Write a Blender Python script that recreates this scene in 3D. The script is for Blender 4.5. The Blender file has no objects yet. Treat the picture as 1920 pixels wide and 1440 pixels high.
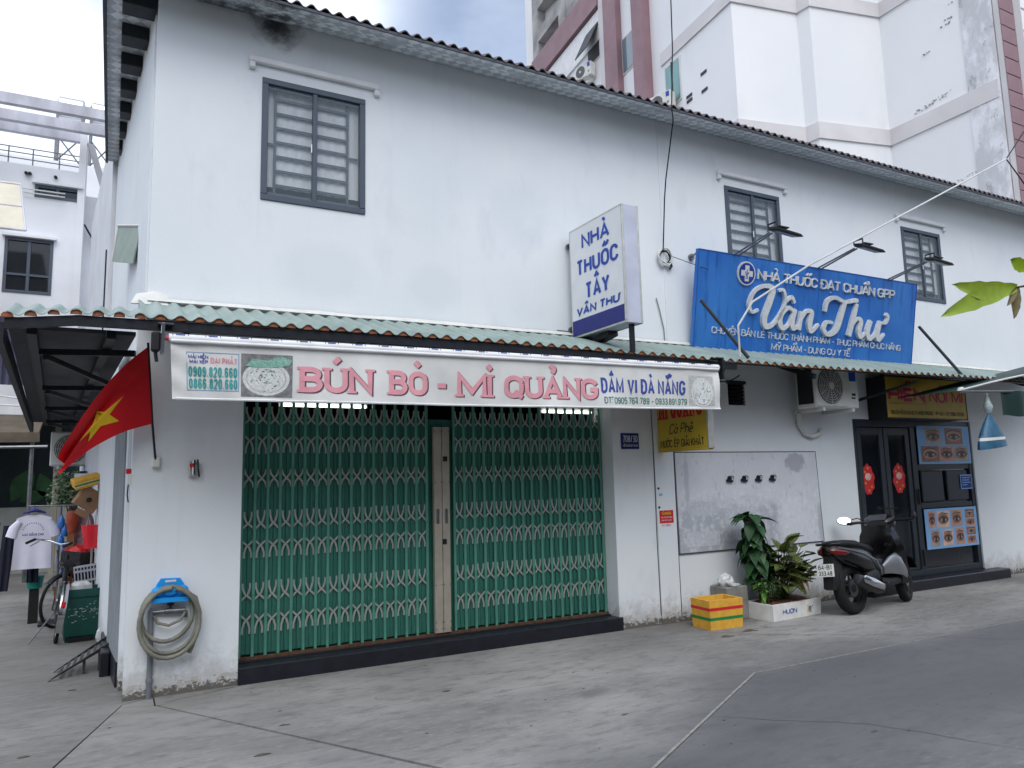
import bpy, math, random, unicodedata
from mathutils import Vector, Matrix, Euler
V = Vector
SC = bpy.context.scene
COL = SC.collection
R = math.radians
rnd = random.Random(7)

# ------------------------------------------------------------------ camera
cam = bpy.data.cameras.new("camera")
cam.sensor_width = 36.0
cam.lens = 1391.8 / 1920 * 36.0
cam.clip_start, cam.clip_end = 0.05, 3000
cam_o = bpy.data.objects.new("camera", cam)
COL.objects.link(cam_o)
_r = V((0.88172, -0.47116, -0.02421)); _u = V((-0.03944, -0.12476, 0.99140)); _f = V((0.47013, 0.87318, 0.12858))
cam_o.matrix_world = Matrix(((_r.x, _u.x, -_f.x, -0.136), (_r.y, _u.y, -_f.y, -6.632), (_r.z, _u.z, -_f.z, 1.6), (0, 0, 0, 1)))
SC.camera = cam_o

# ------------------------------------------------------------------ sky, sun, exposure
SUN_EL, SUN_AZ = 52.0, 200.0          # azimuth clockwise from +Y
world = bpy.data.worlds.new("World"); SC.world = world; world.use_nodes = True
wn, wl = world.node_tree.nodes, world.node_tree.links
wn.clear()
wo = wn.new("ShaderNodeOutputWorld"); bg = wn.new("ShaderNodeBackground")
sky = wn.new("ShaderNodeTexSky"); sky.sky_type = 'NISHITA'; sky.sun_disc = False
sky.sun_elevation = R(SUN_EL); sky.sun_rotation = R(SUN_AZ); sky.air_density = 1.0; sky.dust_density = 1.5
tc = wn.new("ShaderNodeTexCoord")
mp = wn.new("ShaderNodeMapping"); mp.inputs['Scale'].default_value = (1.0, 1.0, 2.2); mp.inputs['Location'].default_value = (0.35, 0.1, 0.2)
n1 = wn.new("ShaderNodeTexNoise"); n1.inputs['Scale'].default_value = 2.1; n1.inputs['Detail'].default_value = 5; n1.inputs['Roughness'].default_value = 0.55
rp = wn.new("ShaderNodeValToRGB"); rp.color_ramp.elements[0].position = 0.36; rp.color_ramp.elements[1].position = 0.53
n2 = wn.new("ShaderNodeTexNoise"); n2.inputs['Scale'].default_value = 3.3; n2.inputs['Detail'].default_value = 3
cr = wn.new("ShaderNodeValToRGB")
cr.color_ramp.elements[0].position = 0.35; cr.color_ramp.elements[0].color = (5.6, 6.15, 7.3, 1)
cr.color_ramp.elements[1].position = 0.65; cr.color_ramp.elements[1].color = (7.1, 7.5, 8.4, 1)
mx = wn.new("ShaderNodeMix"); mx.data_type = 'RGBA'
wl.new(tc.outputs['Generated'], mp.inputs[0]); wl.new(mp.outputs[0], n1.inputs[0]); wl.new(mp.outputs[0], n2.inputs[0])
wl.new(n1.outputs[0], rp.inputs[0]); wl.new(n2.outputs[0], cr.inputs[0])
sz = wn.new("ShaderNodeSeparateXYZ"); wl.new(tc.outputs['Generated'], sz.inputs[0])
mr = wn.new("ShaderNodeMapRange"); mr.inputs[1].default_value = 0.0; mr.inputs[2].default_value = 1.0; mr.inputs[3].default_value = 0.72; mr.inputs[4].default_value = 1.55   # overcast skies are brightest overhead
wl.new(sz.outputs[2], mr.inputs[0])
vm = wn.new("ShaderNodeVectorMath"); vm.operation = 'SCALE'; wl.new(cr.outputs[0], vm.inputs[0]); wl.new(mr.outputs[0], vm.inputs[3])
# one ragged blue gap in the cloud deck, low over the road's far side
gd = wn.new("ShaderNodeVectorMath"); gd.operation = 'DOT_PRODUCT'; gd.inputs[1].default_value = (0.40, 0.74, 0.541); wl.new(tc.outputs['Generated'], gd.inputs[0])
ga = wn.new("ShaderNodeMath"); ga.operation = 'MULTIPLY_ADD'; ga.inputs[1].default_value = 0.05; wl.new(n1.outputs[0], ga.inputs[0]); wl.new(gd.outputs['Value'], ga.inputs[2])
gr = wn.new("ShaderNodeMapRange"); gr.interpolation_type = 'SMOOTHSTEP'; gr.inputs[1].default_value = 1.008; gr.inputs[2].default_value = 1.022; gr.inputs[3].default_value = 1.0; gr.inputs[4].default_value = 0.25; wl.new(ga.outputs[0], gr.inputs[0])
gm = wn.new("ShaderNodeMath"); gm.operation = 'MULTIPLY'; wl.new(rp.outputs[0], gm.inputs[0]); wl.new(gr.outputs[0], gm.inputs[1])
wl.new(gm.outputs[0], mx.inputs[0]); wl.new(sky.outputs[0], mx.inputs[6]); wl.new(vm.outputs[0], mx.inputs[7])
wl.new(mx.outputs[2], bg.inputs[0]); bg.inputs[1].default_value = 0.118
wl.new(bg.outputs[0], wo.inputs[0])
sun = bpy.data.lights.new("sun", 'SUN'); sun.energy = 1.0; sun.angle = R(42); sun.color = (1.0, 0.985, 0.94)
sun_o = bpy.data.objects.new("sun", sun); COL.objects.link(sun_o)
_d = V((math.sin(R(SUN_AZ)) * math.cos(R(SUN_EL)), math.cos(R(SUN_AZ)) * math.cos(R(SUN_EL)), math.sin(R(SUN_EL))))
sun_o.rotation_euler = _d.to_track_quat('Z', 'Y').to_euler(); sun_o.location = _d * 60
SC.view_settings.view_transform = 'Standard'; SC.view_settings.look = 'None'
SC.view_settings.gamma = 1.0; SC.view_settings.use_curve_mapping = False
SC.view_settings.exposure = 0.62
SC.render.engine = 'CYCLES'
SC.cycles.use_denoising = True
SC.cycles.max_bounces = 6; SC.cycles.diffuse_bounces = 3; SC.cycles.glossy_bounces = 3
SC.cycles.caustics_reflective = False; SC.cycles.caustics_refractive = False
world.cycles.sampling_method = 'MANUAL'; world.cycles.sample_map_resolution = 512
SC.cycles.use_adaptive_sampling = True; SC.cycles.adaptive_threshold = 0.02; SC.cycles.transmission_bounces = 6
SC.cycles.sample_clamp_indirect = 6.0

# ------------------------------------------------------------------ materials
def lin(c):
    return tuple(((x / 255) / 12.92 if x / 255 <= 0.04045 else ((x / 255 + 0.055) / 1.055) ** 2.4) for x in c)
MATS = {}
def mat(name, rgb, rough=0.6, metal=0.0, var=0.12, scale=6.0, bump=0.0, bscale=60.0, spec=0.4, stretch=(1, 1, 1), emit=0.0, alpha=1.0, trans=0.0, coat=0.0):
    """plain painted / plastic / metal surface with tonal drift and fine relief; rgb in 0..255 sRGB"""
    if name in MATS: return MATS[name]
    m = bpy.data.materials.new(name); m.use_nodes = True; MATS[name] = m
    nt = m.node_tree; n, l = nt.nodes, nt.links
    b = n["Principled BSDF"]; c = lin(rgb)
    b.inputs['Roughness'].default_value = rough; b.inputs['Metallic'].default_value = metal
    b.inputs['Specular IOR Level'].default_value = spec
    if coat: b.inputs['Coat Weight'].default_value = coat; b.inputs['Coat Roughness'].default_value = 0.08
    if trans: b.inputs['Transmission Weight'].default_value = trans
    if alpha < 1: b.inputs['Alpha'].default_value = alpha
    if emit:
        b.inputs['Emission Color'].default_value = (*c, 1); b.inputs['Emission Strength'].default_value = emit
    t = n.new("ShaderNodeTexCoord"); mpn = n.new("ShaderNodeMapping"); mpn.inputs['Scale'].default_value = stretch
    l.new(t.outputs['Object'], mpn.inputs[0])
    no = n.new("ShaderNodeTexNoise"); no.inputs['Scale'].default_value = scale; no.inputs['Detail'].default_value = 5
    l.new(mpn.outputs[0], no.inputs[0])
    ra = n.new("ShaderNodeValToRGB"); ra.color_ramp.elements[0].position = 0.3; ra.color_ramp.elements[1].position = 0.7
    ra.color_ramp.elements[0].color = (*[x * (1 - var) for x in c], 1); ra.color_ramp.elements[1].color = (*[min(1, x * (1 + var * 0.6)) for x in c], 1)
    l.new(no.outputs[0], ra.inputs[0]); l.new(ra.outputs[0], b.inputs['Base Color'])
    if bump:
        nb = n.new("ShaderNodeTexNoise"); nb.inputs['Scale'].default_value = bscale; nb.inputs['Detail'].default_value = 4
        l.new(mpn.outputs[0], nb.inputs[0])
        bp = n.new("ShaderNodeBump"); bp.inputs['Strength'].default_value = bump; bp.inputs['Distance'].default_value = 0.01
        l.new(nb.outputs[0], bp.inputs['Height']); l.new(bp.outputs[0], b.inputs['Normal'])
    return m

class NT:
    """small node-graph helper for the hand-made surfaces"""
    def __init__(s, name, rough=0.8):
        s.m = bpy.data.materials.new(name); s.m.use_nodes = True; MATS[name] = s.m
        s.n, s.l = s.m.node_tree.nodes, s.m.node_tree.links
        s.b = s.n["Principled BSDF"]; s.b.inputs['Roughness'].default_value = rough; s.b.inputs['Specular IOR Level'].default_value = 0.3
        g = s.n.new("ShaderNodeNewGeometry"); s.pos = g.outputs['Position']
        sp = s.n.new("ShaderNodeSeparateXYZ"); s.l.new(s.pos, sp.inputs[0]); s.x, s.y, s.z = sp.outputs
    def noise(s, scale, detail=5, rough=0.5, stretch=(1, 1, 1), loc=(0, 0, 0)):
        key = (scale, detail, rough, stretch, loc); s.cache = getattr(s, 'cache', {})
        if key in s.cache: return s.cache[key]
        mpn = s.n.new("ShaderNodeMapping"); mpn.inputs['Scale'].default_value = stretch; mpn.inputs['Location'].default_value = loc
        s.l.new(s.pos, mpn.inputs[0]); t = s.n.new("ShaderNodeTexNoise")
        t.inputs['Scale'].default_value = scale; t.inputs['Detail'].default_value = detail; t.inputs['Roughness'].default_value = rough
        s.l.new(mpn.outputs[0], t.inputs[0]); s.cache[key] = t.outputs[0]; return t.outputs[0]
    def math(s, op, a, b=None, c=None, clamp=False):
        t = s.n.new("ShaderNodeMath"); t.operation = op; t.use_clamp = clamp
        for i, q in enumerate((a, b, c)):
            if q is None: continue
            if isinstance(q, (int, float)): t.inputs[i].default_value = q
            else: s.l.new(q, t.inputs[i])
        return t.outputs[0]
    def ramp(s, f, p0, p1):
        t = s.n.new("ShaderNodeMapRange"); t.interpolation_type = 'SMOOTHSTEP'
        t.inputs[1].default_value = p0; t.inputs[2].default_value = p1; s.l.new(f, t.inputs[0]); return t.outputs[0]
    def mix(s, f, a, b):
        t = s.n.new("ShaderNodeMix"); t.data_type = 'RGBA'
        for i, q in ((0, f), (6, a), (7, b)):
            if isinstance(q, tuple): t.inputs[i].default_value = (*lin(q), 1)
            elif isinstance(q, (int, float)): t.inputs[i].default_value = q
            else: s.l.new(q, t.inputs[i])
        return t.outputs[2]
    def blob(s, cx, cz, rx, rz, edge=0.5, ns=9, amt=0.6):
        """soft-edged irregular patch on the facade plane (x, z)"""
        dx = s.math('DIVIDE', s.math('SUBTRACT', s.x, cx), rx); dz = s.math('DIVIDE', s.math('SUBTRACT', s.z, cz), rz)
        d = s.math('SQRT', s.math('ADD', s.math('MULTIPLY', dx, dx), s.math('MULTIPLY', dz, dz)))
        d = s.math('ADD', d, s.math('MULTIPLY', s.math('SUBTRACT', s.noise(ns, 6, 0.65), 0.5), amt))
        return s.ramp(s.math('SUBTRACT', 1.0, d), 0.0, edge)
    def bump(s, h, st=0.3, dist=0.01):
        t = s.n.new("ShaderNodeBump"); t.inputs['Strength'].default_value = st; t.inputs['Distance'].default_value = dist
        s.l.new(h, t.inputs['Height']); s.l.new(t.outputs[0], s.b.inputs['Normal'])
    def color(s, c): s.l.new(c, s.b.inputs['Base Color'])

def wall_material():
    w = NT("wall_paint", 0.85)
    base = w.mix(w.ramp(w.noise(0.7, 5), 0.3, 0.7), (222, 227, 230), (231, 234, 236))
    base = w.mix(w.math('MULTIPLY', w.ramp(w.noise(2.6, 6, 0.6, (1, 1, 0.5)), 0.52, 0.75), 0.28), base, (196, 199, 206))
    # long rain-wash streaks
    base = w.mix(w.math('MULTIPLY', w.ramp(w.noise(3.0, 5, 0.65, (3.0, 3.0, 0.14)), 0.56, 0.8), 0.15), base, (184, 187, 190))
    # repainted patches on the upper wall
    for a in ((1.5, 3.55, 0.5, 0.35), (3.6, 4.4, 0.5, 0.5), (2.6, 3.5, 0.35, 0.3)):
        base = w.mix(w.math('MULTIPLY', w.blob(*a), 0.16), base, (188, 196, 206))
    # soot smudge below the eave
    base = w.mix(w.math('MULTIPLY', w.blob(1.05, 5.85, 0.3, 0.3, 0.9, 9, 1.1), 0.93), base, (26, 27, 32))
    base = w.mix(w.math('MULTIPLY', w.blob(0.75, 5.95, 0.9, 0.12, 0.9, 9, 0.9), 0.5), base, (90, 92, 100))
    # damp, scuffed and flaking foot
    gz = w.math('SUBTRACT', w.z, 0.0)
    low = w.ramp(w.math('ADD', w.math('MULTIPLY', gz, -1.0), w.math('MULTIPLY', w.noise(7, 6, 0.7), 0.75)), 0.02, 0.32)
    base = w.mix(w.math('MULTIPLY', low, 0.55), base, (150, 146, 140))
    pe = w.ramp(w.math('ADD', w.math('MULTIPLY', gz, -1.5), w.noise(9, 7, 0.7, (1, 1, 1.4))), 0.36, 0.4)
    base = w.mix(w.math('MULTIPLY', pe, 0.8), base, (172, 168, 160))
    pd = w.ramp(w.math('ADD', w.math('MULTIPLY', gz, -2.3), w.noise(19, 7, 0.75, (1, 1, 1.4), (5, 3, 1))), 0.36, 0.4)
    base = w.mix(w.math('MULTIPLY', pd, 0.85), base, (78, 73, 68))
    w.color(base)
    w.bump(w.math('ADD', w.math('MULTIPLY', pe, -0.6), w.noise(70, 4)), 0.25, 0.006)
    return w.m

def concrete_material(name, lo, hi, dark, dk_amt, patches):
    w = NT(name, 0.78)
    a = w.ramp(w.noise(0.8, 6, 0.6, (0.5, 1.2, 1)), 0.3, 0.7)
    base = w.mix(a, lo, hi)
    st = w.ramp(w.noise(6, 6, 0.7, (0.7, 1.7, 1)), 0.45, 0.72)
    base = w.mix(w.math('MULTIPLY', st, 0.6), base, tuple(int(q * 0.72) for q in lo))
    st2 = w.ramp(w.noise(17, 6, 0.75, (0.5, 1.9, 1), (3, 1, 0)), 0.5, 0.75)
    base = w.mix(w.math('MULTIPLY', st2, 0.6), base, tuple(min(255, int(q * 1.16)) for q in hi))
    base = w.mix(w.math('MULTIPLY', w.ramp(w.noise(90, 3, 0.6), 0.62, 0.8), 0.35), base, tuple(int(q * 0.62) for q in lo))
    base = w.mix(w.math('MULTIPLY', w.ramp(w.noise(0.45, 4, 0.5, (1, 1, 1), (7, 2, 0)), 0.42, 0.66), dk_amt), base, dark)
    # the strip beyond the seam is darker, paling again farther out
    s1 = w.math('SUBTRACT', w.math('MULTIPLY', w.math('SUBTRACT', w.x, 4.53), 0.502), w.math('MULTIPLY', w.math('ADD', w.y, 2.0), 0.863))
    s2 = w.math('MULTIPLY', w.math('ADD', w.y, 2.0), -1.0)
    sd = w.math('ADD', w.math('MINIMUM', s1, s2), w.math('MULTIPLY', w.math('SUBTRACT', w.noise(1.3, 4, 0.5, (0.5, 1.2, 1), (2, 9, 0)), 0.5), 0.7))
    rm = w.math('MULTIPLY', w.ramp(sd, -0.75, 0.25), w.math('SUBTRACT', 1.0, w.math('MULTIPLY', w.ramp(w.math('ADD', s2, w.math('MULTIPLY', w.noise(1.3, 4, 0.5, (0.5, 1.2, 1), (2, 9, 0)), 0.8)), 1.5, 2.9), 0.65)))
    base = w.mix(w.math('MULTIPLY', rm, 0.82), base, (82, 83, 86))
    for (cx, cy, rx, ry, col, amt) in patches:
        dx = w.math('DIVIDE', w.math('SUBTRACT', w.x, cx), rx); dy = w.math('DIVIDE', w.math('SUBTRACT', w.y, cy), ry)
        d = w.math('SQRT', w.math('ADD', w.math('MULTIPLY', dx, dx), w.math('MULTIPLY', dy, dy)))
        d = w.math('ADD', d, w.math('MULTIPLY', w.math('SUBTRACT', w.noise(3, 5, 0.6, (0.6, 1.4, 1)), 0.5), 0.9))
        base = w.mix(w.math('MULTIPLY', w.ramp(w.math('SUBTRACT', 1.0, d), 0.0, 0.8), amt), base, col)
    w.color(base)
    w.bump(w.math('ADD', w.noise(60, 5, 0.7), w.math('MULTIPLY', w.noise(7, 4, 0.6, (0.7, 1.6, 1)), 0.8)), 0.35, 0.006)
    return w.m

def foil_material():
    w = NT("eave_foil", 0.38)
    mpn = w.n.new("ShaderNodeMapping"); mpn.inputs['Rotation'].default_value = (0, 0, R(45)); w.l.new(w.pos, mpn.inputs[0])
    ck = w.n.new("ShaderNodeTexChecker"); ck.inputs['Scale'].default_value = 11.0; w.l.new(mpn.outputs[0], ck.inputs[0])
    f = w.math('MULTIPLY', ck.outputs['Fac'], w.ramp(w.noise(5, 4), 0.25, 0.6))
    base = w.mix(f, (184, 190, 196), (236, 239, 242))
    base = w.mix(w.math('MULTIPLY', w.ramp(w.noise(2.2, 5), 0.5, 0.75), 0.4), base, (95, 100, 106))
    dx = w.math('DIVIDE', w.math('SUBTRACT', w.x, 0.75), 0.75)
    soot = w.math('MULTIPLY', w.ramp(w.math('SUBTRACT', 1.0, w.math('ABSOLUTE', dx)), 0.0, 0.6), w.ramp(w.noise(6, 6, 0.7), 0.4, 0.62))
    base = w.mix(w.math('MULTIPLY', soot, 0.9), base, (38, 38, 42))
    w.color(base); w.b.inputs['Metallic'].default_value = 0.1
    w.bump(w.noise(14, 4), 0.3, 0.01)
    return w.m

M_WALL = wall_material()
M_FOIL = foil_material()
M_SLATE = mat("slate_frame", (78, 86, 98), 0.45, 0.2, 0.08, 4)
M_BLACKM = mat("black_metal", (40, 43, 48), 0.45, 0.4, 0.25, 20, 0.1, 90)
M_STEEL = mat("grey_steel", (120, 122, 124), 0.4, 0.8, 0.25, 14, 0.1, 80)
M_CHROME = mat("chrome", (205, 206, 208), 0.16, 1.0, 0.08, 9)
M_WHITE = mat("white_paint", (226, 226, 226), 0.5, 0, 0.1, 5, 0.05, 60)
M_OFFW = mat("off_white_plastic", (212, 212, 206), 0.45, 0, 0.1, 6)
M_BLACKP = mat("black_plastic", (26, 26, 28), 0.5, 0, 0.2, 12, 0.08, 120)
M_GLOSSB = mat("gloss_black", (10, 10, 12), 0.25, 0, 0.2, 6, coat=0.35)
M_RUBBER = mat("rubber", (24, 24, 25), 0.85, 0, 0.3, 18, 0.2, 120)
M_DARKSTEP = mat("black_tile", (30, 31, 40), 0.38, 0, 0.35, 9, 0.1, 40)
M_GLASS = mat("window_glass", (150, 165, 175), 0.06, 0, 0.05, 3, alpha=0.13, spec=0.9)
M_DGLASS = mat("dark_glass", (26, 32, 40), 0.08, 0, 0.2, 2, alpha=0.75, spec=0.8)
M_BLIND = mat("pale_blind", (222, 225, 227), 0.8, 0, 0.1, 3, stretch=(8, 8, 1))
M_INK = mat("black_ink", (30, 30, 36), 0.6)
M_BLUEINK = mat("blue_ink", (30, 72, 170), 0.5, 0, 0.15, 20)
M_NAVY = mat("navy_paint", (34, 40, 120), 0.5, 0, 0.1, 8)
M_GREEN = mat("gate_green", (54, 114, 100), 0.45, 0.1, 0.22, 9, 0.1, 60, stretch=(3, 3, 0.5))
M_GREEN2 = mat("gate_green_bar", (86, 148, 130), 0.4, 0.1, 0.22, 14, 0.06, 60, stretch=(3, 3, 0.6))
M_LINK = mat("gate_link_grey", (168, 171, 164), 0.45, 0.25, 0.2, 30)
M_BEIGE = mat("gate_post_beige", (168, 160, 146), 0.5, 0.1, 0.14, 7, 0.06, 50)
M_RUST = mat("rust", (96, 68, 50), 0.85, 0, 0.45, 25, 0.3, 60)
M_TERRA = mat("terracotta_edge", (150, 92, 60), 0.8, 0, 0.45, 26, 0.3, 60)
M_ROOFG = mat("awning_green", (140, 156, 150), 0.5, 0.05, 0.2, 3, 0.08, 40)
M_ROOFB = mat("roof_brown", (84, 76, 78), 0.65, 0.1, 0.35, 8, 0.15, 40)
M_DARKSH = mat("grey_sheet", (74, 77, 84), 0.6, 0.2, 0.2, 5, 0.1, 30)
M_RED = mat("red_paint", (206, 34, 42), 0.5, 0, 0.15, 8)
M_YEL = mat("yellow_paint", (232, 190, 46), 0.5, 0, 0.15, 8)

# ------------------------------------------------------------------ mesh helpers
WORIG = {}
def tag(o, label=None, cat=None, group=None, kind=None):
    if label: o["label"] = label
    if cat: o["category"] = cat
    if group: o["group"] = group
    if kind: o["kind"] = kind
    return o
def thing(name, label, cat, loc=(0, 0, 0), group=None):
    o = bpy.data.objects.new(name, None); COL.objects.link(o); o.location = loc; o.empty_display_size = 0.1
    WORIG[o] = V(loc)
    return tag(o, label, cat, group)

class MB:
    def __init__(s): s.v, s.f, s.mi, s.k, s.M = [], [], [], 0, None
    def add(s, vs, fs):
        b = len(s.v)
        for p in vs:
            p = V(p)
            s.v.append(s.M @ p if s.M is not None else p)
        for q in fs: s.f.append([b + i for i in q]); s.mi.append(s.k)
        return s
    def quad(s, a, b, c, d): return s.add([a, b, c, d], [(0, 1, 2, 3)])
    def box(s, x0, y0, z0, x1, y1, z1):
        return s.add([(x0, y0, z0), (x1, y0, z0), (x1, y1, z0), (x0, y1, z0), (x0, y0, z1), (x1, y0, z1), (x1, y1, z1), (x0, y1, z1)],
                     [(0, 3, 2, 1), (4, 5, 6, 7), (0, 1, 5, 4), (1, 2, 6, 5), (2, 3, 7, 6), (3, 0, 4, 7)])
    def bbox(s, x0, y0, z0, x1, y1, z1, e=0.004):
        """box with chamfered edges"""
        e = min(e, abs(x1 - x0) * .45, abs(y1 - y0) * .45, abs(z1 - z0) * .45)
        vs, idx = [], {}
        X, Y, Z = (x0, x1), (y0, y1), (z0, z1); sg = (1, -1)
        for i in (0, 1):
            for j in (0, 1):
                for k in (0, 1):
                    c = (X[i], Y[j], Z[k]); d = (sg[i] * e, sg[j] * e, sg[k] * e)
                    for a in range(3):
                        p = [c[q] + (0 if q == a else d[q]) for q in range(3)]
                        idx[(i, j, k, a)] = len(vs); vs.append(p)
        fs = []
        for a in range(3):
            b, c = (a + 1) % 3, (a + 2) % 3
            for s_ in (0, 1):
                q = []
                for (p, r_) in ((0, 0), (1, 0), (1, 1), (0, 1)):
                    t = [0, 0, 0]; t[a] = s_; t[b] = p; t[c] = r_; q.append(idx[(*t, a)])
                fs.append(q if s_ else q[::-1])
            for p in (0, 1):
                for r_ in (0, 1):
                    t0 = [0, 0, 0]; t0[b] = p; t0[c] = r_; t1 = list(t0); t1[a] = 1
                    q = [idx[(*t0, b)], idx[(*t1, b)], idx[(*t1, c)], idx[(*t0, c)]]
                    fs.append(q if (p ^ r_) else q[::-1])
        for i in (0, 1):
            for j in (0, 1):
                for k in (0, 1):
                    q = [idx[(i, j, k, 0)], idx[(i, j, k, 1)], idx[(i, j, k, 2)]]
                    fs.append(q if (i + j + k) % 2 else q[::-1])
        return s.add(vs, fs)
    def obox(s, c, size, rot=(0, 0, 0), e=0.0):
        Mx = Matrix.Translation(V(c)) @ Euler(rot).to_matrix().to_4x4()
        t = MB(); a, b, d = size[0] / 2, size[1] / 2, size[2] / 2
        (t.bbox if e else t.box)(*((-a, -b, -d, a, b, d) + ((e,) if e else ())))
        return s.add([Mx @ p for p in t.v], t.f)
    def prism(s, pts, ext):
        """polygon of 3-D points extruded by a vector"""
        n = len(pts); e = V(ext); A = [V(p) for p in pts]
        return s.add(A + [p + e for p in A], [tuple(range(n))[::-1], tuple(range(n, 2 * n))] + [(i, (i + 1) % n, n + (i + 1) % n, n + i) for i in range(n)])
    def tube(s, pts, r, n=8, closed=False, caps=True):
        P = [V(p) for p in pts]; m = len(P); rr = r if isinstance(r, (list, tuple)) else [r] * m
        b = len(s.v); vs, fs = [], []; up = None
        for i, p in enumerate(P):
            if closed: t = P[(i + 1) % m] - P[i - 1]
            else: t = P[min(i + 1, m - 1)] - P[max(i - 1, 0)]
            t = t.normalized() if t.length > 1e-9 else V((0, 0, 1))
            if up is None: up = t.orthogonal().normalized()
            up = (up - t * up.dot(t)); up = up.normalized() if up.length > 1e-6 else t.orthogonal().normalized()
            w = t.cross(up)
            for k in range(n):
                a = 2 * math.pi * k / n
                vs.append(p + (up * math.cos(a) + w * math.sin(a)) * rr[i])
        for i in range(m if closed else m - 1):
            j = (i + 1) % m
            for k in range(n): fs.append((i * n + k, i * n + (k + 1) % n, j * n + (k + 1) % n, j * n + k))
        if caps and not closed: fs.append(tuple(range(n))[::-1]); fs.append(tuple(range((m - 1) * n, m * n)))
        return s.add(vs, fs)
    def loft(s, rings, caps=True):
        n = len(rings[0]); vs = [p for r_ in rings for p in r_]; fs = []
        for i in range(len(rings) - 1):
            for k in range(n): fs.append((i * n + k, i * n + (k + 1) % n, (i + 1) * n + (k + 1) % n, (i + 1) * n + k))
        if caps: fs.append(tuple(range(n))[::-1]); fs.append(tuple(range((len(rings) - 1) * n, len(rings) * n)))
        return s.add(vs, fs)
    def grid(s, fn, nu, nv):
        vs = [fn(i / nu, j / nv) for i in range(nu + 1) for j in range(nv + 1)]
        return s.add(vs, [(i * (nv + 1) + j, (i + 1) * (nv + 1) + j, (i + 1) * (nv + 1) + j + 1, i * (nv + 1) + j + 1) for i in range(nu) for j in range(nv)])
    def disc(s, c, r, ax='y', n=20, h=0.01, r2=None):
        c = V(c); a = {'x': V((1, 0, 0)), 'y': V((0, 1, 0)), 'z': V((0, 0, 1))}[ax] if isinstance(ax, str) else V(ax).normalized()
        return s.tube([c - a * h / 2, c + a * h / 2], [r, r2 if r2 is not None else r], n)
    def mesh(s, name, mats, smooth=False, origin=V((0, 0, 0))):
        me = bpy.data.meshes.new(name)
        me.from_pydata([tuple(p - origin) for p in s.v], [], s.f)
        for m in (mats if isinstance(mats, (list, tuple)) else [mats]): me.materials.append(m)
        if any(s.mi): me.polygons.foreach_set("material_index", s.mi)
        if smooth:
            me.polygons.foreach_set("use_smooth", [True] * len(me.polygons))
            try: me.set_sharp_from_angle(angle=R(smooth if smooth is not True else 45))
            except Exception: pass
        me.update()
        return me
    def part(s, name, mats, parent=None, smooth=False):
        org = WORIG.get(parent, V((0, 0, 0)))
        o = bpy.data.objects.new(name, s.mesh(name, mats, smooth, org)); COL.objects.link(o)
        if parent is not None: o.parent = parent
        WORIG[o] = org
        return o
def place(name, me, loc, parent, rot=(0, 0, 0), scale=None):
    o = bpy.data.objects.new(name, me); COL.objects.link(o); o.parent = parent
    o.location = V(loc) - WORIG.get(parent, V((0, 0, 0))); o.rotation_euler = rot
    if scale is not None: o.scale = scale
    return o
def ring(cx, cy, cz, hy, hz, n=12, p=2.6, tilt=0.0):
    """superellipse ring in the plane x = cx (tilted back by `tilt` of x per z)"""
    out = []
    for k in range(n):
        a = 2 * math.pi * k / n; c, s_ = math.cos(a), math.sin(a)
        y = hy * math.copysign(abs(c) ** (2 / p), c); z = hz * math.copysign(abs(s_) ** (2 / p), s_)
        out.append((cx + tilt * z, cy + y, cz + z))
    return out
def arc(cx, cy, rx, ry, a0, a1, n=8):
    return [(cx + rx * math.cos(R(a0 + (a1 - a0) * i / n)), cy + ry * math.sin(R(a0 + (a1 - a0) * i / n))) for i in range(n + 1)]

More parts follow.
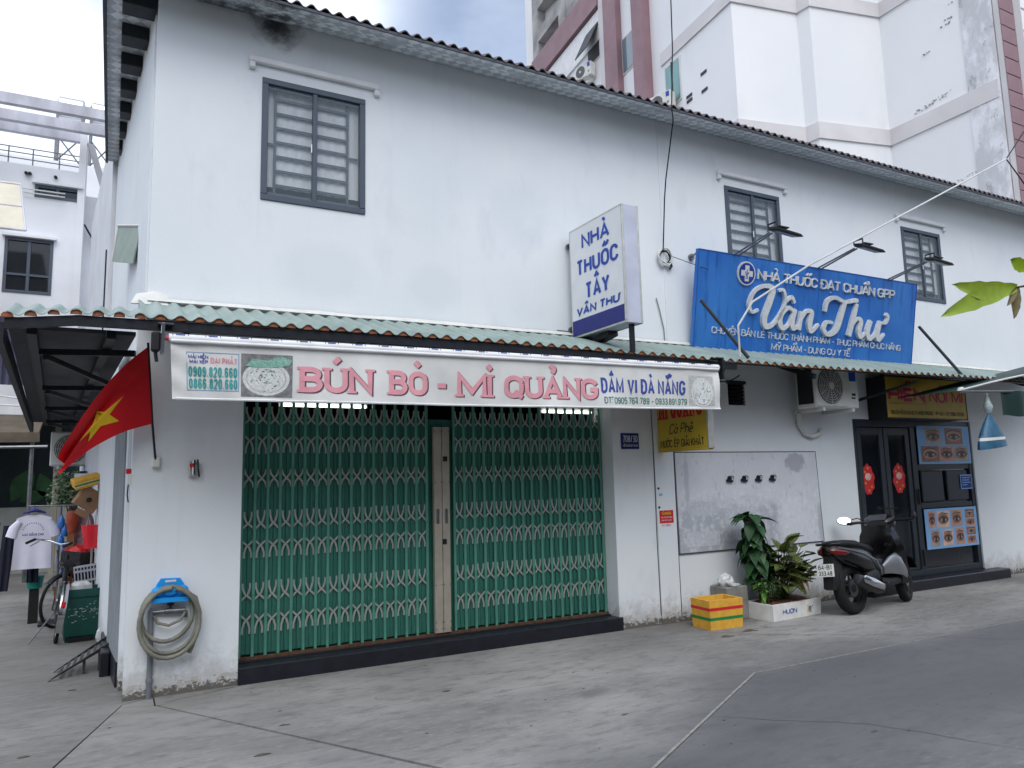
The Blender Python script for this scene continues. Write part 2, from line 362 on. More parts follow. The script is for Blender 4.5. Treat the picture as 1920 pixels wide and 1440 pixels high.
# ------------------------------------------------------------------ stroke lettering
GL = {
 'A': (.74, [[(0, 0), (.5, 1), (1, 0)], [(.17, .3), (.83, .3)]]),
 'B': (.64, [[(0, 0), (0, 1)], [(0, 1), (.5, 1)] + arc(.5, .77, .42, .23, 90, -90) + [(0, .54)], [(.5, .54)] + arc(.55, .27, .45, .27, 90, -90) + [(0, 0)]]),
 'C': (.66, [arc(.5, .7, .5, .3, 5, 180) + arc(.5, .3, .5, .3, 180, 355)]),
 'D': (.68, [[(0, 0), (0, 1), (.4, 1)] + arc(.4, .65, .6, .35, 90, 0) + arc(.4, .35, .6, .35, 0, -90) + [(0, 0)]]),
 'E': (.56, [[(1, 1), (0, 1), (0, 0), (1, 0)], [(0, .52), (.85, .52)]]),
 'G': (.7, [arc(.5, .7, .5, .3, 10, 180) + arc(.5, .3, .5, .3, 180, 360) + [(1, .46), (.55, .46)]]),
 'H': (.68, [[(0, 0), (0, 1)], [(1, 0), (1, 1)], [(0, .5), (1, .5)]]),
 'I': (.0, [[(.5, 0), (.5, 1)]]),
 'K': (.66, [[(0, 0), (0, 1)], [(1, 1), (.02, .42)], [(.3, .58), (1, 0)]]),
 'L': (.54, [[(0, 1), (0, 0), (1, 0)]]),
 'M': (.86, [[(0, 0), (0, 1), (.5, .15), (1, 1), (1, 0)]]),
 'N': (.7, [[(0, 0), (0, 1), (1, 0), (1, 1)]]),
 'O': (.7, [arc(.5, .68, .5, .32, 0, 180) + arc(.5, .32, .5, .32, 180, 360) + [(1, .68)]]),
 'P': (.62, [[(0, 0), (0, 1), (.55, 1)] + arc(.55, .73, .45, .27, 90, -90) + [(0, .46)]]),
 'Q': (.72, [arc(.5, .68, .5, .32, 0, 180) + arc(.5, .32, .5, .32, 180, 360) + [(1, .68)], [(.55, .25), (1.05, -.1)]]),
 'R': (.64, [[(0, 0), (0, 1), (.55, 1)] + arc(.55, .74, .43, .26, 90, -90) + [(0, .48)], [(.5, .48), (1, 0)]]),
 'S': (.62, [arc(.5, .76, .46, .24, 20, 270, 10) + arc(.5, .26, .5, .26, 90, -160, 10)]),
 'T': (.62, [[(0, 1), (1, 1)], [(.5, 1), (.5, 0)]]),
 'U': (.68, [[(0, 1), (0, .32)] + arc(.5, .32, .5, .32, 180, 360) + [(1, 1)]]),
 'V': (.72, [[(0, 1), (.5, 0), (1, 1)]]),
 'X': (.68, [[(0, 0), (1, 1)], [(0, 1), (1, 0)]]),
 'Y': (.68, [[(0, 1), (.5, .45), (1, 1)], [(.5, .45), (.5, 0)]]),
 '0': (.56, [arc(.5, .68, .5, .32, 0, 180) + arc(.5, .32, .5, .32, 180, 360) + [(1, .68)]]),
 '1': (.3, [[(0, .78), (.7, 1), (.7, 0)]]),
 '2': (.56, [arc(.5, .72, .5, .28, 170, -30) + [(0, 0), (1, 0)]]),
 '3': (.56, [arc(.48, .76, .46, .24, 150, -90) + arc(.48, .26, .52, .26, 90, -150)]),
 '4': (.6, [[(.72, 0), (.72, 1), (0, .28), (1, .28)]]),
 '5': (.56, [[(.92, 1), (.1, 1), (.05, .52)] + arc(.48, .32, .52, .32, 120, -150)]),
 '6': (.56, [arc(.5, .7, .48, .3, 20, 180) + [(.02, .3)] + arc(.5, .3, .48, .3, 180, 540, 14)]),
 '7': (.54, [[(0, 1), (1, 1), (.4, 0)]]),
 '8': (.56, [arc(.5, .77, .42, .23, -90, 270, 14), arc(.5, .27, .5, .27, 90, 450, 14)]),
 '9': (.56, [arc(.5, .3, .48, .3, 200, 360) + [(.98, .7)] + arc(.5, .7, .48, .3, 0, 360, 14)]),
 '.': (.0, [[(.5, 0), (.5, .07)]]), ':': (.0, [[(.5, .1), (.5, .2)], [(.5, .6), (.5, .7)]]), ',': (.0, [[(.5, .05), (.3, -.14)]]),
 '-': (.36, [[(0, .42), (1, .42)]]), '/': (.4, [[(0, -.05), (1, 1.05)]]), ' ': (.34, []), '(': (.2, [arc(1.2, .5, 1.2, .6, 140, 220)]), ')': (.2, [arc(-.2, .5, 1.2, .6, 40, -40)]),
 'a': (.5, [arc(.5, .3, .5, .3, 0, 360, 14), [(1, .6), (1, 0)]]), 'e': (.5, [[(0, .32), (1, .34)] + arc(.5, .3, .5, .3, 5, 310, 12)]),
 'h': (.5, [[(0, 0), (0, 1)], [(0, .38)] + arc(.5, .36, .5, .25, 160, 0) + [(1, 0)]]), 'i': (.0, [[(.5, 0), (.5, .6)], [(.5, .82), (.5, .88)]]),
 'n': (.5, [[(0, 0), (0, .6)], [(0, .38)] + arc(.5, .36, .5, .25, 160, 0) + [(1, 0)]]), 'o': (.5, [arc(.5, .3, .5, .3, 0, 360, 14)]),
}
MARKS = {0x300: [[(.3, .2), (.6, 0)]], 0x301: [[(.4, 0), (.7, .2)]], 0x302: [[(.2, 0), (.5, .2), (.8, 0)]], 0x303: [[(.15, .04), (.38, .15), (.62, .04), (.85, .15)]],
         0x306: [arc(.5, .18, .3, .18, 180, 360, 6)], 0x309: [arc(.5, .16, .14, .1, 160, -40, 6) + [(.5, -.02)]], 0x31b: None, 0x323: None}
def text_layout(text, h, w, t, serif=False):
    """strokes of a line of lettering: list of (points, thickness factor) in metres, x right, y up"""
    items = []; total = 0.0; sp = 0.05 + t
    for ch in text:
        bar = ch in 'Đđ'
        d = unicodedata.normalize('NFD', 'D' if bar else ch); b = d[0]
        g = GL.get(b) or GL.get(b.upper()) or GL['-']
        items.append((g, [ord(q) for q in d[1:]], bar, b)); total += g[0]
    n = sum(1 for q in items if q[3] != ' '); gap = 0.035 + 0.13 * t
    k = 1.0 if w is None else max(0.25, ((w / h) - n * t - (len(items) - 1) * gap) / max(total, .05))
    glyphs, x = [], 0.0
    for g, marks, bar, b in items:
        out = []; glyphs.append(out)
        gw = g[0] * k; ins = t / 2
        X = lambda q: (x + ins + q * gw) * h
        Y = lambda q: (t / 2 + q * (1 - t)) * h
        top = .68 if b in 'aeino' else 1.0
        for st in g[1]:
            out.append([(X(p[0]), Y(p[1])) for p in st])
            if serif and b not in '.-:,':
                for (e, o_) in ((st[0], st[1]), (st[-1], st[-2])):
                    if abs(e[1] - round(e[1])) < .01 and abs(o_[1] - e[1]) > abs(o_[0] - e[0]) * .35 * g[0]:
                        yy = Y(e[1]) + (-t * .22 if e[1] < .5 else t * .22) * h
                        out.append(('serif', X(e[0]) - t * .95 * h, X(e[0]) + t * .95 * h, yy))
        up = top + t * .9
        mw = max(gw, .42 * k); mx0 = x + ins + (gw - mw) / 2
        second = 0
        for mk in marks:
            if mk == 0x323: out.append([((x + ins + gw * .5) * h, (-t * 1.25) * h), ((x + ins + gw * .5) * h, (-t * 1.25 - .06) * h)])
            elif mk == 0x31b: out.append([(X(1), Y(.86 if top == 1 else .5)), (X(1) + .1 * h * k, Y(.98 if top == 1 else .62)), (X(1) + .08 * h * k, Y(1.1 if top == 1 else .72))])
            else:
                for st in MARKS[mk]: out.append([((mx0 + (p[0] + second * .42) * mw) * h, (up + p[1] * 1.0) * h) for p in st])
                second += 1; up += .07
        if bar: out.append([((x + ins - .13 * k) * h, .52 * h), ((x + ins + .3 * gw) * h, .52 * h)])
        x += gw + (0 if b == ' ' else t) + gap
    return glyphs
def stroke_quads(pts, t):
    P = [V((p[0], p[1], 0)) for p in pts]
    Q = [P[0]]
    for p in P[1:]:
        if (p - Q[-1]).length > t * 0.06: Q.append(p)
    if len(Q) < 2: Q = [P[0], P[0] + V((0, t * .9, 0))]
    L, Rr = [], []
    for i, p in enumerate(Q):
        a = (Q[i] - Q[i - 1]).normalized() if i else None
        b = (Q[i + 1] - Q[i]).normalized() if i < len(Q) - 1 else None
        tn = ((a or b) + (b or a)); tn = tn.normalized() if tn.length > 1e-6 else (a or b)
        nn = V((-tn.y, tn.x, 0)); ref = a or b
        sc = 1.0 / max(.5, abs(nn.dot(V((-ref.y, ref.x, 0)))))
        L.append(p + nn * t / 2 * sc); Rr.append(p - nn * t / 2 * sc)
    return L, Rr
def strokes_mesh(mb, strokes, t, fn, depth=0.0, lift=0.0):
    """fn(x, y, d) maps flat lettering to the surface; d is the distance off it"""
    for i, st in enumerate(strokes):
        e = lift + 0.00035 * (i % 5)
        if st[0] == 'serif':
            _, xa, xb, yy = st; hh = t * .24
            L = [V((xa, yy + hh, 0)), V((xb, yy + hh, 0))]; Q = [V((xa, yy - hh, 0)), V((xb, yy - hh, 0))]
        else: L, Q = stroke_quads(st, t)
        n = len(L)
        vs = [fn(p.x, p.y, depth + e) for p in L] + [fn(p.x, p.y, depth + e) for p in Q]
        fs = [(n + k, n + k + 1, k + 1, k) for k in range(n - 1)]
        if depth > 0:
            vs += [fn(p.x, p.y, 0.0) for p in L] + [fn(p.x, p.y, 0.0) for p in Q]
            fs += [(k, k + 1, 2 * n + k + 1, 2 * n + k) for k in range(n - 1)] + [(n + k + 1, n + k, 3 * n + k, 3 * n + k + 1) for k in range(n - 1)]
            fs += [(0, 2 * n, 3 * n, n), (n - 1, 2 * n - 1, 4 * n - 1, 3 * n - 1)]
        mb.add(vs, fs)
def plane_fn(org, ux, uy, shear=0.0):
    org, ux, uy = V(org), V(ux).normalized(), V(uy).normalized(); n = ux.cross(uy)
    return lambda x, y, d: org + ux * (x + shear * y) + uy * y + n * d
def lettering(name, text, h, w, t, m, parent, fn, depth=0.0, lift=0.002, serif=False, each=False):
    G = text_layout(text, h, w, t, serif)
    if each:                                                   # one object for each letter
        for g in G:
            if g: mb = MB(); strokes_mesh(mb, g, t * h, fn, depth, lift); mb.part(name, m, parent)
        return None
    mb = MB(); strokes_mesh(mb, [q for g in G for q in g], t * h, fn, depth, lift)
    return mb.part(name, m, parent)
# ================================================================== ground
ROADP = [(3.1, -1.75, .22, .12, (96, 95, 94), 0.6), (3.6, -3.0, .25, .12, (70, 70, 72), 0.5), (1.0, -2.9, .3, .15, (96, 95, 94), 0.5)]
M_APRON = concrete_material("apron_concrete", (118, 117, 114), (154, 152, 148), (96, 96, 96), 0.4,
    ROADP + [(0.4, -0.25, 0.8, 0.35, (112, 110, 105), 0.5), (5.6, -0.25, 1.6, 0.35, (88, 85, 82), 0.5)])
M_ROAD = concrete_material("road_concrete", (114, 113, 111), (148, 146, 143), (94, 94, 94), 0.45, ROADP)
M_LANE = concrete_material("lane_concrete", (112, 110, 107), (142, 140, 136), (90, 89, 88), 0.5, [(-0.6, 2.0, 1.5, 2.2, (118, 115, 111), 0.5)])
M_JOINT = mat("joint_dirt", (66, 63, 60), 0.95, 0, 0.3, 20, 0.3, 80)
M_SEAM = mat("seam_mortar", (142, 140, 136), 0.9, 0, 0.3, 16, 0.3, 90)
gb = MB(); gb.quad((-300, -300, -0.03), (300, -300, -0.03), (300, 300, -0.03), (-300, 300, -0.03))
ground = tag(gb.part("ground", M_JOINT), "grey concrete lane and road surface", None, None, "structure")
def slab(pts, m):
    b = MB(); b.prism([(x, y, -0.026) for x, y in pts], (0, 0, 0.026)); return b.part("concrete_slab", m, ground)
g = 0.004
slab([(-40, -0.1), (-0.004 - g, -0.1), (-1.71, -5.6), (-3.0, -6.37), (-40, -27.9)], M_LANE)
slab([(-40, -0.1 + g), (0.0, -0.1 + g), (0.19, 0.02), (16.5, 0.02), (16.5, 4.2), (60, 4.2), (60, 90), (-40, 90)], M_LANE)
slab([(0.0, -0.1 - 0.004), (0.208, 0.014), (0.208, -0.232), (0.2, -0.238), (2.07 - g, -3.41), (-1.66, -5.58)], M_APRON)
slab([(0.22, -0.232), (0.22, 0.018), (60, 0.018), (60, -1.75), (8.52, -1.955), (4.53, -1.985), (2.1, -3.40)], M_APRON)
slab([(2.1, -3.44), (4.535, -2.015), (8.52, -1.985), (60, -1.78), (60, -120), (-40, -120), (-40, -27.95), (-3.0, -6.42)], M_ROAD)
sm = MB()
sm.prism([(2.1, -3.42 - .009, -0.01), (4.532, -2.0 - .009, -0.01), (4.528, -2.0 + .009, -0.01), (2.09, -3.42 + .009, -0.01)], (0, 0, 0.0125))
sm.prism([(4.532, -2.0 - .006, -0.01), (30, -1.865 - .006, -0.01), (30, -1.865 + .006, -0.01), (4.532, -2.0 + .006, -0.01)], (0, 0, 0.0125))
sm.prism([(2.1, -3.42 - .012, -0.01), (2.09, -3.42 + .012, -0.01), (-3.0, -6.41 + .012, -0.01), (-3.0, -6.41 - .012, -0.01)], (0, 0, 0.0122))
sm.part("seam_strip", M_SEAM, ground)
# hairline cracks in the slabs
M_CRACK = mat("crack_dark", (70, 68, 66), .95)
def crack(pts, w):
    b = MB(); P = []
    for (xa, ya), (xb, yb) in zip(pts, pts[1:]):
        n = max(2, int(math.hypot(xb - xa, yb - ya) / .09))
        for k in range(n): t = k / n; P.append((xa + (xb - xa) * t + rnd.uniform(-.012, .012), ya + (yb - ya) * t + rnd.uniform(-.012, .012)))
    P.append(pts[-1])
    for (xa, ya), (xb, yb) in zip(P, P[1:]):
        dx, dy = xb - xa, yb - ya; l_ = math.hypot(dx, dy) or 1; nx, ny = -dy / l_ * w * rnd.uniform(.4, 1), dx / l_ * w * rnd.uniform(.4, 1)
        b.quad((xa - nx, ya - ny, .0015), (xb - nx, yb - ny, .0015), (xb + nx, yb + ny, .0015), (xa + nx, ya + ny, .0015))
    b.part("crack", M_CRACK, ground)
crack([(5.5, -.85), (6.3, -1.4), (7.0, -1.95)], .004); crack([(7.0, -2.0), (7.6, -2.7), (8.6, -3.8)], .004); crack([(.3, -.2), (.55, -.12), (.8, -.05)], .006); crack([(5.3, -.62), (5.6, -.8), (5.75, -.72), (6.1, -.78)], .006)
crack([(1.8, -.3), (2.4, -.75), (3.3, -.95), (3.8, -1.4)], .0025); crack([(-.5, -1.6), (-.2, -2.2), (.5, -2.5)], .003); crack([(3.4, -2.6), (4.2, -3.3), (4.6, -4.2)], .003)
# scraps of paint, leaf litter and grit lying on the concrete
lb = MB(); M_LITTER = mat("litter", (92, 84, 74), 0.9, 0, 0.5, 30)
for (x, y, a, s_) in [(0.72, -1.75, 0.4, .07), (0.55, -1.95, 0.9, .05), (-0.55, -1.0, 0.2, .06), (0.95, -1.25, .5, .05), (1.1, -2.5, .3, .08), (5.35, -0.85, 0.2, .12), (5.75, -.78, 0.1, .14), (2.2, -1.1, .4, .05),
                      (4.1, -3.4, .2, .04), (-0.35, 0.6, .1, .05), (3.0, -2.3, .6, .04), (6.4, -3.2, .8, .04)] + [(rnd.uniform(-1, 8), rnd.uniform(-3.5, -.1), rnd.uniform(0, 6), rnd.uniform(.008, .02)) for _ in range(70)]:
    pts = [(x + math.cos(a + t) * s_ * rnd.uniform(.5, 1.1) * (1 if i % 2 else .45), y + math.sin(a + t) * s_ * .45 * rnd.uniform(.5, 1), 0.002) for i, t in enumerate([k * math.pi / 3 for k in range(6)])]
    lb.prism(pts, (0, 0, 0.002))
tag(lb.part("ground_litter", M_LITTER), "scattered flakes, leaf scraps and grit on the concrete", "litter", None, "stuff")
# wall-foot grit along the house
# ================================================================== the white house
house = thing("shop_house", "white two-storey corner shophouse with green folding gate and corrugated eave", "house", (0, 0, 0))
def holed_wall(x0, x1, z0, z1, holes, y0, y1):
    xs = sorted({x0, x1, *[h[0] for h in holes], *[h[1] for h in holes]}); zs = sorted({z0, z1, *[h[2] for h in holes], *[h[3] for h in holes]})
    b = MB(); solid = {}
    for i in range(len(xs) - 1):
        for k in range(len(zs) - 1):
            cx, cz = (xs[i] + xs[i + 1]) / 2, (zs[k] + zs[k + 1]) / 2
            solid[i, k] = not any(h[0] < cx < h[1] and h[2] < cz < h[3] for h in holes)
    for (i, k), s_ in solid.items():
        if not s_: continue
        a, c, p, q = xs[i], xs[i + 1], zs[k], zs[k + 1]
        b.quad((a, y0, p), (c, y0, p), (c, y0, q), (a, y0, q)); b.quad((c, y1, p), (a, y1, p), (a, y1, q), (c, y1, q))
        if not solid.get((i - 1, k)): b.quad((a, y1, p), (a, y0, p), (a, y0, q), (a, y1, q))
        if not solid.get((i + 1, k)): b.quad((c, y0, p), (c, y1, p), (c, y1, q), (c, y0, q))
        if not solid.get((i, k - 1)): b.quad((a, y0, p), (a, y1, p), (c, y1, p), (c, y0, p))
        if not solid.get((i, k + 1)): b.quad((a, y0, q), (c, y0, q), (c, y1, q), (a, y1, q))
    return b
GX0, GX1, GY = 0.83, 4.66, 0.2
holed_wall(0.0, 16.0, -0.02, 3.12, [(GX0, GX1, -0.02, 2.78), (8.62, 11.30, -0.02, 2.31), (6.40, 6.68, 2.44, 2.72)], 0.0, 0.36).part("wall", M_WALL, house)
WINS = [(0.93, 1.89, 4.14, 5.30), (6.55, 7.52, 4.12, 5.24), (10.06, 11.0, 4.11, 5.21)]
holed_wall(0.06, 16.0, 3.12, 5.97, WINS, 0.002, 0.2).part("wall", M_WALL, house)
sx = lambda y: -0.073 * y
b = MB()
b.prism([(sx(.36), .361, -.02), (sx(3.95), 3.95, -.02), (sx(3.95) + .2, 3.95, -.02), (.15, .361, -.02)], (0, 0, 3.14))
b.prism([(.06 + sx(.2), .201, 3.12), (.06 + sx(3.95), 3.95, 3.12), (.26 + sx(3.95), 3.95, 3.12), (.22, .201, 3.12)], (0, 0, 2.8))
b.box(sx(3.95) + .2, 3.75, -.02, 16.0, 3.95, 5.9); b.box(15.8, .361, -.02, 16.0, 3.74, 5.9)
b.part("side_wall", M_WALL, house)
M_GREYP = mat("grey_painted_render", (138, 143, 146), 0.8, 0, 0.15, 4, 0.1, 50)
b = MB(); b.prism([(sx(.5) - .012, .5, .2), (sx(1.5) - .012, 1.5, .2), (sx(1.5) + .05, 1.5, .2), (.05, .5, .2)], (0, 0, 2.6)); b.part("painted_strip", M_GREYP, house)
b = MB(); b.prism([(sx(.5) - .016, .5, -.01), (sx(1.5) - .016, 1.5, -.01), (sx(1.5) + .05, 1.5, -.01), (.05, .5, -.01)], (0, 0, .2)); b.part("skirting", M_DARKSTEP, house)
b = MB(); b.box(5.22, -.013, 0, 5.49, .05, 2.98); b.part("pilaster", M_WALL, house)
b = MB(); b.tube([(5.505, -.004, .05), (5.50, -.004, 1.9)], .004, 5); b.tube([(4.0, -.002, 3.18), (4.7, -.002, 3.16)], .003, 4)
b.tube([(5.213, -.004, .1), (5.207, -.004, .9), (5.214, -.004, 1.7), (5.206, -.004, 2.6)], .004, 5); b.part("wall_crack", M_JOINT, house)
b = MB(); b.box(5.50, -.008, 3.14, 5.53, .01, 5.95); b.part("wall_joint", M_WALL, house)
# dark-coloured screens: the shade of closed rooms is put into their colour
M_INT = mat("unlit_room_dark", (46, 48, 52), 0.9)
b = MB(); b.box(.4, 1.6, 0, 16, 1.65, 5.6); b.box(.2, .4, 3.05, 15.8, 3.7, 3.1); b.box(7.6, .4, 0, 7.65, 1.6, 3.0); b.part("dark_room_screen", M_INT, house)
# ---- windows
def window(x0, x1, z0, z1, nbar, open_side=False):
    f = MB(); fw = .055
    for a in ((x0, z0, x1, z0 + fw), (x0, z1 - fw, x1, z1), (x0, z0 + fw, x0 + fw, z1 - fw), (x1 - fw, z0 + fw, x1, z1 - fw)):
        f.bbox(a[0], -.012, a[1], a[2], .05, a[3], .004)
    w = f.part("window", M_SLATE, house)
    xm = (x0 + x1) / 2
    s_ = MB(); s_.bbox(xm - .022, -.004, z0 + fw, xm + .022, .04, z1 - fw, .004); s_.part("mullion", M_SLATE, w)
    for a, c in ((x0 + fw, xm - .022), (xm + .022, x1 - fw)):
        p = MB(); p.box(a, .012, z0 + fw, c, .016, z1 - fw); p.part("pane", M_GLASS, w)
        s_ = MB()
        for q in ((a, z0 + fw, c, z0 + fw + .03), (a, z1 - fw - .03, c, z1 - fw)): s_.box(q[0], .02, q[1], q[2], .036, q[3])
        s_.part("sash", M_SLATE, w)
    xl, xr = x0 + fw + .075, x1 - fw - .1
    for xx in (xl, xr):
        s_ = MB(); s_.box(xx - .011, .06, z0 + fw, xx + .011, .075, z1 - fw); s_.part("security_bar", M_SLATE, w)
    for i in range(nbar):
        zz = z1 - fw - .1 - i * (z1 - z0 - .33) / (nbar - 1)
        s_ = MB(); s_.box(xl, .057, zz - .012, xr, .072, zz + .012); s_.part("security_bar", M_SLATE, w)
    zm = (z0 + z1) / 2 - .02
    for a, c in ((x0 + fw, xl), (xr, x1 - fw)):
        s_ = MB(); s_.box(a, .058, zm - .01, c, .07, zm + .01); s_.part("security_bar", M_SLATE, w)
    bl = MB(); xa, xb = x0 + .02, x1 - .02
    bl.grid(lambda u, v: (xa + (xb - xa) * u, .085 + .003 * math.sin(u * 60), z0 + .16 + (z1 - .06 - z0 - .16) * v), 60, 1)
    bl.part("blind", M_BLIND, w, True)
    s_ = MB(); s_.bbox(xm - .04, -.02, zm - .05, xm - .026, -.006, zm + .04, .004); s_.part("latch", M_CHROME, w)
    bk = MB(); bk.box(x0 - .1, .32, z0 - .1, x1 + .1, .34, z1 + .1); bk.part("dark_backing", M_INT, w)  # dark sheet standing in for the unlit room behind the window
    # hood moulding
    t = MB(); za = z1 + .115
    t.bbox(x0 - .12, -.045, za, x1 + .14, .004, za + .06, .008); t.bbox(x0 - .12, -.043, za - .06, x0 - .065, .004, za, .008); t.bbox(x1 + .085, -.043, za - .06, x1 + .14, .004, za, .008)
    t.part("lintel", M_WHITE, house)
    return w
for w_ in WINS: window(*w_, 7)
# ---- air vent
b = MB(); b.box(6.38, -.01, 2.70, 6.70, .02, 2.74)
for i in range(6): b.obox((6.54, .03, 2.47 + i * .045), (.28, .05, .008), (R(-35), 0, 0))
b.part("vent_louver", M_BLACKM, house)
b = MB(); b.box(6.41, .1, 2.45, 6.67, .12, 2.71); b.part("vent_back", M_INT, house)
# ---- roof
PER = .125
def corrugated(b, x0, x1, p0, p1, amp, th, per=PER, n=8, skew=0.0):
    """wavy sheet between the lines p0=(y,z) and p1=(y,z), running along x; z may be a function of x"""
    m = int((x1 - x0) / per * n)
    zf = lambda z, x: z(x) if callable(z) else z
    top, bot = [], []
    for i in range(m + 1):
        x = x0 + (x1 - x0) * i / m; w = amp * math.cos(2 * math.pi * (x - x0) / per)
        w = amp * math.copysign(abs(w / amp) ** .75, w)
        top.append(((x, p0[0], zf(p0[1], x) + w), (x + skew, p1[0], zf(p1[1], x) + w)))
    vs = []
    for a, c in top: vs += [a, c, (a[0], a[1], a[2] - th), (c[0], c[1], c[2] - th)]
    fs = []
    for i in range(m):
        k, q = 4 * i, 4 * i + 4
        fs += [(k, q, q + 1, k + 1), (k + 2, k + 3, q + 3, q + 2), (k, k + 2, q + 2, q), (k + 1, q + 1, q + 3, k + 3)]
    fs += [(0, 1, 3, 2), (4 * m, 4 * m + 2, 4 * m + 3, 4 * m + 1)]
    return b.add(vs, fs)
b = MB(); corrugated(b, -.36, 16.2, (-.46, 5.815), (2.0, 6.95), .021, .012); roof = b.part("roof", M_ROOFB, house, 60)
b = MB(); b.box(-.36, 2.0, 6.9, 16.2, 4.1, 6.95); b.part("rear_slope", M_ROOFB, roof)
b = MB(); b.prism([(-.355, -.44, 5.772), (16.2, -.44, 5.772), (16.2, .0, 5.88), (-.355, .0, 5.88)], (0, 0, .012)); b.part("soffit", M_FOIL, roof)
b = MB(); b.box(-.36, -.455, 5.765, 16.2, -.441, 5.79); b.part("eave_edge", M_DARKSH, roof)
b = MB(); b.prism([(-.34, .01, 5.90), (.2, .01, 5.90), (.0, 4.05, 5.90), (-.36, 4.05, 5.90)], (0, 0, .02)); b.part("soffit", M_FOIL, roof)
b = MB(); b.box(-.375, .01, 5.87, -.345, 4.05, 5.99); b.part("eave_edge", M_DARKSH, roof)
for i in range(8):
    y = .12 + i * .53
    b = MB(); b.bbox(-.22, y, 5.77, .06 + sx(y) - .002, y + .2, 5.898, .006); b.part("purlin_end", M_BLACKM, roof)
# ---- folding gate
PAN = MB(); PAN.box(.83, .255, .17, 4.66, .26, 2.22)
gate = PAN.part("folding_gate", M_GREEN, house)
def share(name, mb, mats, smooth=False): return mb.mesh(name, mats, smooth)
bar_me = share("bar", MB().bbox(-.013, -.012, 0, .013, .012, 2.58, .004), M_GREEN2)
slat_me = share("slat", MB().bbox(-.0245, -.006, 0, .0245, .006, 2.03, .006), M_GREEN)
def link_mesh(kind):
    b = MB(); up = {'top': 1, 'bottom': -1, 'single': 0}[kind]
    for s_ in (-1, 1):
        if kind == 'single': pts = [(-.042 * s_, .085), (-.03 * s_, .04), (0, 0), (.03 * s_, -.036), (.042 * s_, -.085)]
        else: pts = [(-.032 * s_, .108 * up), (-.031 * s_, .06 * up), (-.014 * s_, .006 * up), (.02 * s_, -.03 * up), (.05 * s_, -.062 * up)]
        L, Q = stroke_quads(pts, .017); n = len(L); y0 = -.006 if s_ > 0 else .002
        vs = [(p.x, y0, p.y) for p in L] + [(p.x, y0, p.y) for p in Q] + [(p.x, y0 + .004, p.y) for p in L] + [(p.x, y0 + .004, p.y) for p in Q]
        fs = []
        for k in range(n - 1): fs += [(n + k, n + k + 1, k + 1, k), (2 * n + k, 2 * n + k + 1, 3 * n + k + 1, 3 * n + k), (k, k + 1, 2 * n + k + 1, 2 * n + k), (n + k + 1, n + k, 3 * n + k, 3 * n + k + 1)]
        fs += [(0, 2 * n, 3 * n, n), (n - 1, 2 * n - 1, 4 * n - 1, 3 * n - 1)]
        b.add(vs, fs)
    return share("lattice_link", b, M_LINK)
LM = {k: link_mesh(k) for k in ('top', 'bottom', 'single')}
ROWS = [(2.20, 'top'), (1.99, 'bottom'), (1.67, 'single'), (1.29, 'top'), (1.085, 'bottom'), (.685, 'top'), (.46, 'bottom')]
def leaf_of_gate(xa, xb, n):
    st = (xb - xa) / n
    for i in range(n + 1):
        x = xa + st * i
        place("bar", bar_me, (x, GY + .01, .165), gate)
        if i < n:
            for q in (.27, .73): place("slat", slat_me, (x + st * q, GY + .036 + rnd.uniform(-.004, .004), .18), gate, (0, 0, rnd.uniform(-.12, .12)))
            for z, k in ROWS: place("lattice_link", LM[k], (x + st * .5, GY + .014, z), gate, (0, rnd.uniform(-.03, .03), 0), (st / .108, 1, rnd.uniform(.86, .98)))
leaf_of_gate(.865, 2.575, 16); leaf_of_gate(2.865, 4.635, 16)
b = MB(); b.bbox(2.635, .165, .17, 2.717, .215, 2.14, .004); b.bbox(2.722, .165, .17, 2.80, .215, 2.14, .004)
post = b.part("meeting_post", M_BEIGE, gate)
b = MB()
for x, z, w_, h_ in ((2.73, 1.80, .045, .05), (2.715, 1.0, .045, .05)): b.bbox(x, .158, z, x + w_, .166, z + h_, .003)
b.part("lock", M_BLACKM, post)
b = MB()
for x in (2.655, 2.745): b.bbox(x, .159, 1.2, x + .03, .166, 1.34, .003)
b.part("pull_plate", M_STEEL, post)
b = MB()
for zz in (.21, .27, .62, 1.6, 2.1):
    for x in (2.645, 2.705, 2.73, 2.79): b.disc((x, .163, zz), .006, 'y', 8, .006)
b.part("rivet", M_STEEL, post)
b = MB(); b.box(.83, .185, .145, 4.66, .262, .166); b.part("bottom_rail", M_RUST, gate)
b = MB(); b.box(.83, .15, 2.70, 4.66, .27, 2.78); b.part("top_rail", M_BLACKM, gate)
b = MB(); b.bbox(.832, -.02, -.01, 4.70, .15, .135, .008); b.bbox(.832, .15, -.01, 4.66, .36, .146, .004); b.part("threshold", M_DARKSTEP, house)
# ---- dark glass door on the right
door = MB()
for a in ((8.62, .15, 8.70, 2.31), (11.21, .15, 11.30, 2.31), (8.70, 2.21, 11.21, 2.31), (8.70, .15, 11.21, .23), (9.86, .23, 9.97, 2.21)): door.bbox(a[0], .02, a[1], a[2], .1, a[3], .004)
door = door.part("glass_door", mat("dark_slate", (48, 54, 62), 0.4, 0.2, 0.1, 5), house)
M_SLATE_D = MATS["dark_slate"]
for (a, c) in ((8.72, 9.27), (9.29, 9.84)):
    lf = MB()
    for q in ((a, .235, a + .09, 2.2), (c - .09, .235, c, 2.2), (a + .09, 2.1, c - .09, 2.2), (a + .09, .235, c - .09, .34)): lf.bbox(q[0], .03, q[1], q[2], .08, q[3], .004)
    lf = lf.part("door_leaf", M_SLATE_D, door)
    p = MB(); p.box(a + .09, .05, .3, c - .09, .056, 2.1); p.part("pane", M_DGLASS, lf)
lf = MB()
for q in ((9.98, 1.61, 11.2, 1.68), (9.98, 1.06, 11.2, 1.13)): lf.bbox(q[0], .025, q[1], q[2], .09, q[3], .004)
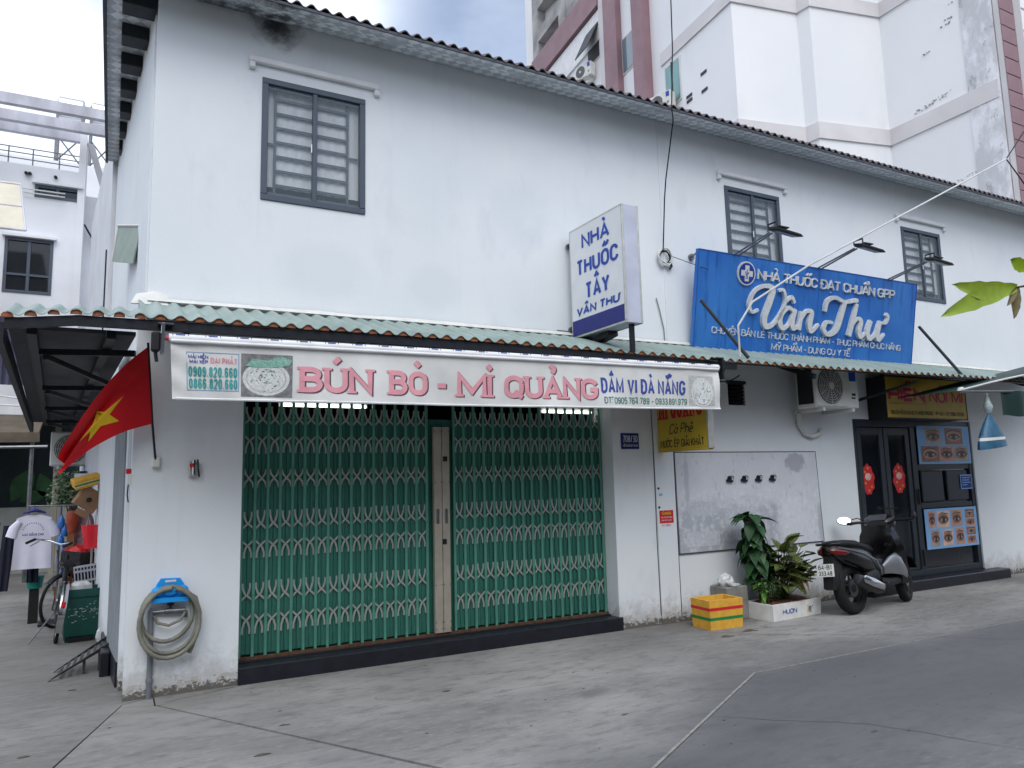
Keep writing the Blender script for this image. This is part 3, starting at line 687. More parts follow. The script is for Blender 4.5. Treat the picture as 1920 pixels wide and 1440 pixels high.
for q in ((10.05, 1.15, 10.55, 1.59), (10.64, 1.15, 11.15, 1.59)):
    lf.bbox(q[0], .03, q[1], q[2], .06, q[3], .012)
lf = lf.part("side_light", M_SLATE_D, door)
for q in ((9.98, .23, 11.2, 1.06), (9.98, 1.13, 11.2, 1.61), (9.98, 1.68, 11.2, 2.21)):
    p = MB(); p.box(q[0], .065, q[1], q[2], .07, q[3]); p.part("pane", M_DGLASS, lf)
for x, z in ((9.91, 1.12), (9.90, .28)):
    b = MB(); b.bbox(x, -.005, z, x + .025, .015, z + .22, .005); b.part("door_handle", M_BLACKP, door)
b = MB(); b.bbox(8.5, -.19, -.01, 11.62, -.002, .135, .01); b.box(8.62, -.002, -.01, 11.3, .34, .15); b.part("threshold", M_DARKSTEP, house)
b = MB(); b.box(8.5, .5, .9, 11.2, 1.1, .95); b.box(9.1, .5, .55, 9.7, .55, .9); b.part("counter", mat("counter_wood", (150, 130, 90), 0.6), house)
# ================================================================== corrugated awning over the pavement
awn = thing("corrugated_awning", "pale green corrugated awning with rusty wavy edge above the folding gate", "awning", (0, 0, 2.8))
def zE(x):
    if x < -.4: return 2.818 - (-.4 - x) * .14
    return 2.818 + .012 * math.sin(x * .7)
AY = -.9
b = MB(); corrugated(b, .0 - .005, 13.0, (AY, zE), (-.02, 3.12), .017, .006, .13, 8); b.part("sheet", M_ROOFG, awn, 60)
b = MB(); corrugated(b, -.785, -.005, (AY, zE), (-.46, lambda x: 2.955 + x * .05), .017, .006, .13, 8); b.part("sheet", M_ROOFG, awn, 60)
plug = share("ridge_plug", MB().prism([(-.036, 0, -.022), (.036, 0, -.022)] + [(math.cos(R(a)) * .034, 0, -.012 + math.sin(R(a)) * .026) for a in (15, 50, 90, 130, 165)], (0, .018, 0)), M_TERRA)
nplug = 99
for i in range(nplug):
    x = -.785 + .13 * (i if i < 6 else i)
    xx = -.785 + i * .13 if i <= 5 else -.005 + (i - 6) * .13
    if xx > 12.6: break
    place("ridge_plug", plug, (xx, AY + .012, zE(xx)), awn, (0, rnd.uniform(-.06, .06), 0), (1, 1, rnd.uniform(.85, 1.1)))
b = MB()
for xa, xb, hh_ in ((-.8, -.4, .095), (-.4, 2.0, .095), (2.0, 5.7, .095), (5.7, 12.9, .035)):
    za, zb = zE(xa), zE(xb)
    b.prism([(xa, AY + .03, za - hh_), (xb, AY + .03, zb - hh_), (xb, AY + .03, zb - .026), (xa, AY + .03, za - .024)], (0, .04, 0))
b.part("edge_beam", M_BLACKM, awn)
b = MB(); b.box(.06, -.05, 2.98, 12.9, -.004, 3.03); b.part("wall_beam", M_BLACKM, awn)
for x in (.3, 1.6, 2.9, 4.2, 5.5, 6.9, 12.0):
    b = MB(); b.obox((x, -.45, 2.86), (.04, .9, .06), (R(22), 0, 0)); b.part("rafter", M_BLACKM, awn)
for x in (1.35, 3.0):
    b = MB(); b.tube([(x, -.02, 2.45), (x + .03, -.82, 2.7)], .018, 8); b.part("stay", M_BLACKM, awn)
b = MB()
fl = [(x_, rnd.uniform(-.012, .012)) for x_ in [.06 + .35 * i for i in range(37)]]
for (xa, ja), (xb, jb) in zip(fl, fl[1:]):
    b.add([(xa, -.012, 3.165 + ja * .6), (xb, -.012, 3.165 + jb * .6), (xb, -.085 + jb, 3.118 + jb * .4), (xa, -.085 + ja, 3.118 + ja * .4)], [(0, 3, 2, 1)])
b.part("flashing", M_OFFW, awn)
b = MB(); b.prism([(-.06, -.1, 3.08), (.22, -.1, 3.08), (.22, -.02, 3.17), (.12, -.02, 3.21), (-.02, -.02, 3.18)], (0, .03, 0)); b.part("flashing_cap", M_OFFW, awn)
# lean-to along the side lane
lean = thing("side_leanto", "dark sheet lean-to roof with steel trusses over the side lane", "awning", (-.6, 1, 2.8))
b = MB(); b.prism([(-.82, -.47, 2.745), (-.02, -.47, 2.745), (-.02 + sx(3.9), 3.9, 2.745), (-.62, 7.9, 2.745), (-1.33, 7.9, 2.745)], (0, 0, .03)); b.part("sheet", M_DARKSH, lean)
b = MB(); b.prism([(-.84, -.86, 2.58), (-.80, -.86, 2.58), (-1.31, 7.9, 2.58), (-1.36, 7.9, 2.58)], (0, 0, .13)); b.part("fascia", M_BLACKM, lean)
def beam(p, q, w, name="truss_bar"):
    p, q = V(p), V(q); d = q - p; m_ = Matrix.Translation((p + q) / 2) @ d.to_track_quat('X', 'Z').to_matrix().to_4x4()
    t = MB(); t.M = m_; t.box(-d.length / 2, -w / 2, -w / 2, d.length / 2, w / 2, w / 2); return t.part(name, M_BLACKM, lean)
beam((-.66, -.7, 2.70), (-1.12, 7.7, 2.70), .06); beam((-.18, -.7, 2.70), (-.75, 7.7, 2.70), .06)
for y in (-.1, 2.2, 4.4, 6.5):
    k = -.058 * y
    beam((-.66 + k, y, 2.645), (-.02 + k, y - .15, 2.645), .045); beam((-.62 + k, y, 2.61), (-.16 + k, y + 1.7, 2.61), .04)
M_POSTG = mat("grey_post", (128, 126, 120), .6, .2)

# ================================================================== retractable banner awning
ban = thing("banner_awning", "white rolled awning with a long noodle-shop banner hanging below its roller", "awning", (2.7, -.97, 2.2))
B0 = V((.189, -.97, 2.222)); BW, BH = 5.14, .405
BX = V((5.148, 0, .047)).normalized(); BZ = V((0, 0, 1))
def ban_fn(x, y, d=0.0):
    u = max(0, min(1, x / BW)); e = 1 - max(0, min(1, y / BH))
    wv = .014 * math.sin(x * 3.1 + .4) * e + .007 * math.sin(x * 9.7 + y * 9) * e + .012 * math.exp(-x * 7) * math.sin(y * 30 + x * 22) + .012 * math.exp(-(BW - x) * 4) * math.sin(y * 14 - x * 12)
    sag = -.010 * math.sin(u * math.pi) * e
    p = B0 + BX * x + BZ * (y + sag)
    return p + V((.025 * (1 - x / .6) * (1 - y / BH) if x < .6 else 0, wv - d, 0))
M_VINYL = mat("banner_vinyl", (222, 222, 218), .42, 0, .16, 2.5, .12, 9)
b = MB(); b.grid(lambda u, v: ban_fn(u * BW, v * BH), 120, 12); b.grid(lambda u, v: ban_fn((1 - u) * BW, v * BH) + V((0, .004, 0)), 120, 12)
val = b.part("valance", M_VINYL, ban, True)
r0, r1 = ban_fn(-.01, BH + .028), ban_fn(BW + .01, BH + .028); r0.y = r1.y = -.955
b = MB(); b.tube([r0, r1], .032, 14); roll = b.part("roller", M_WHITE, ban, 40)
b = MB(); b.tube([ban_fn(.0, BH + .005) + V((0, -.012, 0)), ban_fn(BW, BH + .005) + V((0, -.012, 0))], .014, 10); b.tube([ban_fn(.02, .004), *[ban_fn(BW * k / 20, .004) for k in range(1, 20)], ban_fn(BW, .004)], .009, 6); b.part("batten", M_WHITE, ban, 40)
M_BLUESM = mat("roller_print_blue", (106, 122, 190), .6)
b = MB()
for i in range(24):
    c_ = r0 + (r1 - r0) * ((i + .35) / 24)
    for w_, o_ in ((.06, 0), (.006, .05), (.006, -.05)):
        q_ = c_ + BX * o_ + V((0, -.0255, .021)); b.M = Matrix.Translation(q_) @ Matrix.Rotation(R(-50), 4, 'X'); b.box(-w_ / 2, -.006, -.0015, w_ / 2, .006, .0015); b.M = None
tag(b.part("roller_print", M_BLUESM, roll), kind="stuff")
for (p, s_) in ((r0, -1), (r1, 1)):
    b = MB(); b.bbox(p.x + s_ * .03, -1.0, p.z - .12, p.x + s_ * .045, -.93, p.z + .1, .003); b.obox((p.x + s_ * .02, -.92, p.z + .1), (.1, .12, .012)); b.part("bracket", M_CHROME if s_ < 0 else M_BLACKM, ban)
b = MB(); b.bbox(r0.x - .11, -.97, r0.z - .1, r0.x - .05, -.9, r0.z + .04, .012); b.tube([(r0.x - .08, -.93, r0.z - .1), (r0.x - .07, -.93, r0.z - .17)], .012, 8); b.part("crank_gear", M_BLACKP, ban)
b = MB(); b.tube([r0 + BX * -.03, r0 + BX * .01], .02, 10); b.part("roller_plug", mat("pink_plastic", (214, 90, 110), .5), ban)
for x in (.95, 4.9):
    b = MB(); b.tube([(x, -.3, 2.62), (x + .25, -.9, 2.63)], .014, 8); b.tube([(x + .25, -.9, 2.63), (x + .5, -.95, 2.66)], .012, 8); b.part("folding_arm", M_BLACKM, ban)
# banner print
M_PINK = mat("faded_red_print", (226, 156, 166), .55, 0, .12, 8); M_PSH = mat("print_shadow", (92, 66, 78), .55)
M_TEAL = mat("teal_print", (66, 158, 156), .55, 0, .3, 14); M_DBLUE = mat("dark_blue_print", (62, 80, 160), .55, 0, .1, 6); M_DGREEN = mat("green_print", (70, 130, 116), .55, 0, .2, 8)
def ban_text(name, text, x, y, h, w, t, m, serif=False, lift=.003, each=False):
    return lettering(name, text, h, w, t, m, val, lambda a, c, d: ban_fn(x + a, y + c, d), 0, lift, serif, each)
for txt, x, w in (("BÚN", .895, .57), ("BÒ", 1.60, .335), ("-", 2.005, .115), ("MÌ", 2.20, .33), ("QUẢNG", 2.65, .97)):
    ban_text("banner_lettering", txt, x + .012, .066, .195, w, .21, M_PSH, True, .0018)
    ban_text("banner_lettering", txt, x, .072, .195, w, .21, M_PINK, True, .0042, True)
ban_text("banner_lettering", "ĐẬM VỊ ĐÀ NẴNG", 3.66, .135, .145, 1.03, .17, M_DBLUE, each=True)
ban_text("banner_lettering", "ĐT: 0905.764.789 - 0933.891.979", 3.69, .04, .062, 1.02, .14, M_DGREEN)
b = MB()
for q in ((.10, .335, .46, .34), (.10, .065, .46, .07), (.10, .07, .105, .335), (.455, .07, .46, .335)):
    b.grid(lambda u, v: ban_fn(q[0] + (q[2] - q[0]) * u, q[1] + (q[3] - q[1]) * v, .002), 10, 1)
b.part("phone_frame", mat("pale_blue_print", (120, 160, 200), .6), val)
ban_text("banner_lettering", "MÁI HIÊN", .112, .293, .026, .135, .2, M_DBLUE); ban_text("banner_lettering", "MÁI XẾP", .12, .258, .026, .125, .2, M_DBLUE)
ban_text("banner_lettering", "ĐẠI PHÁT", .262, .262, .042, .185, .2, M_PINK)
ban_text("banner_lettering", "0909.820.660", .112, .162, .074, .335, .15, M_TEAL); ban_text("banner_lettering", "0866.820.660", .114, .078, .074, .335, .15, M_TEAL)
# printed bowls: a faded food picture = dark ground, pale plate, scattered herbs
M_PGR = mat("print_grey", (128, 128, 130), .6, 0, .4, 30); M_PWH = mat("print_pale", (214, 216, 214), .6, 0, .25, 60); M_PLG = mat("print_light_grey", (190, 192, 190), .6, 0, .3, 45); M_PGN = mat("print_herb", (136, 182, 166), .6, 0, .4, 60)
def print_poly(pts, m, d, name="printed_picture"):
    b = MB(); cx = sum(p[0] for p in pts) / len(pts); cy = sum(p[1] for p in pts) / len(pts)
    vs = [ban_fn(cx, cy, d)] + [ban_fn(p[0], p[1], d) for p in pts]; n = len(pts)
    b.add(vs, [(0, 1 + k, 1 + (k + 1) % n) for k in range(n)]); return b
def bowl(cx, cy, rx, ry, x0, y0, x1, y1, dark):
    p = MB(); p.grid(lambda u, v: ban_fn(x0 + (x1 - x0) * u, y0 + (y1 - y0) * v, .002), 8, 6); pic = p.part("printed_picture", dark, val)
    for k, (s_, m_) in enumerate(((1.0, M_PWH), (.86, M_PLG), (.8, M_PWH))): print_poly(arc(cx, cy, rx * s_, ry * s_, 0, 345, 23), m_, .003 + .0006 * k).part("printed_bowl", m_, pic)
    gb_ = MB(); db_ = MB()
    for i in range(46):
        a = rnd.uniform(0, 6.28); q = math.sqrt(rnd.random()) * .76; px, py = cx + math.cos(a) * q * rx, cy + math.sin(a) * q * ry; s_ = rnd.uniform(.004, .011)
        t = print_poly([(px + math.cos(j * 1.57 + a) * s_ * (1.6 if j % 2 else .6), py + math.sin(j * 1.57 + a) * s_ * (1.2 if j % 2 else .6)) for j in range(4)], None, .0052)
        (gb_ if i % 3 == 0 else db_).add(t.v, t.f)
    gb_.part("printed_herb", M_PGN, pic); db_.part("printed_garnish", M_PGR, pic)
    return pic
pic = bowl(.655, .165, .17, .125, .475, .03, .845, .345, M_PGR)
print_poly([(.50, .255), (.56, .31), (.66, .30), (.76, .335), (.84, .31), (.82, .265), (.72, .25), (.6, .245)], None, .0058).part("printed_herb", M_PGN, pic)
bowl(4.90, .17, .135, .15, 4.735, .035, 5.06, .335, M_PLG)
# ================================================================== pharmacy light box, square to the wall
lbx = thing("light_box_sign", "white light-box pharmacy sign with blue letters projecting above the awning", "sign", (4.23, -.55, 3.07))
LX0, LX1, LY0, LY1, LZ0, LZ1 = 4.13, 4.335, -1.04, -.09, 3.07, 4.255
M_LBF = mat("light_box_face", (224, 226, 228), .35, 0, .06, 4); M_LBE = mat("light_box_end", (196, 200, 216), .5, 0, .1, 5, .05, 40); M_ALU = mat("aluminium_trim", (196, 196, 190), .4, .6, .15, 12)
b = MB(); b.box(LX0 + .006, LY0 + .006, LZ0 + .006, LX1 - .006, LY1 - .006, LZ1 - .006); b.part("box", M_LBE, lbx)
b = MB(); b.box(LX0 + .001, LY0 + .02, LZ0 + .02, LX0 + .007, LY1 - .02, LZ1 - .02); face = b.part("face", M_LBF, lbx)
b = MB(); b.box(LX1 - .007, LY0 + .02, LZ0 + .02, LX1 - .001, LY1 - .02, LZ1 - .02); b.part("face", M_LBF, lbx)
b = MB()
for x in (LX0, LX1 - .022):
    for q in ((LY0, LZ0, LY1, LZ0 + .022), (LY0, LZ1 - .022, LY1, LZ1), (LY0, LZ0 + .022, LY0 + .022, LZ1 - .022), (LY1 - .022, LZ0 + .022, LY1, LZ1 - .022)): b.bbox(x, q[0], q[1], x + .022, q[2], q[3], .004)
b.part("trim", M_ALU, lbx)
b = MB(); b.box(LX0 - .002, LY0 + .022, LZ0 + .022, LX0 + .003, LY1 - .022, LZ0 + .185); b.part("blue_band", M_NAVY, face)
lf_ = plane_fn((LX0, LY1, LZ0), (0, -1, 0), (0, 0, 1))
for txt, a, z, h, w in (("NHÀ", .24, .92, .16, .50), ("THUỐC", .13, .645, .17, .74), ("TÂY", .28, .37, .175, .43)):
    lettering("sign_lettering", txt, h, w / 1.3, .175, M_BLUEINK, face, lambda x, y, d, a=a, z=z: lf_(a + x * 1.3, z + y, d), 0, .003, each=True)
lettering("sign_lettering", "VÂN THƯ", .09, .76 / 1.4, .22, M_BLUEINK, face, lambda x, y, d: lf_(.1 + x * 1.4 + .12 * y, .222 + y, d), 0, .003, each=True)
b = MB(); b.tube([(LX0 + .03, -.002, LZ1 - .14), (LX0 + .03, -.12, LZ1 - .14)], .014, 8); b.disc((LX0 + .03, -.03, LZ1 - .14), .03, 'y', 10, .03); b.part("wall_fixing", M_STEEL, lbx)
b = MB(); b.tube([(LX0 + .03, -.002, LZ0 + .12), (LX0 + .03, -.12, LZ0 + .12)], .014, 8); b.disc((LX0 + .03, -.03, LZ0 + .12), .03, 'y', 10, .03); b.part("wall_fixing", M_STEEL, lbx)
b = MB(); b.box(LX0 + .1, LY0 + .06, 2.80, LX0 + .14, LY0 + .1, LZ0 + .01); b.part("post", M_BLACKM, lbx)
b = MB(); b.obox((LX0 + .14, -.45, 3.03), (.12, .36, .06), (R(-8), 0, 0)); b.part("ballast_box", M_BLACKP, lbx)

# ================================================================== blue pharmacy fascia sign
blu = thing("blue_shop_sign", "large weathered blue sign with raised white script leaning out above the awning", "sign", (7.8, -.2, 3.08))
def blue_surface():
    w = NT("blue_sign_paint", .42)
    base = w.mix(w.ramp(w.noise(1.6, 5), .3, .7), (40, 104, 186), (58, 124, 200))
    base = w.mix(w.math('MULTIPLY', w.ramp(w.noise(5, 5, .6, (2.2, 1, .16)), .5, .74), .6), base, (22, 62, 132))
    base = w.mix(w.math('MULTIPLY', w.ramp(w.noise(9, 5, .6, (2.6, 1, .13), (4, 0, 2)), .6, .8), .35), base, (120, 168, 214))
    w.color(base); w.bump(w.noise(3, 3), .15, .02); return w.m
M_BLUES = blue_surface()
BY0, BZ0, BY1, BZ1, BXa, BXb = -.10, 3.09, -.30, 4.23, 5.79, 9.86
buy = V((0, BY1 - BY0, BZ1 - BZ0)).normalized(); bn = V((1, 0, 0)).cross(buy); BHt = math.hypot(BY1 - BY0, BZ1 - BZ0)
blf = plane_fn((BXa, BY0, BZ0), (1, 0, 0), buy)
b = MB(); b.add([blf(0, 0, 0), blf(BXb - BXa, -.02, 0), blf(BXb - BXa, BHt, 0), blf(0, BHt, 0), blf(0, 0, -.05), blf(BXb - BXa, -.02, -.05), blf(BXb - BXa, BHt, -.05), blf(0, BHt, -.05)],
    [(0, 1, 2, 3), (5, 4, 7, 6), (1, 0, 4, 5), (2, 1, 5, 6), (3, 2, 6, 7), (0, 3, 7, 4)])
panel = b.part("panel", M_BLUES, blu)
b = MB(); w_ = BXb - BXa
for q in ((0, 0, w_, .012), (0, BHt - .012, w_, BHt), (0, .012, .012, BHt - .012), (w_ - .012, .012, w_, BHt - .012)): b.prism([blf(q[0], q[1], 0), blf(q[2], q[1], 0), blf(q[2], q[3], 0), blf(q[0], q[3], 0)], bn * .004)
b.prism([blf(2.06, .012, 0), blf(2.066, .012, 0), blf(2.066, BHt - .012, 0), blf(2.06, BHt - .012, 0)], bn * .002)
b.part("edge_trim", mat("blue_trim", (34, 84, 160), .5), panel)
M_LET = mat("raised_letter_white", (214, 216, 216), .4, 0, .14, 20)
def sub(x, y, fn): return lambda a, c, d: fn(x + a, y + c, d)
lettering("raised_letter", "NHÀ THUỐC ĐẠT CHUẨN GPP", .125, 2.62, .145, M_LET, panel, sub(.95, .89, blf), .022, .0, each=True)
lettering("raised_letter", "CHUYÊN BÁN LẺ THUỐC THÀNH PHẨM - THỰC PHẨM CHỨC NĂNG", .083, 3.52, .115, M_LET, panel, sub(.27, .185, blf), .010, .0, each=True)
lettering("raised_letter", "MỸ PHẨM - DỤNG CỤ Y TẾ", .083, 1.47, .12, M_LET, panel, sub(1.27, .045, blf), .010, .0, each=True)
# round emblem: white ring, blue disc, white cross with bowl and serpent
b = MB(); b.add([blf(.76 + .145 * math.cos(a), .945 + .145 * math.sin(a), d) for d in (0, .02) for a in [2 * math.pi * k / 32 for k in range(32)]], [tuple(range(32, 64))] + [(k, (k + 1) % 32, 32 + (k + 1) % 32, 32 + k) for k in range(32)])
em = b.part("emblem", M_LET, panel)
b = MB(); b.add([blf(.76 + .128 * math.cos(a), .945 + .128 * math.sin(a), .023) for a in [2 * math.pi * k / 32 for k in range(32)]], [tuple(range(32))]); b.part("emblem_disc", mat("emblem_blue", (28, 58, 150), .4), em)
b = MB(); c_ = .034; e_ = .096
b.add([blf(.76 + x, .945 + y, .026) for x, y in ((-c_, -e_), (c_, -e_), (c_, -c_), (e_, -c_), (e_, c_), (c_, c_), (c_, e_), (-c_, e_), (-c_, c_), (-e_, c_), (-e_, -c_), (-c_, -c_))], [tuple(range(12))]); b.part("emblem_cross", M_LET, em)
b = MB(); strokes_mesh(b, [[(-.03, .02), (-.02, -.005), (0, -.012), (.02, -.005), (.03, .02)], [(0, -.012), (0, -.055)], [(-.02, -.058), (.02, -.058)], [(.012, -.04), (-.014, -.028), (.014, .0), (-.008, .03), (.008, .05)]], .008, lambda x, y, d: blf(.76 + x, .945 + y, d), 0, .029); b.part("emblem_bowl", M_BLUEINK, em)
# script wordmark: each letter is a raised shape with swelling strokes
def swell(mb, pts, ws, fn, depth):
    P = [];  n = len(pts)                                     # Catmull-Rom through the given points
    for i in range(n - 1):
        p0, p1, p2, p3 = pts[max(i - 1, 0)], pts[i], pts[i + 1], pts[min(i + 2, n - 1)]
        for k in range(6):
            t = k / 6; f = lambda a, b_, c, d: .5 * ((2 * b_) + (-a + c) * t + (2 * a - 5 * b_ + 4 * c - d) * t * t + (-a + 3 * b_ - 3 * c + d) * t ** 3)
            P.append((f(p0[0], p1[0], p2[0], p3[0]), f(p0[1], p1[1], p2[1], p3[1]), ws[i] + (ws[i + 1] - ws[i]) * t))
    P.append((*pts[-1], ws[-1]))
    L, Q = [], []
    for i, p in enumerate(P):
        a, c = P[max(i - 1, 0)], P[min(i + 1, len(P) - 1)]; tx, ty = c[0] - a[0], c[1] - a[1]; l_ = math.hypot(tx, ty) or 1
        L.append((p[0] - ty / l_ * p[2] / 2, p[1] + tx / l_ * p[2] / 2)); Q.append((p[0] + ty / l_ * p[2] / 2, p[1] - tx / l_ * p[2] / 2))
    n = len(L)
    vs = [fn(x, y, depth) for x, y in L + Q] + [fn(x, y, 0) for x, y in L + Q]
    fs = [(n + k, n + k + 1, k + 1, k) for k in range(n - 1)] + [(k, k + 1, 2 * n + k + 1, 2 * n + k) for k in range(n - 1)] + [(n + k + 1, n + k, 3 * n + k, 3 * n + k + 1) for k in range(n - 1)]
    fs += [(0, 2 * n, 3 * n, n), (n - 1, 2 * n - 1, 4 * n - 1, 3 * n - 1)]
    mb.add(vs, fs)
TH, TN = .085, .034
SCRIPT = {
 'V': [([(.16, .20), (.06, .16), (.0, .26), (.06, .42), (.22, .50), (.36, .47), (.33, .30), (.28, .12), (.32, .01), (.44, .04), (.56, .20), (.60, .36), (.54, .48), (.46, .46)], [TN, TN, .05, .045, .05, .07, TH, TH, .075, .05, .045, .04, .04, TN])],
 'a': [([(.26, .22), (.16, .27), (.05, .19), (.03, .08), (.1, .0), (.19, .05), (.26, .2)], [TN, .05, .07, TH, .06, .04, TN]), ([(.28, .26), (.25, .1), (.29, .01), (.38, .06)], [.06, TH, .06, TN])],
 'n': [([(.02, .24), (.0, .0)], [.06, .075]), ([(.01, .12), (.1, .25), (.2, .24), (.19, .1), (.24, .0), (.36, .1)], [TN, .045, .07, TH, .06, TN])],
 'T': [([(.0, .30), (.02, .44), (.16, .50), (.36, .46), (.56, .5), (.62, .49)], [.05, .06, .05, .045, .06, TN]), ([(.36, .47), (.32, .28), (.26, .08), (.12, .0), (.02, .06), (.06, .16), (.18, .16)], [.07, TH, TH, .055, .06, .05, TN])],
 'h': [([(.08, .46), (.04, .22), (.0, .0)], [.05, .075, .07]), ([(.02, .12), (.12, .25), (.21, .22), (.2, .08), (.25, .0), (.34, .07)], [TN, .045, .07, TH, .055, TN])],
 'u': [([(.04, .25), (.0, .1), (.06, .0), (.16, .06), (.22, .18)], [.065, TH, .06, .045, TN]), ([(.24, .26), (.21, .08), (.26, .0), (.36, .09)], [.06, TH, .055, TN]), ([(.26, .24), (.36, .25), (.39, .33), (.34, .37)], [TN, .045, .05, .045])],
}
for ch, ox, oy, sc in (('V', .80, .325, 1.0), ('a', 1.32, .33, .98), ('n', 1.70, .33, .98), ('T', 2.14, .31, .98), ('h', 2.66, .32, .95), ('u', 3.02, .31, .98)):
    b = MB()
    for i, (pts, ws) in enumerate(SCRIPT[ch]): swell(b, [(p[0] * sc + p[1] * .10, p[1] * sc) for p in pts], ws, lambda x, y, d, i=i: blf(ox + x, oy + y, d + (.001 * i if d else 0)), .04)
    if ch == 'a': swell(b, [(.12, .33), (.22, .40), (.28, .33)], [.035, .05, .035], lambda x, y, d: blf(ox + x, oy + y, d), .04)
    b.part("script_letter", M_LET, panel)
for (p, q) in (((5.77, -.31, 3.60), (5.86, -.88, 2.85)), ((9.78, -.32, 3.60), (9.74, -.88, 2.82))):
    b = MB(); b.tube([p, q], .02, 10); b.part("prop", M_BLACKM, blu)
for z in (4.15,):
    b = MB(); b.tube([(5.80, -.28, 4.20), (5.93, -.01, 4.22)], .012, 8); b.disc((5.93, -.015, 4.22), .04, 'y', 10, .03); b.part("wall_stay", M_STEEL, blu)
    b = MB(); b.tube([(9.84, -.28, 4.20), (9.9, -.01, 4.22)], .012, 8); b.part("wall_stay", M_STEEL, blu)
for i, (x, lab) in enumerate(((6.35, "floodlight on twin arms above the round emblem of the blue sign"), (7.80, "floodlight on twin arms above the middle of the blue sign"), (9.2, "floodlight on twin arms at the blue sign's end before the third upstairs window"))):
    fl_ = thing("floodlight", lab, "lamp", (x, -.3, 4.23), "floodlights along the blue sign")
    hx, hy, hz = x + .0, -.98, 4.33
    for o_ in (0, .07):
        b = MB(); b.tube([(x + o_, -.29, 4.22), (hx + o_ * .6, hy + .12, hz - .005)], .011, 8); b.part("arm", M_STEEL, fl_)
    b = MB(); b.M = Matrix.Translation((hx + .03, hy, hz - .02)) @ Euler((R(14), R(4), 0)).to_matrix().to_4x4()
    b.loft([ring(-.13, 0, 0, .05, .012, 12, 6), ring(-.12, 0, .0, .062, .022, 12, 6), ring(.26, 0, .0, .062, .018, 12, 6), ring(.31, 0, -.006, .055, .005, 12, 6)]); head = b.part("lamp_head", M_BLACKP, fl_, 40)
    b = MB(); b.M = Matrix.Translation((hx + .03, hy, hz - .02)) @ Euler((R(14), R(4), 0)).to_matrix().to_4x4(); b.box(-.08, -.05, -.024, .25, .05, -.0215); b.part("lens", mat("frosted_lens", (120, 124, 126), .3), head)
    b = MB(); b.tube([(hx - .09, hy - .06, hz), (hx - .09, hy - .06, hz + .05), (hx - .09, hy + .06, hz + .05), (hx - .09, hy + .06, hz)], .01, 6); b.box(hx - .03, hy - .05, hz + .006, hx + .12, hy + .05, hz + .02); b.part("yoke", M_BLACKM, fl_)

# ================================================================== yellow projecting noodle sign (partly behind the banner)
ysg = thing("yellow_projecting_sign", "yellow projecting coffee and juice sign hanging behind the banner's end", "sign", (5.3, -.4, 1.88))
M_YS = mat("yellow_sign", (198, 168, 52), .45, 0, .12, 5); M_CRIM = mat("crimson_print", (198, 30, 48), .5)
b = MB(); b.box(5.28, -.81, 1.885, 5.35, -.02, 2.84); yb = b.part("box", M_YS, ysg)
b = MB(); b.bbox(5.275, -.835, 1.88, 5.355, -.811, 2.85, .004); b.bbox(5.274, -.81, 2.841, 5.356, -.02, 2.855, .003); b.part("trim", M_ALU, ysg)
b = MB(); b.bbox(5.276, -.81, 1.868, 5.354, -.02, 1.884, .003); b.part("bottom_trim", M_YS, ysg)
yf = plane_fn((5.28, -.02, 1.885), (0, -1, 0), (0, 0, 1))
lettering("sign_lettering", "MÌ QUẢNG", .2, .70, .19, M_CRIM, yb, sub(.03, .345, yf), 0, .002, True, True)
lettering("sign_lettering", "BÚN BÒ", .2, .6, .19, M_CRIM, yb, sub(.08, .66, yf), 0, .002, True)
lettering("sign_lettering", "Cà Phê", .115, .38, .1, M_INK, yb, lambda x, y, d: yf(.19 + x + .28 * y, .175 + y, d), 0, .002)
lettering("sign_lettering", "NƯỚC ÉP GIẢI KHÁT", .085, .70, .125, M_INK, yb, sub(.04, .03, yf), 0, .002, each=True)
for z in (1.95, 2.7):
    b = MB(); b.tube([(5.3, .0, z), (5.3, -.03, z)], .012, 8); b.part("wall_fixing", M_BLACKM, ysg)

# ================================================================== yellow eyelash sign over the glass door
hsg = thing("yellow_lash_sign", "dark-sided yellow box sign with magenta letters above the glass door", "sign", (9.85, -.2, 2.3))
b = MB(); b.box(8.96, -.28, 2.305, 10.77, -.004, 2.875); b.part("box", M_BLACKP, hsg)
b = MB(); b.box(8.965, -.284, 2.312, 10.765, -.281, 2.868); hp = b.part("face", M_YS, hsg)
b = MB()
for q in ((8.955, 2.298, 10.775, 2.315), (8.955, 2.865, 10.775, 2.882), (8.955, 2.315, 8.97, 2.865), (10.76, 2.315, 10.775, 2.865)): b.bbox(q[0], -.29, q[1], q[2], -.27, q[3], .003)
b.part("trim", M_BLACKM, hsg)
M_MAG = mat("magenta_print", (200, 28, 84), .5); hf = plane_fn((8.965, -.284, 2.31), (1, 0, 0), (0, 0, 1))
lettering("sign_lettering", "HIỀN", .19, .80, .25, M_MAG, hp, sub(.05, .225, hf), 0, .002); lettering("sign_lettering", "NỐI", .175, .42, .2, M_MAG, hp, sub(.94, .225, hf), 0, .002); lettering("sign_lettering", "MI", .175, .27, .22, M_MAG, hp, sub(1.46, .225, hf), 0, .002)
lettering("sign_lettering", "708/30 HỒNG BÀNG, P. NHƠN PHONG - TP. HCM - ĐT: 0984.213.510", .058, 1.66, .13, M_INK, hp, sub(.06, .045, hf), 0, .002)
b = MB(); b.box(9.02, -.2855, 2.505, 9.82, -.2845, 2.512); b.part("underline", M_MAG, hp)

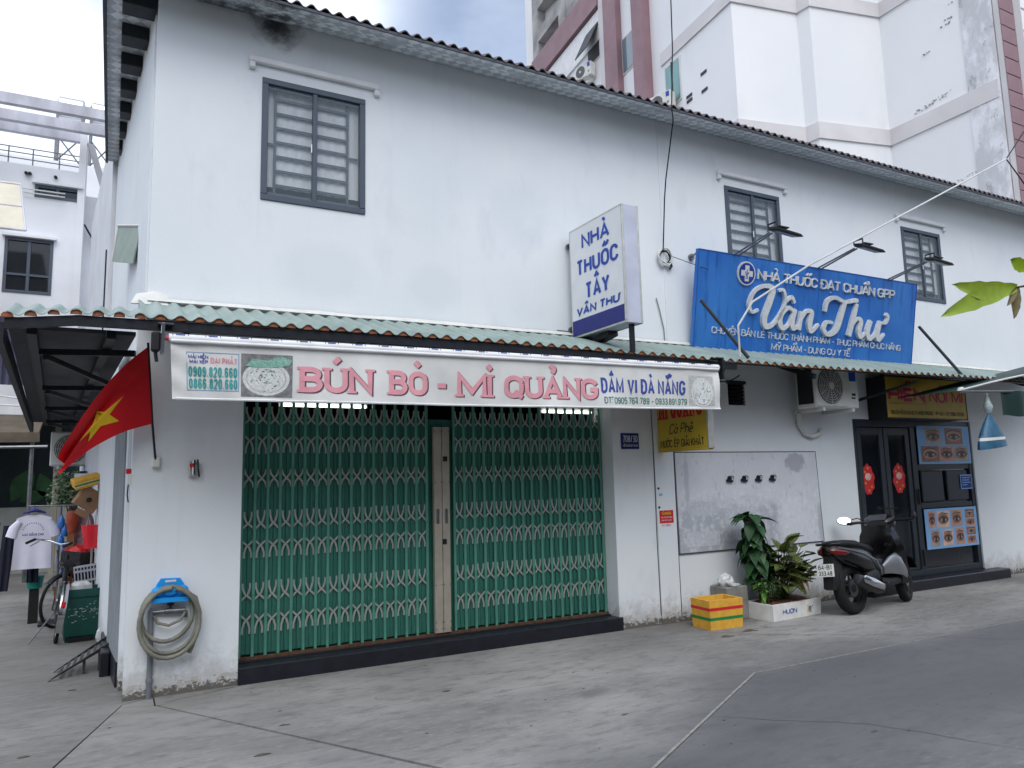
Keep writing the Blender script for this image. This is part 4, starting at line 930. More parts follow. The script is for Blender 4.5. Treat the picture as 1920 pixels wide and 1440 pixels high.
# ================================================================== air-conditioner outdoor unit
def aircon(lab, grp, x, y, z, yaw, big=True):
    a = thing("air_conditioner_unit", lab, "air conditioner", (x, y, z), grp)
    Mx = Matrix.Translation((x, y, z)) @ Matrix.Rotation(yaw, 4, 'Z')
    def mk(): q = MB(); q.M = Mx; return q
    W, D, H = .80, .29, .545
    b = mk(); b.bbox(-W / 2, -D / 2, 0, W / 2, D / 2, H, .014); body = b.part("casing", M_OFFW, a)
    b = mk(); b.disc((-.12, -D / 2 - .002, H / 2), .228, 'y', 32, .008); b.part("fan_guard", mat("fan_dark", (96, 98, 100), .6), body)
    if big:
        b = mk()
        for r_ in (.06, .09, .12, .15, .18, .21): b.tube([(-.12 + r_ * math.cos(t), -D / 2 - .012, H / 2 + r_ * math.sin(t)) for t in [k * math.pi / 12 for k in range(24)]], .0035, 4, True)
        for k in range(12): t = k * math.pi / 6; b.tube([(-.12 + .05 * math.cos(t), -D / 2 - .012, H / 2 + .05 * math.sin(t)), (-.12 + .225 * math.cos(t), -D / 2 - .012, H / 2 + .225 * math.sin(t))], .003, 4)
        tag(b.part("fan_grille", M_OFFW, body), kind="stuff")
        b = mk(); b.bbox(-.38, -D / 2 - .009, .02, .16, -D / 2 - .0005, .04, .004); b.bbox(-.38, -D / 2 - .009, H - .04, .16, -D / 2 - .0005, H - .02, .004); b.part("guard_rim", M_OFFW, body)
    b = mk(); b.disc((-.12, -D / 2 - .016, H / 2), .045, 'y', 20, .01); b.part("fan_hub", M_OFFW, body)
    b = mk(); b.box(.235, -D / 2 - .003, H - .2, .36, -D / 2 - .0005, H - .03); b.part("rating_label", mat("label_blue", (26, 70, 170), .4), body)
    b = mk(); b.box(.26, -D / 2 - .003, .12, .33, -D / 2 - .0005, .14); b.box(.27, -D / 2 - .003, .16, .34, -D / 2 - .0005, .19); b.part("maker_mark", M_INK, body)
    b = mk(); b.box(-W / 2 - .003, -D / 2 + .03, .05, -W / 2 - .0005, D / 2 - .03, H - .06); b.part("coil_side", M_INK, body)
    for s_ in (-.28, .26):
        b = mk(); b.bbox(s_ - .02, -D / 2 - .02, -.045, s_ + .02, D / 2 + .15, -.002, .003); b.part("bracket", M_OFFW, a)
    return a, Mx
a_, Mx = aircon("off-white air-conditioner outdoor unit on the wall below the green awning", "outdoor air-conditioner units", 7.80, -.30, 2.395, 0)
b = MB(); b.tube([(7.5, -.1, 2.36), (7.55, -.03, 2.22), (7.64, -.03, 2.1), (7.78, -.03, 2.06), (7.93, -.03, 2.1), (7.97, -.03, 2.16)], .028, 10); b.part("drain_pipe", M_OFFW, a_, True)

b = MB(); b.tube([(8.32, -.02, 2.46), (8.86, -.8, 2.72)], .02, 8); tag(b.part("awning_strut", M_BLACKM), "black diagonal strut between the wall air conditioner and the yellow lash sign", "strut")
# ================================================================== small wall fittings
np_ = thing("house_number_plate", "dark blue enamel house number plate on the white column", "plate", (4.895, -.005, 1.99))
b = MB(); b.bbox(4.77, -.012, 1.91, 5.015, -.001, 2.085, .004); pl_ = b.part("plate", M_NAVY, np_)
nf = plane_fn((4.77, -.012, 1.91), (1, 0, 0), (0, 0, 1))
lettering("number_lettering", "708/30", .075, .2, .12, M_LET, pl_, sub(.022, .075, nf), 0, .001, True); lettering("number_lettering", "HỒNG BÀNG P.6 Q.6", .026, .2, .14, M_LET, pl_, sub(.022, .025, nf), 0, .001)
rs_ = thing("warning_sticker", "small red warning sticker on the white pilaster by the notice panel", "sticker", (5.345, -.016, 1.15))
b = MB(); b.box(5.25, -.0165, 1.085, 5.445, -.0135, 1.225); st_ = b.part("sheet", M_RED, rs_)
rf = plane_fn((5.25, -.0165, 1.085), (1, 0, 0), (0, 0, 1))
lettering("sticker_lettering", "CẢNH BÁO", .032, .13, .18, M_YEL, st_, sub(.03, .09, rf), 0, .001); lettering("sticker_lettering", "KHU VỰC CÓ CAMERA", .018, .16, .16, M_LET, st_, sub(.018, .055, rf), 0, .001); lettering("sticker_lettering", "GIÁM SÁT 24/24", .018, .15, .16, M_LET, st_, sub(.02, .022, rf), 0, .001)
lettering("sticker_lettering", "ĐT: 0903", .02, .12, .16, M_RED, st_, sub(.03, -.035, rf), 0, -.002)
b = MB(); b.box(5.255, -.0155, 1.385, 5.305, -.0135, 1.415); tag(b.part("paper_scrap", mat("pale_blue_paper", (150, 190, 222), .7)), "tiny pale blue paper scrap stuck above the red sticker", "sticker")
for z, t_ in ((1.26, "lower"), (1.47, "upper")):
    b = MB(); b.disc((5.25, -.016, z), .013, 'y', 12, .008); tag(b.part("wall_plug", M_BLACKP), "%s black plug hole in the pilaster near the red sticker" % t_, "plug")
# fire-switch like metal box and flag socket on the corner pillar
hb = thing("metal_switch_box", "small metal switch box with red knob on the corner pillar", "switch", (.45, -.01, 1.75))
b = MB(); b.bbox(.412, -.04, 1.69, .488, -.001, 1.815, .006); b.part("case", M_ALU, hb)
b = MB(); b.bbox(.438, -.06, 1.70, .46, -.04, 1.83, .006); b.part("lever", M_CHROME, hb)
b = MB(); b.disc((.43, -.062, 1.785), .016, 'y', 12, .02); b.part("knob", M_RED, hb)
b = MB(); b.tube([(.475, -.055, 1.83), (.48, -.07, 1.75), (.49, -.055, 1.69)], .007, 6); b.part("cable_loop", M_BLACKP, hb)
jb = thing("side_switch", "small red-topped switch on the edge of the corner pillar", "switch", (-.02, .05, 1.7))
b = MB(); b.bbox(-.03, .02, 1.64, -.001, .08, 1.72, .004); b.part("case", M_OFFW, jb)
b = MB(); b.bbox(-.04, .025, 1.725, -.002, .075, 1.765, .004); b.part("cap", M_RED, jb)
b = MB(); b.tube([(-.02, .05, 1.64), (-.025, .05, 1.56), (-.015, .06, 1.5)], .005, 6); b.part("cable_tail", M_BLACKP, jb)

# ================================================================== grey hatch panel with four taps' cut-outs
def panel_surface():
    w = NT("notice_panel_paint", .7)
    base = w.mix(w.ramp(w.noise(1.5, 5), .3, .7), (204, 207, 214), (218, 220, 226))
    lo = w.ramp(w.math('ADD', w.math('MULTIPLY', w.z, -1.0), w.math('MULTIPLY', w.noise(6, 6, .7), .5)), -1.15, -.85)
    lx = w.ramp(w.math('ADD', w.math('MULTIPLY', w.x, -1.0), w.math('MULTIPLY', w.noise(4, 5, .6), .4)), -7.0, -6.8)
    base = w.mix(w.math('MULTIPLY', w.math('MULTIPLY', lo, lx), .75), base, (158, 163, 172))
    base = w.mix(w.math('MULTIPLY', w.math('MULTIPLY', w.ramp(w.noise(13, 6, .75), .48, .62), w.ramp(w.z, 1.55, 1.3)), .5), base, (232, 233, 236))
    base = w.mix(w.math('MULTIPLY', w.blob(7.45, 1.74, .2, .14, .3, 12, 1.0), .6), base, (140, 143, 148))
    base = w.mix(w.math('MULTIPLY', w.blob(7.85, .95, .09, .35, .6, 8, .9), .5), base, (140, 143, 148))
    base = w.mix(w.math('MULTIPLY', w.blob(5.66, 1.55, .05, .4, .6, 8, .9), .4), base, (150, 152, 158))
    base = w.mix(w.math('MULTIPLY', w.ramp(w.noise(22, 7, .8, (1, 1, .5)), .56, .66), .5), base, (140, 143, 150))
    w.color(base); w.bump(w.noise(30, 5, .7), .3, .005); return w.m
M_PAN = panel_surface()
npn = thing("wall_panel", "scuffed grey panel fixed flat to the white wall behind the plants", "panel", (6.7, -.01, 1.3))
b = MB(); b.add([(5.52, -.018, .74), (7.87, -.018, .745), (7.83, -.018, 1.865), (5.51, -.018, 1.865), (5.52, -.001, .74), (7.87, -.001, .745), (7.83, -.001, 1.865), (5.51, -.001, 1.865)], [(0, 1, 2, 3), (1, 0, 4, 5), (2, 1, 5, 6), (3, 2, 6, 7), (0, 3, 7, 4)]); pb = b.part("board", M_PAN, npn)
b = MB(); b.tube([(5.505, -.012, .73), (5.50, -.012, 1.872), (7.84, -.012, 1.872), (7.88, -.012, .74), (5.505, -.012, .73)], .006, 5); b.part("edge_gap", mat("gap_dark", (84, 84, 88), .9), npn)
for x in (6.32, 6.555, 6.79, 7.025):
    b = MB(); b.disc((x, -.021, 1.555), .035, 'y', 10, .008); b.obox((x - .01, -.03, 1.53), (.09, .03, .025), (0, R(8), 0)); b.tube([(x + .03 + .028 * math.cos(t), -.034, 1.56 + .028 * math.sin(t)) for t in [k * .7 for k in range(9)]], .005, 5); b.part("cut_pipe_stub", M_BLACKP, npn)
M_PGH = mat("peeled_glue", (196, 200, 206), .8, 0, .15, 30, .2, 60)
for q in ((6.22, .84, 6.72, 1.22), (5.62, .80, 6.12, .96), (5.70, 1.14, 6.10, 1.30)):
    b = MB(); b.box(q[0], -.0195, q[1], q[2], -.0178, q[3]); b.part("poster_ghost", M_PGH, pb)
gf = plane_fn((5.62, -.0195, .80), (1, 0, 0), (0, 0, 1))
# ================================================================== garden hose on the corner pillar
hh = thing("hose_holder", "bright blue plastic hose holder screwed to the corner pillar", "hose holder", (.305, -.03, .8))
M_BLUEP = mat("bright_blue_plastic", (28, 150, 226), .38, 0, .08, 8)
b = MB()
b.prism([(.175, -.001, .735), (.435, -.001, .73), (.405, -.001, .845), (.375, -.001, .893), (.235, -.001, .898), (.205, -.001, .85)], (0, -.05, 0))
b.prism([(.17, -.05, .72), (.44, -.05, .716), (.436, -.05, .75), (.18, -.05, .755)], (0, -.03, 0))
hbk = b.part("bracket", M_BLUEP, hh)
for x, w_ in ((.215, .04), (.305, .055), (.39, .04)):
    b = MB(); b.M = Matrix.Translation((x, -.052, .80)) @ Matrix.Rotation(R(90), 4, 'X'); b.loft([[(w_ * 1.2 * math.cos(t) * s_, .042 * math.sin(t) * s_, z_) for t in [k * math.pi / 8 for k in range(16)]] for s_, z_ in ((1, .0), (.8, .022), (.35, .03))]); b.part("rib", M_BLUEP, hbk, 60)
b = MB(); b.bbox(.265, -.054, .868, .345, -.05, .885, .003); b.part("slot", M_OFFW, hbk)
hs = thing("garden_hose", "coiled olive garden hose hanging on the blue holder", "hose", (.3, -.06, .3))
M_HOSE = mat("olive_hose", (122, 121, 110), .5, 0, .25, 9, .05, 120)
def coil(cx, rx, top, bot, y, n=28, a0=0, a1=360):
    zc, rz = (top + bot) / 2, (top - bot) / 2
    return [(cx + rx * math.cos(R(a0 + (a1 - a0) * k / n)), y + .012 * math.sin(k), zc + rz * math.sin(R(a0 + (a1 - a0) * k / n))) for k in range(n + 1)]
path = coil(.285, .185, .83, .42, -.050, 24, 100, 440) + coil(.305, .205, .835, .33, -.072, 26, 85, 445) + coil(.305, .215, .825, .30, -.098, 26, 90, 440) + [(.40, -.10, .80), (.485, -.1, .74), (.52, -.09, .62), (.51, -.08, .48), (.475, -.07, .37), (.455, -.065, .315)]
b = MB(); b.tube(path, .0175, 9); b.part("hose_loop", M_HOSE, hs, True)
b = MB(); b.tube([(.195, -.05, .62), (.22, -.055, .565), (.30, -.06, .54), (.38, -.055, .57), (.42, -.05, .63)], .012, 8); b.part("hose_tail", M_HOSE, hs, True)
tp = thing("water_tap", "brass and grey tap with valve on a pipe under the hose", "tap", (.31, -.03, 0))
M_PVC = mat("grey_pvc", (112, 116, 122), .5, 0, .2, 8)
b = MB(); b.tube([(.178, -.022, -.01), (.178, -.022, .3), (.172, -.022, .655), (.185, -.022, .66)], .021, 10); b.part("riser_pipe", M_PVC, tp, 40)
for z in (.12, .33):
    b = MB(); b.tube([(.178, -.022, z), (.178, -.022, z + .03)], .026, 10); b.part("pipe_clip", M_PVC, tp, 40)
b = MB(); b.tube([(.185, -.028, .645), (.27, -.034, .645), (.272, -.034, .645), (.42, -.034, .64)], [.016, .016, .022, .022], 10); b.tube([(.41, -.034, .64), (.425, -.034, .62), (.425, -.034, .585)], .014, 8); b.part("valve_body", M_STEEL, tp, 40)
b = MB(); b.tube([(.31, -.034, .66), (.31, -.036, .69)], .012, 8); b.bbox(.285, -.05, .69, .335, -.02, .705, .004); b.part("valve_handle", M_BLACKP, tp)
# ================================================================== flag
fg = thing("national_flag", "red flag with yellow star drooping from a short pole on the corner pillar", "flag", (.16, -.02, 1.82))
M_FLAG = mat("flag_red", (222, 22, 34), .7, 0, .1, 4); M_STAR = mat("star_yellow", (240, 200, 40), .7)
def cr4(pts, u):
    n = len(pts) - 1; q = min(int(u * n), n - 1); t = u * n - q; p = [V(pts[max(0, min(n, q + k))]) for k in (-1, 0, 1, 2)]
    return .5 * ((2 * p[1]) + (p[2] - p[0]) * t + (2 * p[0] - 5 * p[1] + 4 * p[2] - p[3]) * t * t + (3 * p[1] - p[0] - 3 * p[2] + p[3]) * t ** 3)
FT = [(.072, -.29, 2.70), (-.06, -.36, 2.565), (-.185, -.46, 2.40), (-.30, -.56, 2.20), (-.385, -.62, 2.02), (-.44, -.60, 1.90), (-.455, -.56, 1.83)]
FB = [(.128, -.15, 2.11), (.02, -.20, 2.075), (-.09, -.27, 2.03), (-.20, -.34, 1.965), (-.30, -.42, 1.89), (-.38, -.48, 1.80), (-.445, -.54, 1.72)]
def flag_pt(u, v, d=0.0):
    p = cr4(FB, u).lerp(cr4(FT, u), v)
    fold = .10 * math.exp(-((v - .72) / .13) ** 2) * min(1, u * 2.2) + .02 * math.sin(u * 11 + v * 5) * u
    return p + V((.02 * math.sin(v * 7 + u * 4) * u, fold - d, 0))
b = MB(); b.grid(lambda u, v: flag_pt(u, v), 40, 30); clo = b.part("cloth", M_FLAG, fg, True)
def star_pts(r_, ri): return [(math.sin(k * math.pi / 5) * (r_ if k % 2 == 0 else ri), math.cos(k * math.pi / 5) * (r_ if k % 2 == 0 else ri)) for k in range(10)]
for d_ in (.006, -.006):
    b = MB(); SP = star_pts(.31, .12); rings_ = [[flag_pt(.47 + x * s_ * .78, .47 + y * s_ * 1.0, d_) for x, y in SP] for s_ in (1, .8, .6, .4, .2)]
    b.loft(rings_, False); b.add([flag_pt(.47, .47, d_)] + rings_[-1], [(0, 1 + k, 1 + (k + 1) % 10) for k in range(10)]); b.part("star", M_STAR, clo)
b = MB(); b.tube([(.168, -.03, 1.80), (.128, -.145, 2.11), (.07, -.295, 2.73)], .009, 8); b.part("pole", M_BLACKM, fg, 40)
b = MB(); b.bbox(.14, -.05, 1.77, .20, -.001, 1.86, .008); b.part("socket", M_OFFW, fg)
# ================================================================== lit tubes behind the gate
M_TUBE = mat("lit_tube", (255, 255, 250), .5, 0, 0, 1, emit=2.6)
for (xa, xb, lab) in ((1.20, 1.99, "lit tube lamp glowing behind the gate's left half"), (3.97, 4.60, "lit tube lamp glowing behind the gate's right half")):
    t_ = thing("tube_lamp", lab, "lamp", ((xa + xb) / 2, .3, 2.32), "tube lamps behind the gate")
    b = MB(); b.tube([(xa, .30, 2.335), (xb, .30, 2.335)], .014, 10); b.part("tube", M_TUBE, t_)
    b = MB(); b.box(xa - .02, .315, 2.32, xb + .02, .35, 2.38); b.part("batten", M_OFFW, t_)
# ================================================================== foam boxes, block, planters
M_FOAMY = mat("yellow_foam", (222, 168, 62), .75, 0, .14, 14, .15, 120); M_FOAMW = mat("white_foam", (226, 226, 222), .8, 0, .12, 10, .2, 120); M_GRNS = mat("green_tape", (20, 132, 66), .5)
fb = thing("yellow_foam_box", "open yellow styrofoam box with red and green stripes on the pavement", "box", (5.62, -.42, 0))
Mx = Matrix.Translation((5.635, -.42, 0)) @ Matrix.Rotation(R(-3), 4, 'Z')
W2, D2, H2 = .225, .155, .30
b = MB(); b.M = Mx
# shell tapering slightly outwards, with wall thickness
def shell(b, w, d, h, t, tp=.01, z0=.0):
    o0 = [(-w + tp, -d + tp, z0), (w - tp, -d + tp, z0), (w - tp, d - tp, z0), (-w + tp, d - tp, z0)]; o1 = [(-w, -d, h), (w, -d, h), (w, d, h), (-w, d, h)]
    i1 = [(-w + t, -d + t, h), (w - t, -d + t, h), (w - t, d - t, h), (-w + t, d - t, h)]; i0 = [(-w + t + tp, -d + t + tp, z0 + t), (w - t - tp, -d + t + tp, z0 + t), (w - t - tp, d - t - tp, z0 + t), (-w + t + tp, d - t - tp, z0 + t)]
    return b.loft([o0, o1, i1, i0])
shell(b, W2, D2, H2, .028); fbx = b.part("shell", M_FOAMY, fb)
for z, m_ in ((.195, M_RED), (.095, M_GRNS)):
    b = MB(); b.M = Mx; w_, d_ = W2 - .01 * (1 - z / H2) + .002, D2 - .01 * (1 - z / H2) + .002
    b.loft([[(-w_, -d_, z), (w_, -d_, z), (w_, d_, z), (-w_, d_, z)], [(-w_ - .001, -d_ - .001, z + .03), (w_ + .001, -d_ - .001, z + .03), (w_ + .001, d_ + .001, z + .03), (-w_ - .001, d_ + .001, z + .03)]], False); b.part("stripe", m_, fbx)
b = MB(); b.M = Mx; b.box(-W2 + .034, -D2 + .034, .05, W2 - .034, D2 - .034, .06); b.part("liner", M_FOAMW, fb)
blk = thing("concrete_block", "low grey concrete block against the wall beside the yellow box", "block", (6.05, -.15, 0))
b = MB(); b.bbox(5.93, -.28, -.005, 6.25, -.005, .36, .012); b.part("body", mat("raw_concrete", (132, 131, 127), .9, 0, .25, 7, .4, 40), blk)
bag = thing("plastic_bag", "crumpled clear plastic bag on top of the concrete block", "bag", (6.03, -.15, .36))
b = MB(); rb = random.Random(3)
b.loft([[(6.03 + (.095 * s_ + rb.uniform(-.014, .014)) * math.cos(t), -.16 + (.075 * s_ + rb.uniform(-.014, .014)) * math.sin(t), .362 + z_ + rb.uniform(-.006, .012)) for t in [k * math.pi / 9 for k in range(18)]] for s_, z_ in ((.9, .0), (1.1, .03), (1.0, .07), (.75, .105), (.3, .13))])
M_BAG = mat("clear_plastic", (206, 208, 208), .22, 0, .3, 14, .5, 30, spec=.8); b.part("film", M_BAG, bag)
b = MB(); b.tube([(6.0, -.2, .45), (5.97, -.24, .41), (6.02, -.27, .378), (6.11, -.26, .372), (6.17, -.24, .372)], [.01, .02, .024, .02, .008], 7); b.part("knotted_end", M_BAG, bag)
pw = thing("white_foam_planter", "white styrofoam planter box lettered in blue, holding the leafy plants", "planter", (6.68, -.42, 0))
Mp = Matrix.Translation((6.675, -.375, 0)) @ Matrix.Rotation(R(4), 4, 'Z')
b = MB(); b.M = Mp; shell(b, .42, .20, .175, .03, .008); psh = b.part("box", M_FOAMW, pw)
M_SOIL = mat("red_soil", (104, 64, 44), .95, 0, .5, 30, .6, 60)
b = MB(); b.M = Mp; rb = random.Random(5); b.grid(lambda u, v: (-.39 + .78 * u, -.17 + .34 * v, .15 + .03 * math.sin(u * 3.1) + rb.uniform(-.006, .008)), 26, 12); b.part("soil", M_SOIL, pw)
pf = plane_fn(Mp @ V((-.41, -.2, 0)), Mp.to_3x3() @ V((1, 0, 0)), (0, 0, 1))
lettering("planter_lettering", "HUON", .05, .24, .16, M_BLUEINK, psh, sub(.15, .065, pf), 0, .002)
b = MB(); strokes_mesh(b, [arc(.62, .085, .016, .018, -20, 250, 8), [(.633, .085), (.628, .04)], [(.66, .10), (.66, .115)], [(.60, .05), (.605, .06)]], .012, pf, 0, .002); b.part("planter_mark", M_BLUEINK, psh)
b = MB(); strokes_mesh(b, [[(.585, .13), (.588, .075), (.582, .045)]], .012, pf, 0, .003); b.part("planter_stain", M_YEL, psh)
# ---- leaves
def leaf_mesh(name, L, W, droop, fold, m, n=6, tipp=1.6):
    vs = []
    for i in range(n + 1):
        t = i / n; w = W * (math.sin(math.pi * t ** .8) ** .9 if 0 < t < 1 else 0.0); z = -droop * t * t * L; x = L * t * (1 - .15 * droop * t)
        vs += [(x, -w, z + fold * w), (x, 0, z - .004), (x, w, z + fold * w)]
    fs = []
    for i in range(n):
        k = 3 * i; fs += [(k, k + 3, k + 4, k + 1), (k + 1, k + 4, k + 5, k + 2)]
    b = MB().add(vs, fs); return b.mesh(name, m, True)
M_LEAFD = mat("dark_leaf", (40, 78, 42), .55, 0, .3, 14, .1, 60)
M_LEAFL = mat("light_leaf", (92, 142, 56), .45, 0, .3, 12)
def calathea_mat():
    w = NT("striped_leaf", .42); t = w.n.new("ShaderNodeTexCoord"); sp = w.n.new("ShaderNodeSeparateXYZ"); w.l.new(t.outputs['Object'], sp.inputs[0])
    ax = w.math('ABSOLUTE', sp.outputs[1]); q = w.math('SUBTRACT', sp.outputs[0], w.math('MULTIPLY', ax, 1.2))
    st = w.math('SINE', w.math('MULTIPLY', q, 260.0)); f = w.ramp(st, -.1, .5)
    f = w.math('MULTIPLY', f, w.ramp(ax, .002, .01)); c = w.mix(f, (44, 62, 34), (118, 124, 62))
    w.color(c); return w.m
M_CAL = calathea_mat(); M_DRY = mat("dry_leaf", (170, 132, 92), .7, 0, .3, 20)
def trunk_tube(pts, r, m, parent, name="stem"): b = MB(); b.tube(pts, r, 7); return b.part(name, m, parent, True)
M_STEM = mat("brown_stem", (84, 70, 50), .8, 0, .3, 20); M_STEMG = mat("green_stem", (66, 84, 44), .6, 0, .3, 20)
rl = random.Random(21)
pa = thing("climbing_plant", "tall dark green leafy plant drooping over a stake in the white planter", "plant", (6.33, -.3, .17))
stem = [(6.42, -.30, .16), (6.40, -.31, .5), (6.34, -.32, .85), (6.30, -.33, 1.12)]
trunk_tube(stem, .014, M_STEM, pa)
trunk_tube([(6.41, -.29, .16), (6.38, -.28, 1.0)], .008, M_STEM, pa, "stake")
dl = [leaf_mesh("leaf", L, W, dr, .25, M_LEAFD) for L, W, dr in ((.19, .062, .55), (.16, .055, .4), (.21, .066, .75))]
for i in range(86):
    t = rl.random() ** .75; z = .42 + .74 * t; a = rl.uniform(0, 6.28); c = cr4(stem, min(1, (z - .16) / .98)); rad = rl.uniform(.0, .07)
    tilt = rl.uniform(-.15, .45) if t < .88 else rl.uniform(-.75, .0)
    place("leaf", rl.choice(dl), (c.x + rad * math.cos(a), c.y + rad * math.sin(a), z), pa, (rl.uniform(-.3, .3), tilt + .15, a), (1, 1, 1))
for i in range(12):
    a = i * .52 + .2; place("leaf", dl[1], (6.305, -.33, 1.12), pa, (0, rl.uniform(-.6, -.05), a), (.85, .5, .8))
pc = thing("striped_foliage_plant", "bushy striped-leaf plant with a few dry leaves in the white planter", "plant", (6.75, -.38, .17))
cl_ = [leaf_mesh("leaf", L, W, dr, .3, M_CAL) for L, W, dr in ((.2, .056, .2), (.17, .05, .08), (.21, .06, .4))]; dry = leaf_mesh("leaf", .17, .04, .9, .6, M_DRY)
for i in range(30):
    a = rl.uniform(0, 6.28); h = rl.uniform(.25, .66); out = rl.uniform(.08, .34) * (1.25 - h); bx, by = 6.66 + rl.uniform(-.09, .09), -.36 + rl.uniform(-.05, .05)
    tipx, tipy = bx + math.cos(a) * out + .06, by + math.sin(a) * out * .6
    trunk_tube([(bx, by, .16), (bx + (tipx - bx) * .35, by + (tipy - by) * .35, .16 + h * .6), (tipx, tipy, .16 + h)], [.006, .005, .004], M_STEMG, pc)
    for k in range(3):
        aa = a + rl.uniform(-1.3, 1.3); f = (1, .82, .62)[k]
        p = V((bx, by, .16)).lerp(V((tipx, tipy, .16 + h)), f)
        place("leaf", dry if (i in (4, 11, 17, 23) and k == 1) else rl.choice(cl_), p, pc, (rl.uniform(-.5, .5), rl.uniform(-1.1, .05) if k == 0 else rl.uniform(-.6, .3), aa), (rl.uniform(.95, 1.3),) * 3)
for i, (a, h, out) in enumerate(((.1, .38, .42), (-.35, .30, .46), (.3, .46, .36), (-.1, .52, .30), (.2, .22, .44))):
    tip = (6.78 + out * math.cos(a), -.38 + out * math.sin(a) * .5, .16 + h); trunk_tube([(6.72, -.36, .16), (6.78 + out * .4 * math.cos(a), -.37, .16 + h * .65), tip], [.006, .005, .004], M_STEMG, pc)
    for k in range(3): place("leaf", rl.choice(cl_), V((6.78, -.37, .16 + h * .7)).lerp(V(tip), (k + 1) / 3), pc, (rl.uniform(-.4, .4), rl.uniform(-.5, .2), a + rl.uniform(-.9, .9)), (1, .8, 1))
ps = thing("small_green_plant", "small bright green seedling at the near corner of the white planter", "plant", (6.36, -.44, .17))
ll = leaf_mesh("leaf", .15, .028, .5, .3, M_LEAFL)
for i in range(26):
    a = rl.uniform(0, 6.28); z = rl.uniform(.2, .42); place("leaf", ll, (6.36 + rl.uniform(-.04, .05), -.43 + rl.uniform(-.04, .05), z), ps, (rl.uniform(-.3, .3), rl.uniform(-.7, .35), a), (rl.uniform(.6, 1.1),) * 3)
for o_ in (-.02, .03): trunk_tube([(6.36 + o_, -.43, .16), (6.36 + o_ * 1.6, -.43, .42)], .005, M_STEMG, ps)

# ================================================================== scooter
sco = thing("motor_scooter", "black scooter with silver trim parked on its stand before the glass door", "scooter", (7.95, -.7, 0))
SM = Matrix.Translation((7.36, -.78, 0)) @ Matrix.Rotation(R(9), 4, 'Z') @ Matrix.Rotation(R(-6), 4, 'X')
def sb(): q = MB(); q.M = SM; return q
M_SILV = mat("silver_paint", (150, 152, 156), .28, .7, .1, 6); M_TAIL = mat("tail_lamp_red", (110, 12, 18), .2, 0, .2, 9, coat=.6); M_MIR = mat("mirror_glass", (235, 238, 240), .05, 1.0, 0, 1); M_SEAT = mat("seat_vinyl", (22, 22, 24), .55, 0, .2, 10, .2, 90)
M_GREYM = mat("cast_grey", (70, 71, 74), .5, .6, .25, 10, .1, 60)
def wheel(cx, steer, Rw, rt, nsp):
    L = Matrix.Translation((cx, 0, Rw)) @ Matrix.Rotation(steer, 4, 'Z')
    def wb(): q = MB(); q.M = SM @ L; return q
    prof = [(Rw - rt * 1.55, -rt * .75), (Rw - rt * .9, -rt * 1.0), (Rw - rt * .25, -rt * .8), (Rw, -rt * .3), (Rw, rt * .3), (Rw - rt * .25, rt * .8), (Rw - rt * .9, rt * 1.0), (Rw - rt * 1.55, rt * .75)]
    b = wb(); n = 40
    b.add([(r_ * math.cos(2 * math.pi * k / n), y, r_ * math.sin(2 * math.pi * k / n)) for k in range(n) for r_, y in prof], [(k * 8 + j, k * 8 + (j + 1) % 8, ((k + 1) % n) * 8 + (j + 1) % 8, ((k + 1) % n) * 8 + j) for k in range(n) for j in range(8)])
    ty = b.part("wheel", M_RUBBER, sco, 50)
    b = wb(); ri = Rw - rt * 1.5
    b.add([(r_ * math.cos(2 * math.pi * k / n), y, r_ * math.sin(2 * math.pi * k / n)) for k in range(n) for r_, y in ((ri, -.03), (ri - .018, -.03), (ri - .018, .03), (ri, .03))], [(k * 4 + j, k * 4 + (j + 1) % 4, ((k + 1) % n) * 4 + (j + 1) % 4, ((k + 1) % n) * 4 + j) for k in range(n) for j in range(4)])
    b.part("rim", M_GREYM, ty)
    for k in range(nsp):
        a = 2 * math.pi * k / nsp; b = wb(); b.tube([(.03 * math.cos(a), 0, .03 * math.sin(a)), ((ri - .01) * math.cos(a + .25), 0, (ri - .01) * math.sin(a + .25))], [.02, .012], 6); b.part("spoke", M_GREYM, ty)
    b = wb(); b.tube([(0, -.05, 0), (0, .05, 0)], .045, 14); b.part("hub", M_GREYM, ty)
    b = wb(); b.tube([(0, -.045, 0), (0, -.04, 0)], .095, 20); b.part("brake_disc", M_STEEL, ty)
    return ty
wheel(0, 0, .285, .066, 5); wheel(1.25, R(14), .275, .055, 5)
# swing arm / engine / crankcase
b = sb(); b.loft([ring(-.06, .09, .28, .05, .06), ring(.15, .09, .28, .06, .09), ring(.42, .05, .29, .12, .10), ring(.56, 0, .30, .10, .08)]); b.part("engine", M_GREYM, sco, 40)
b = sb(); b.loft([ring(.2, -.06, .36, .08, .08), ring(.36, -.08, .40, .09, .09), ring(.5, -.05, .38, .07, .07)]); b.part("air_cleaner", M_BLACKP, sco, 40)
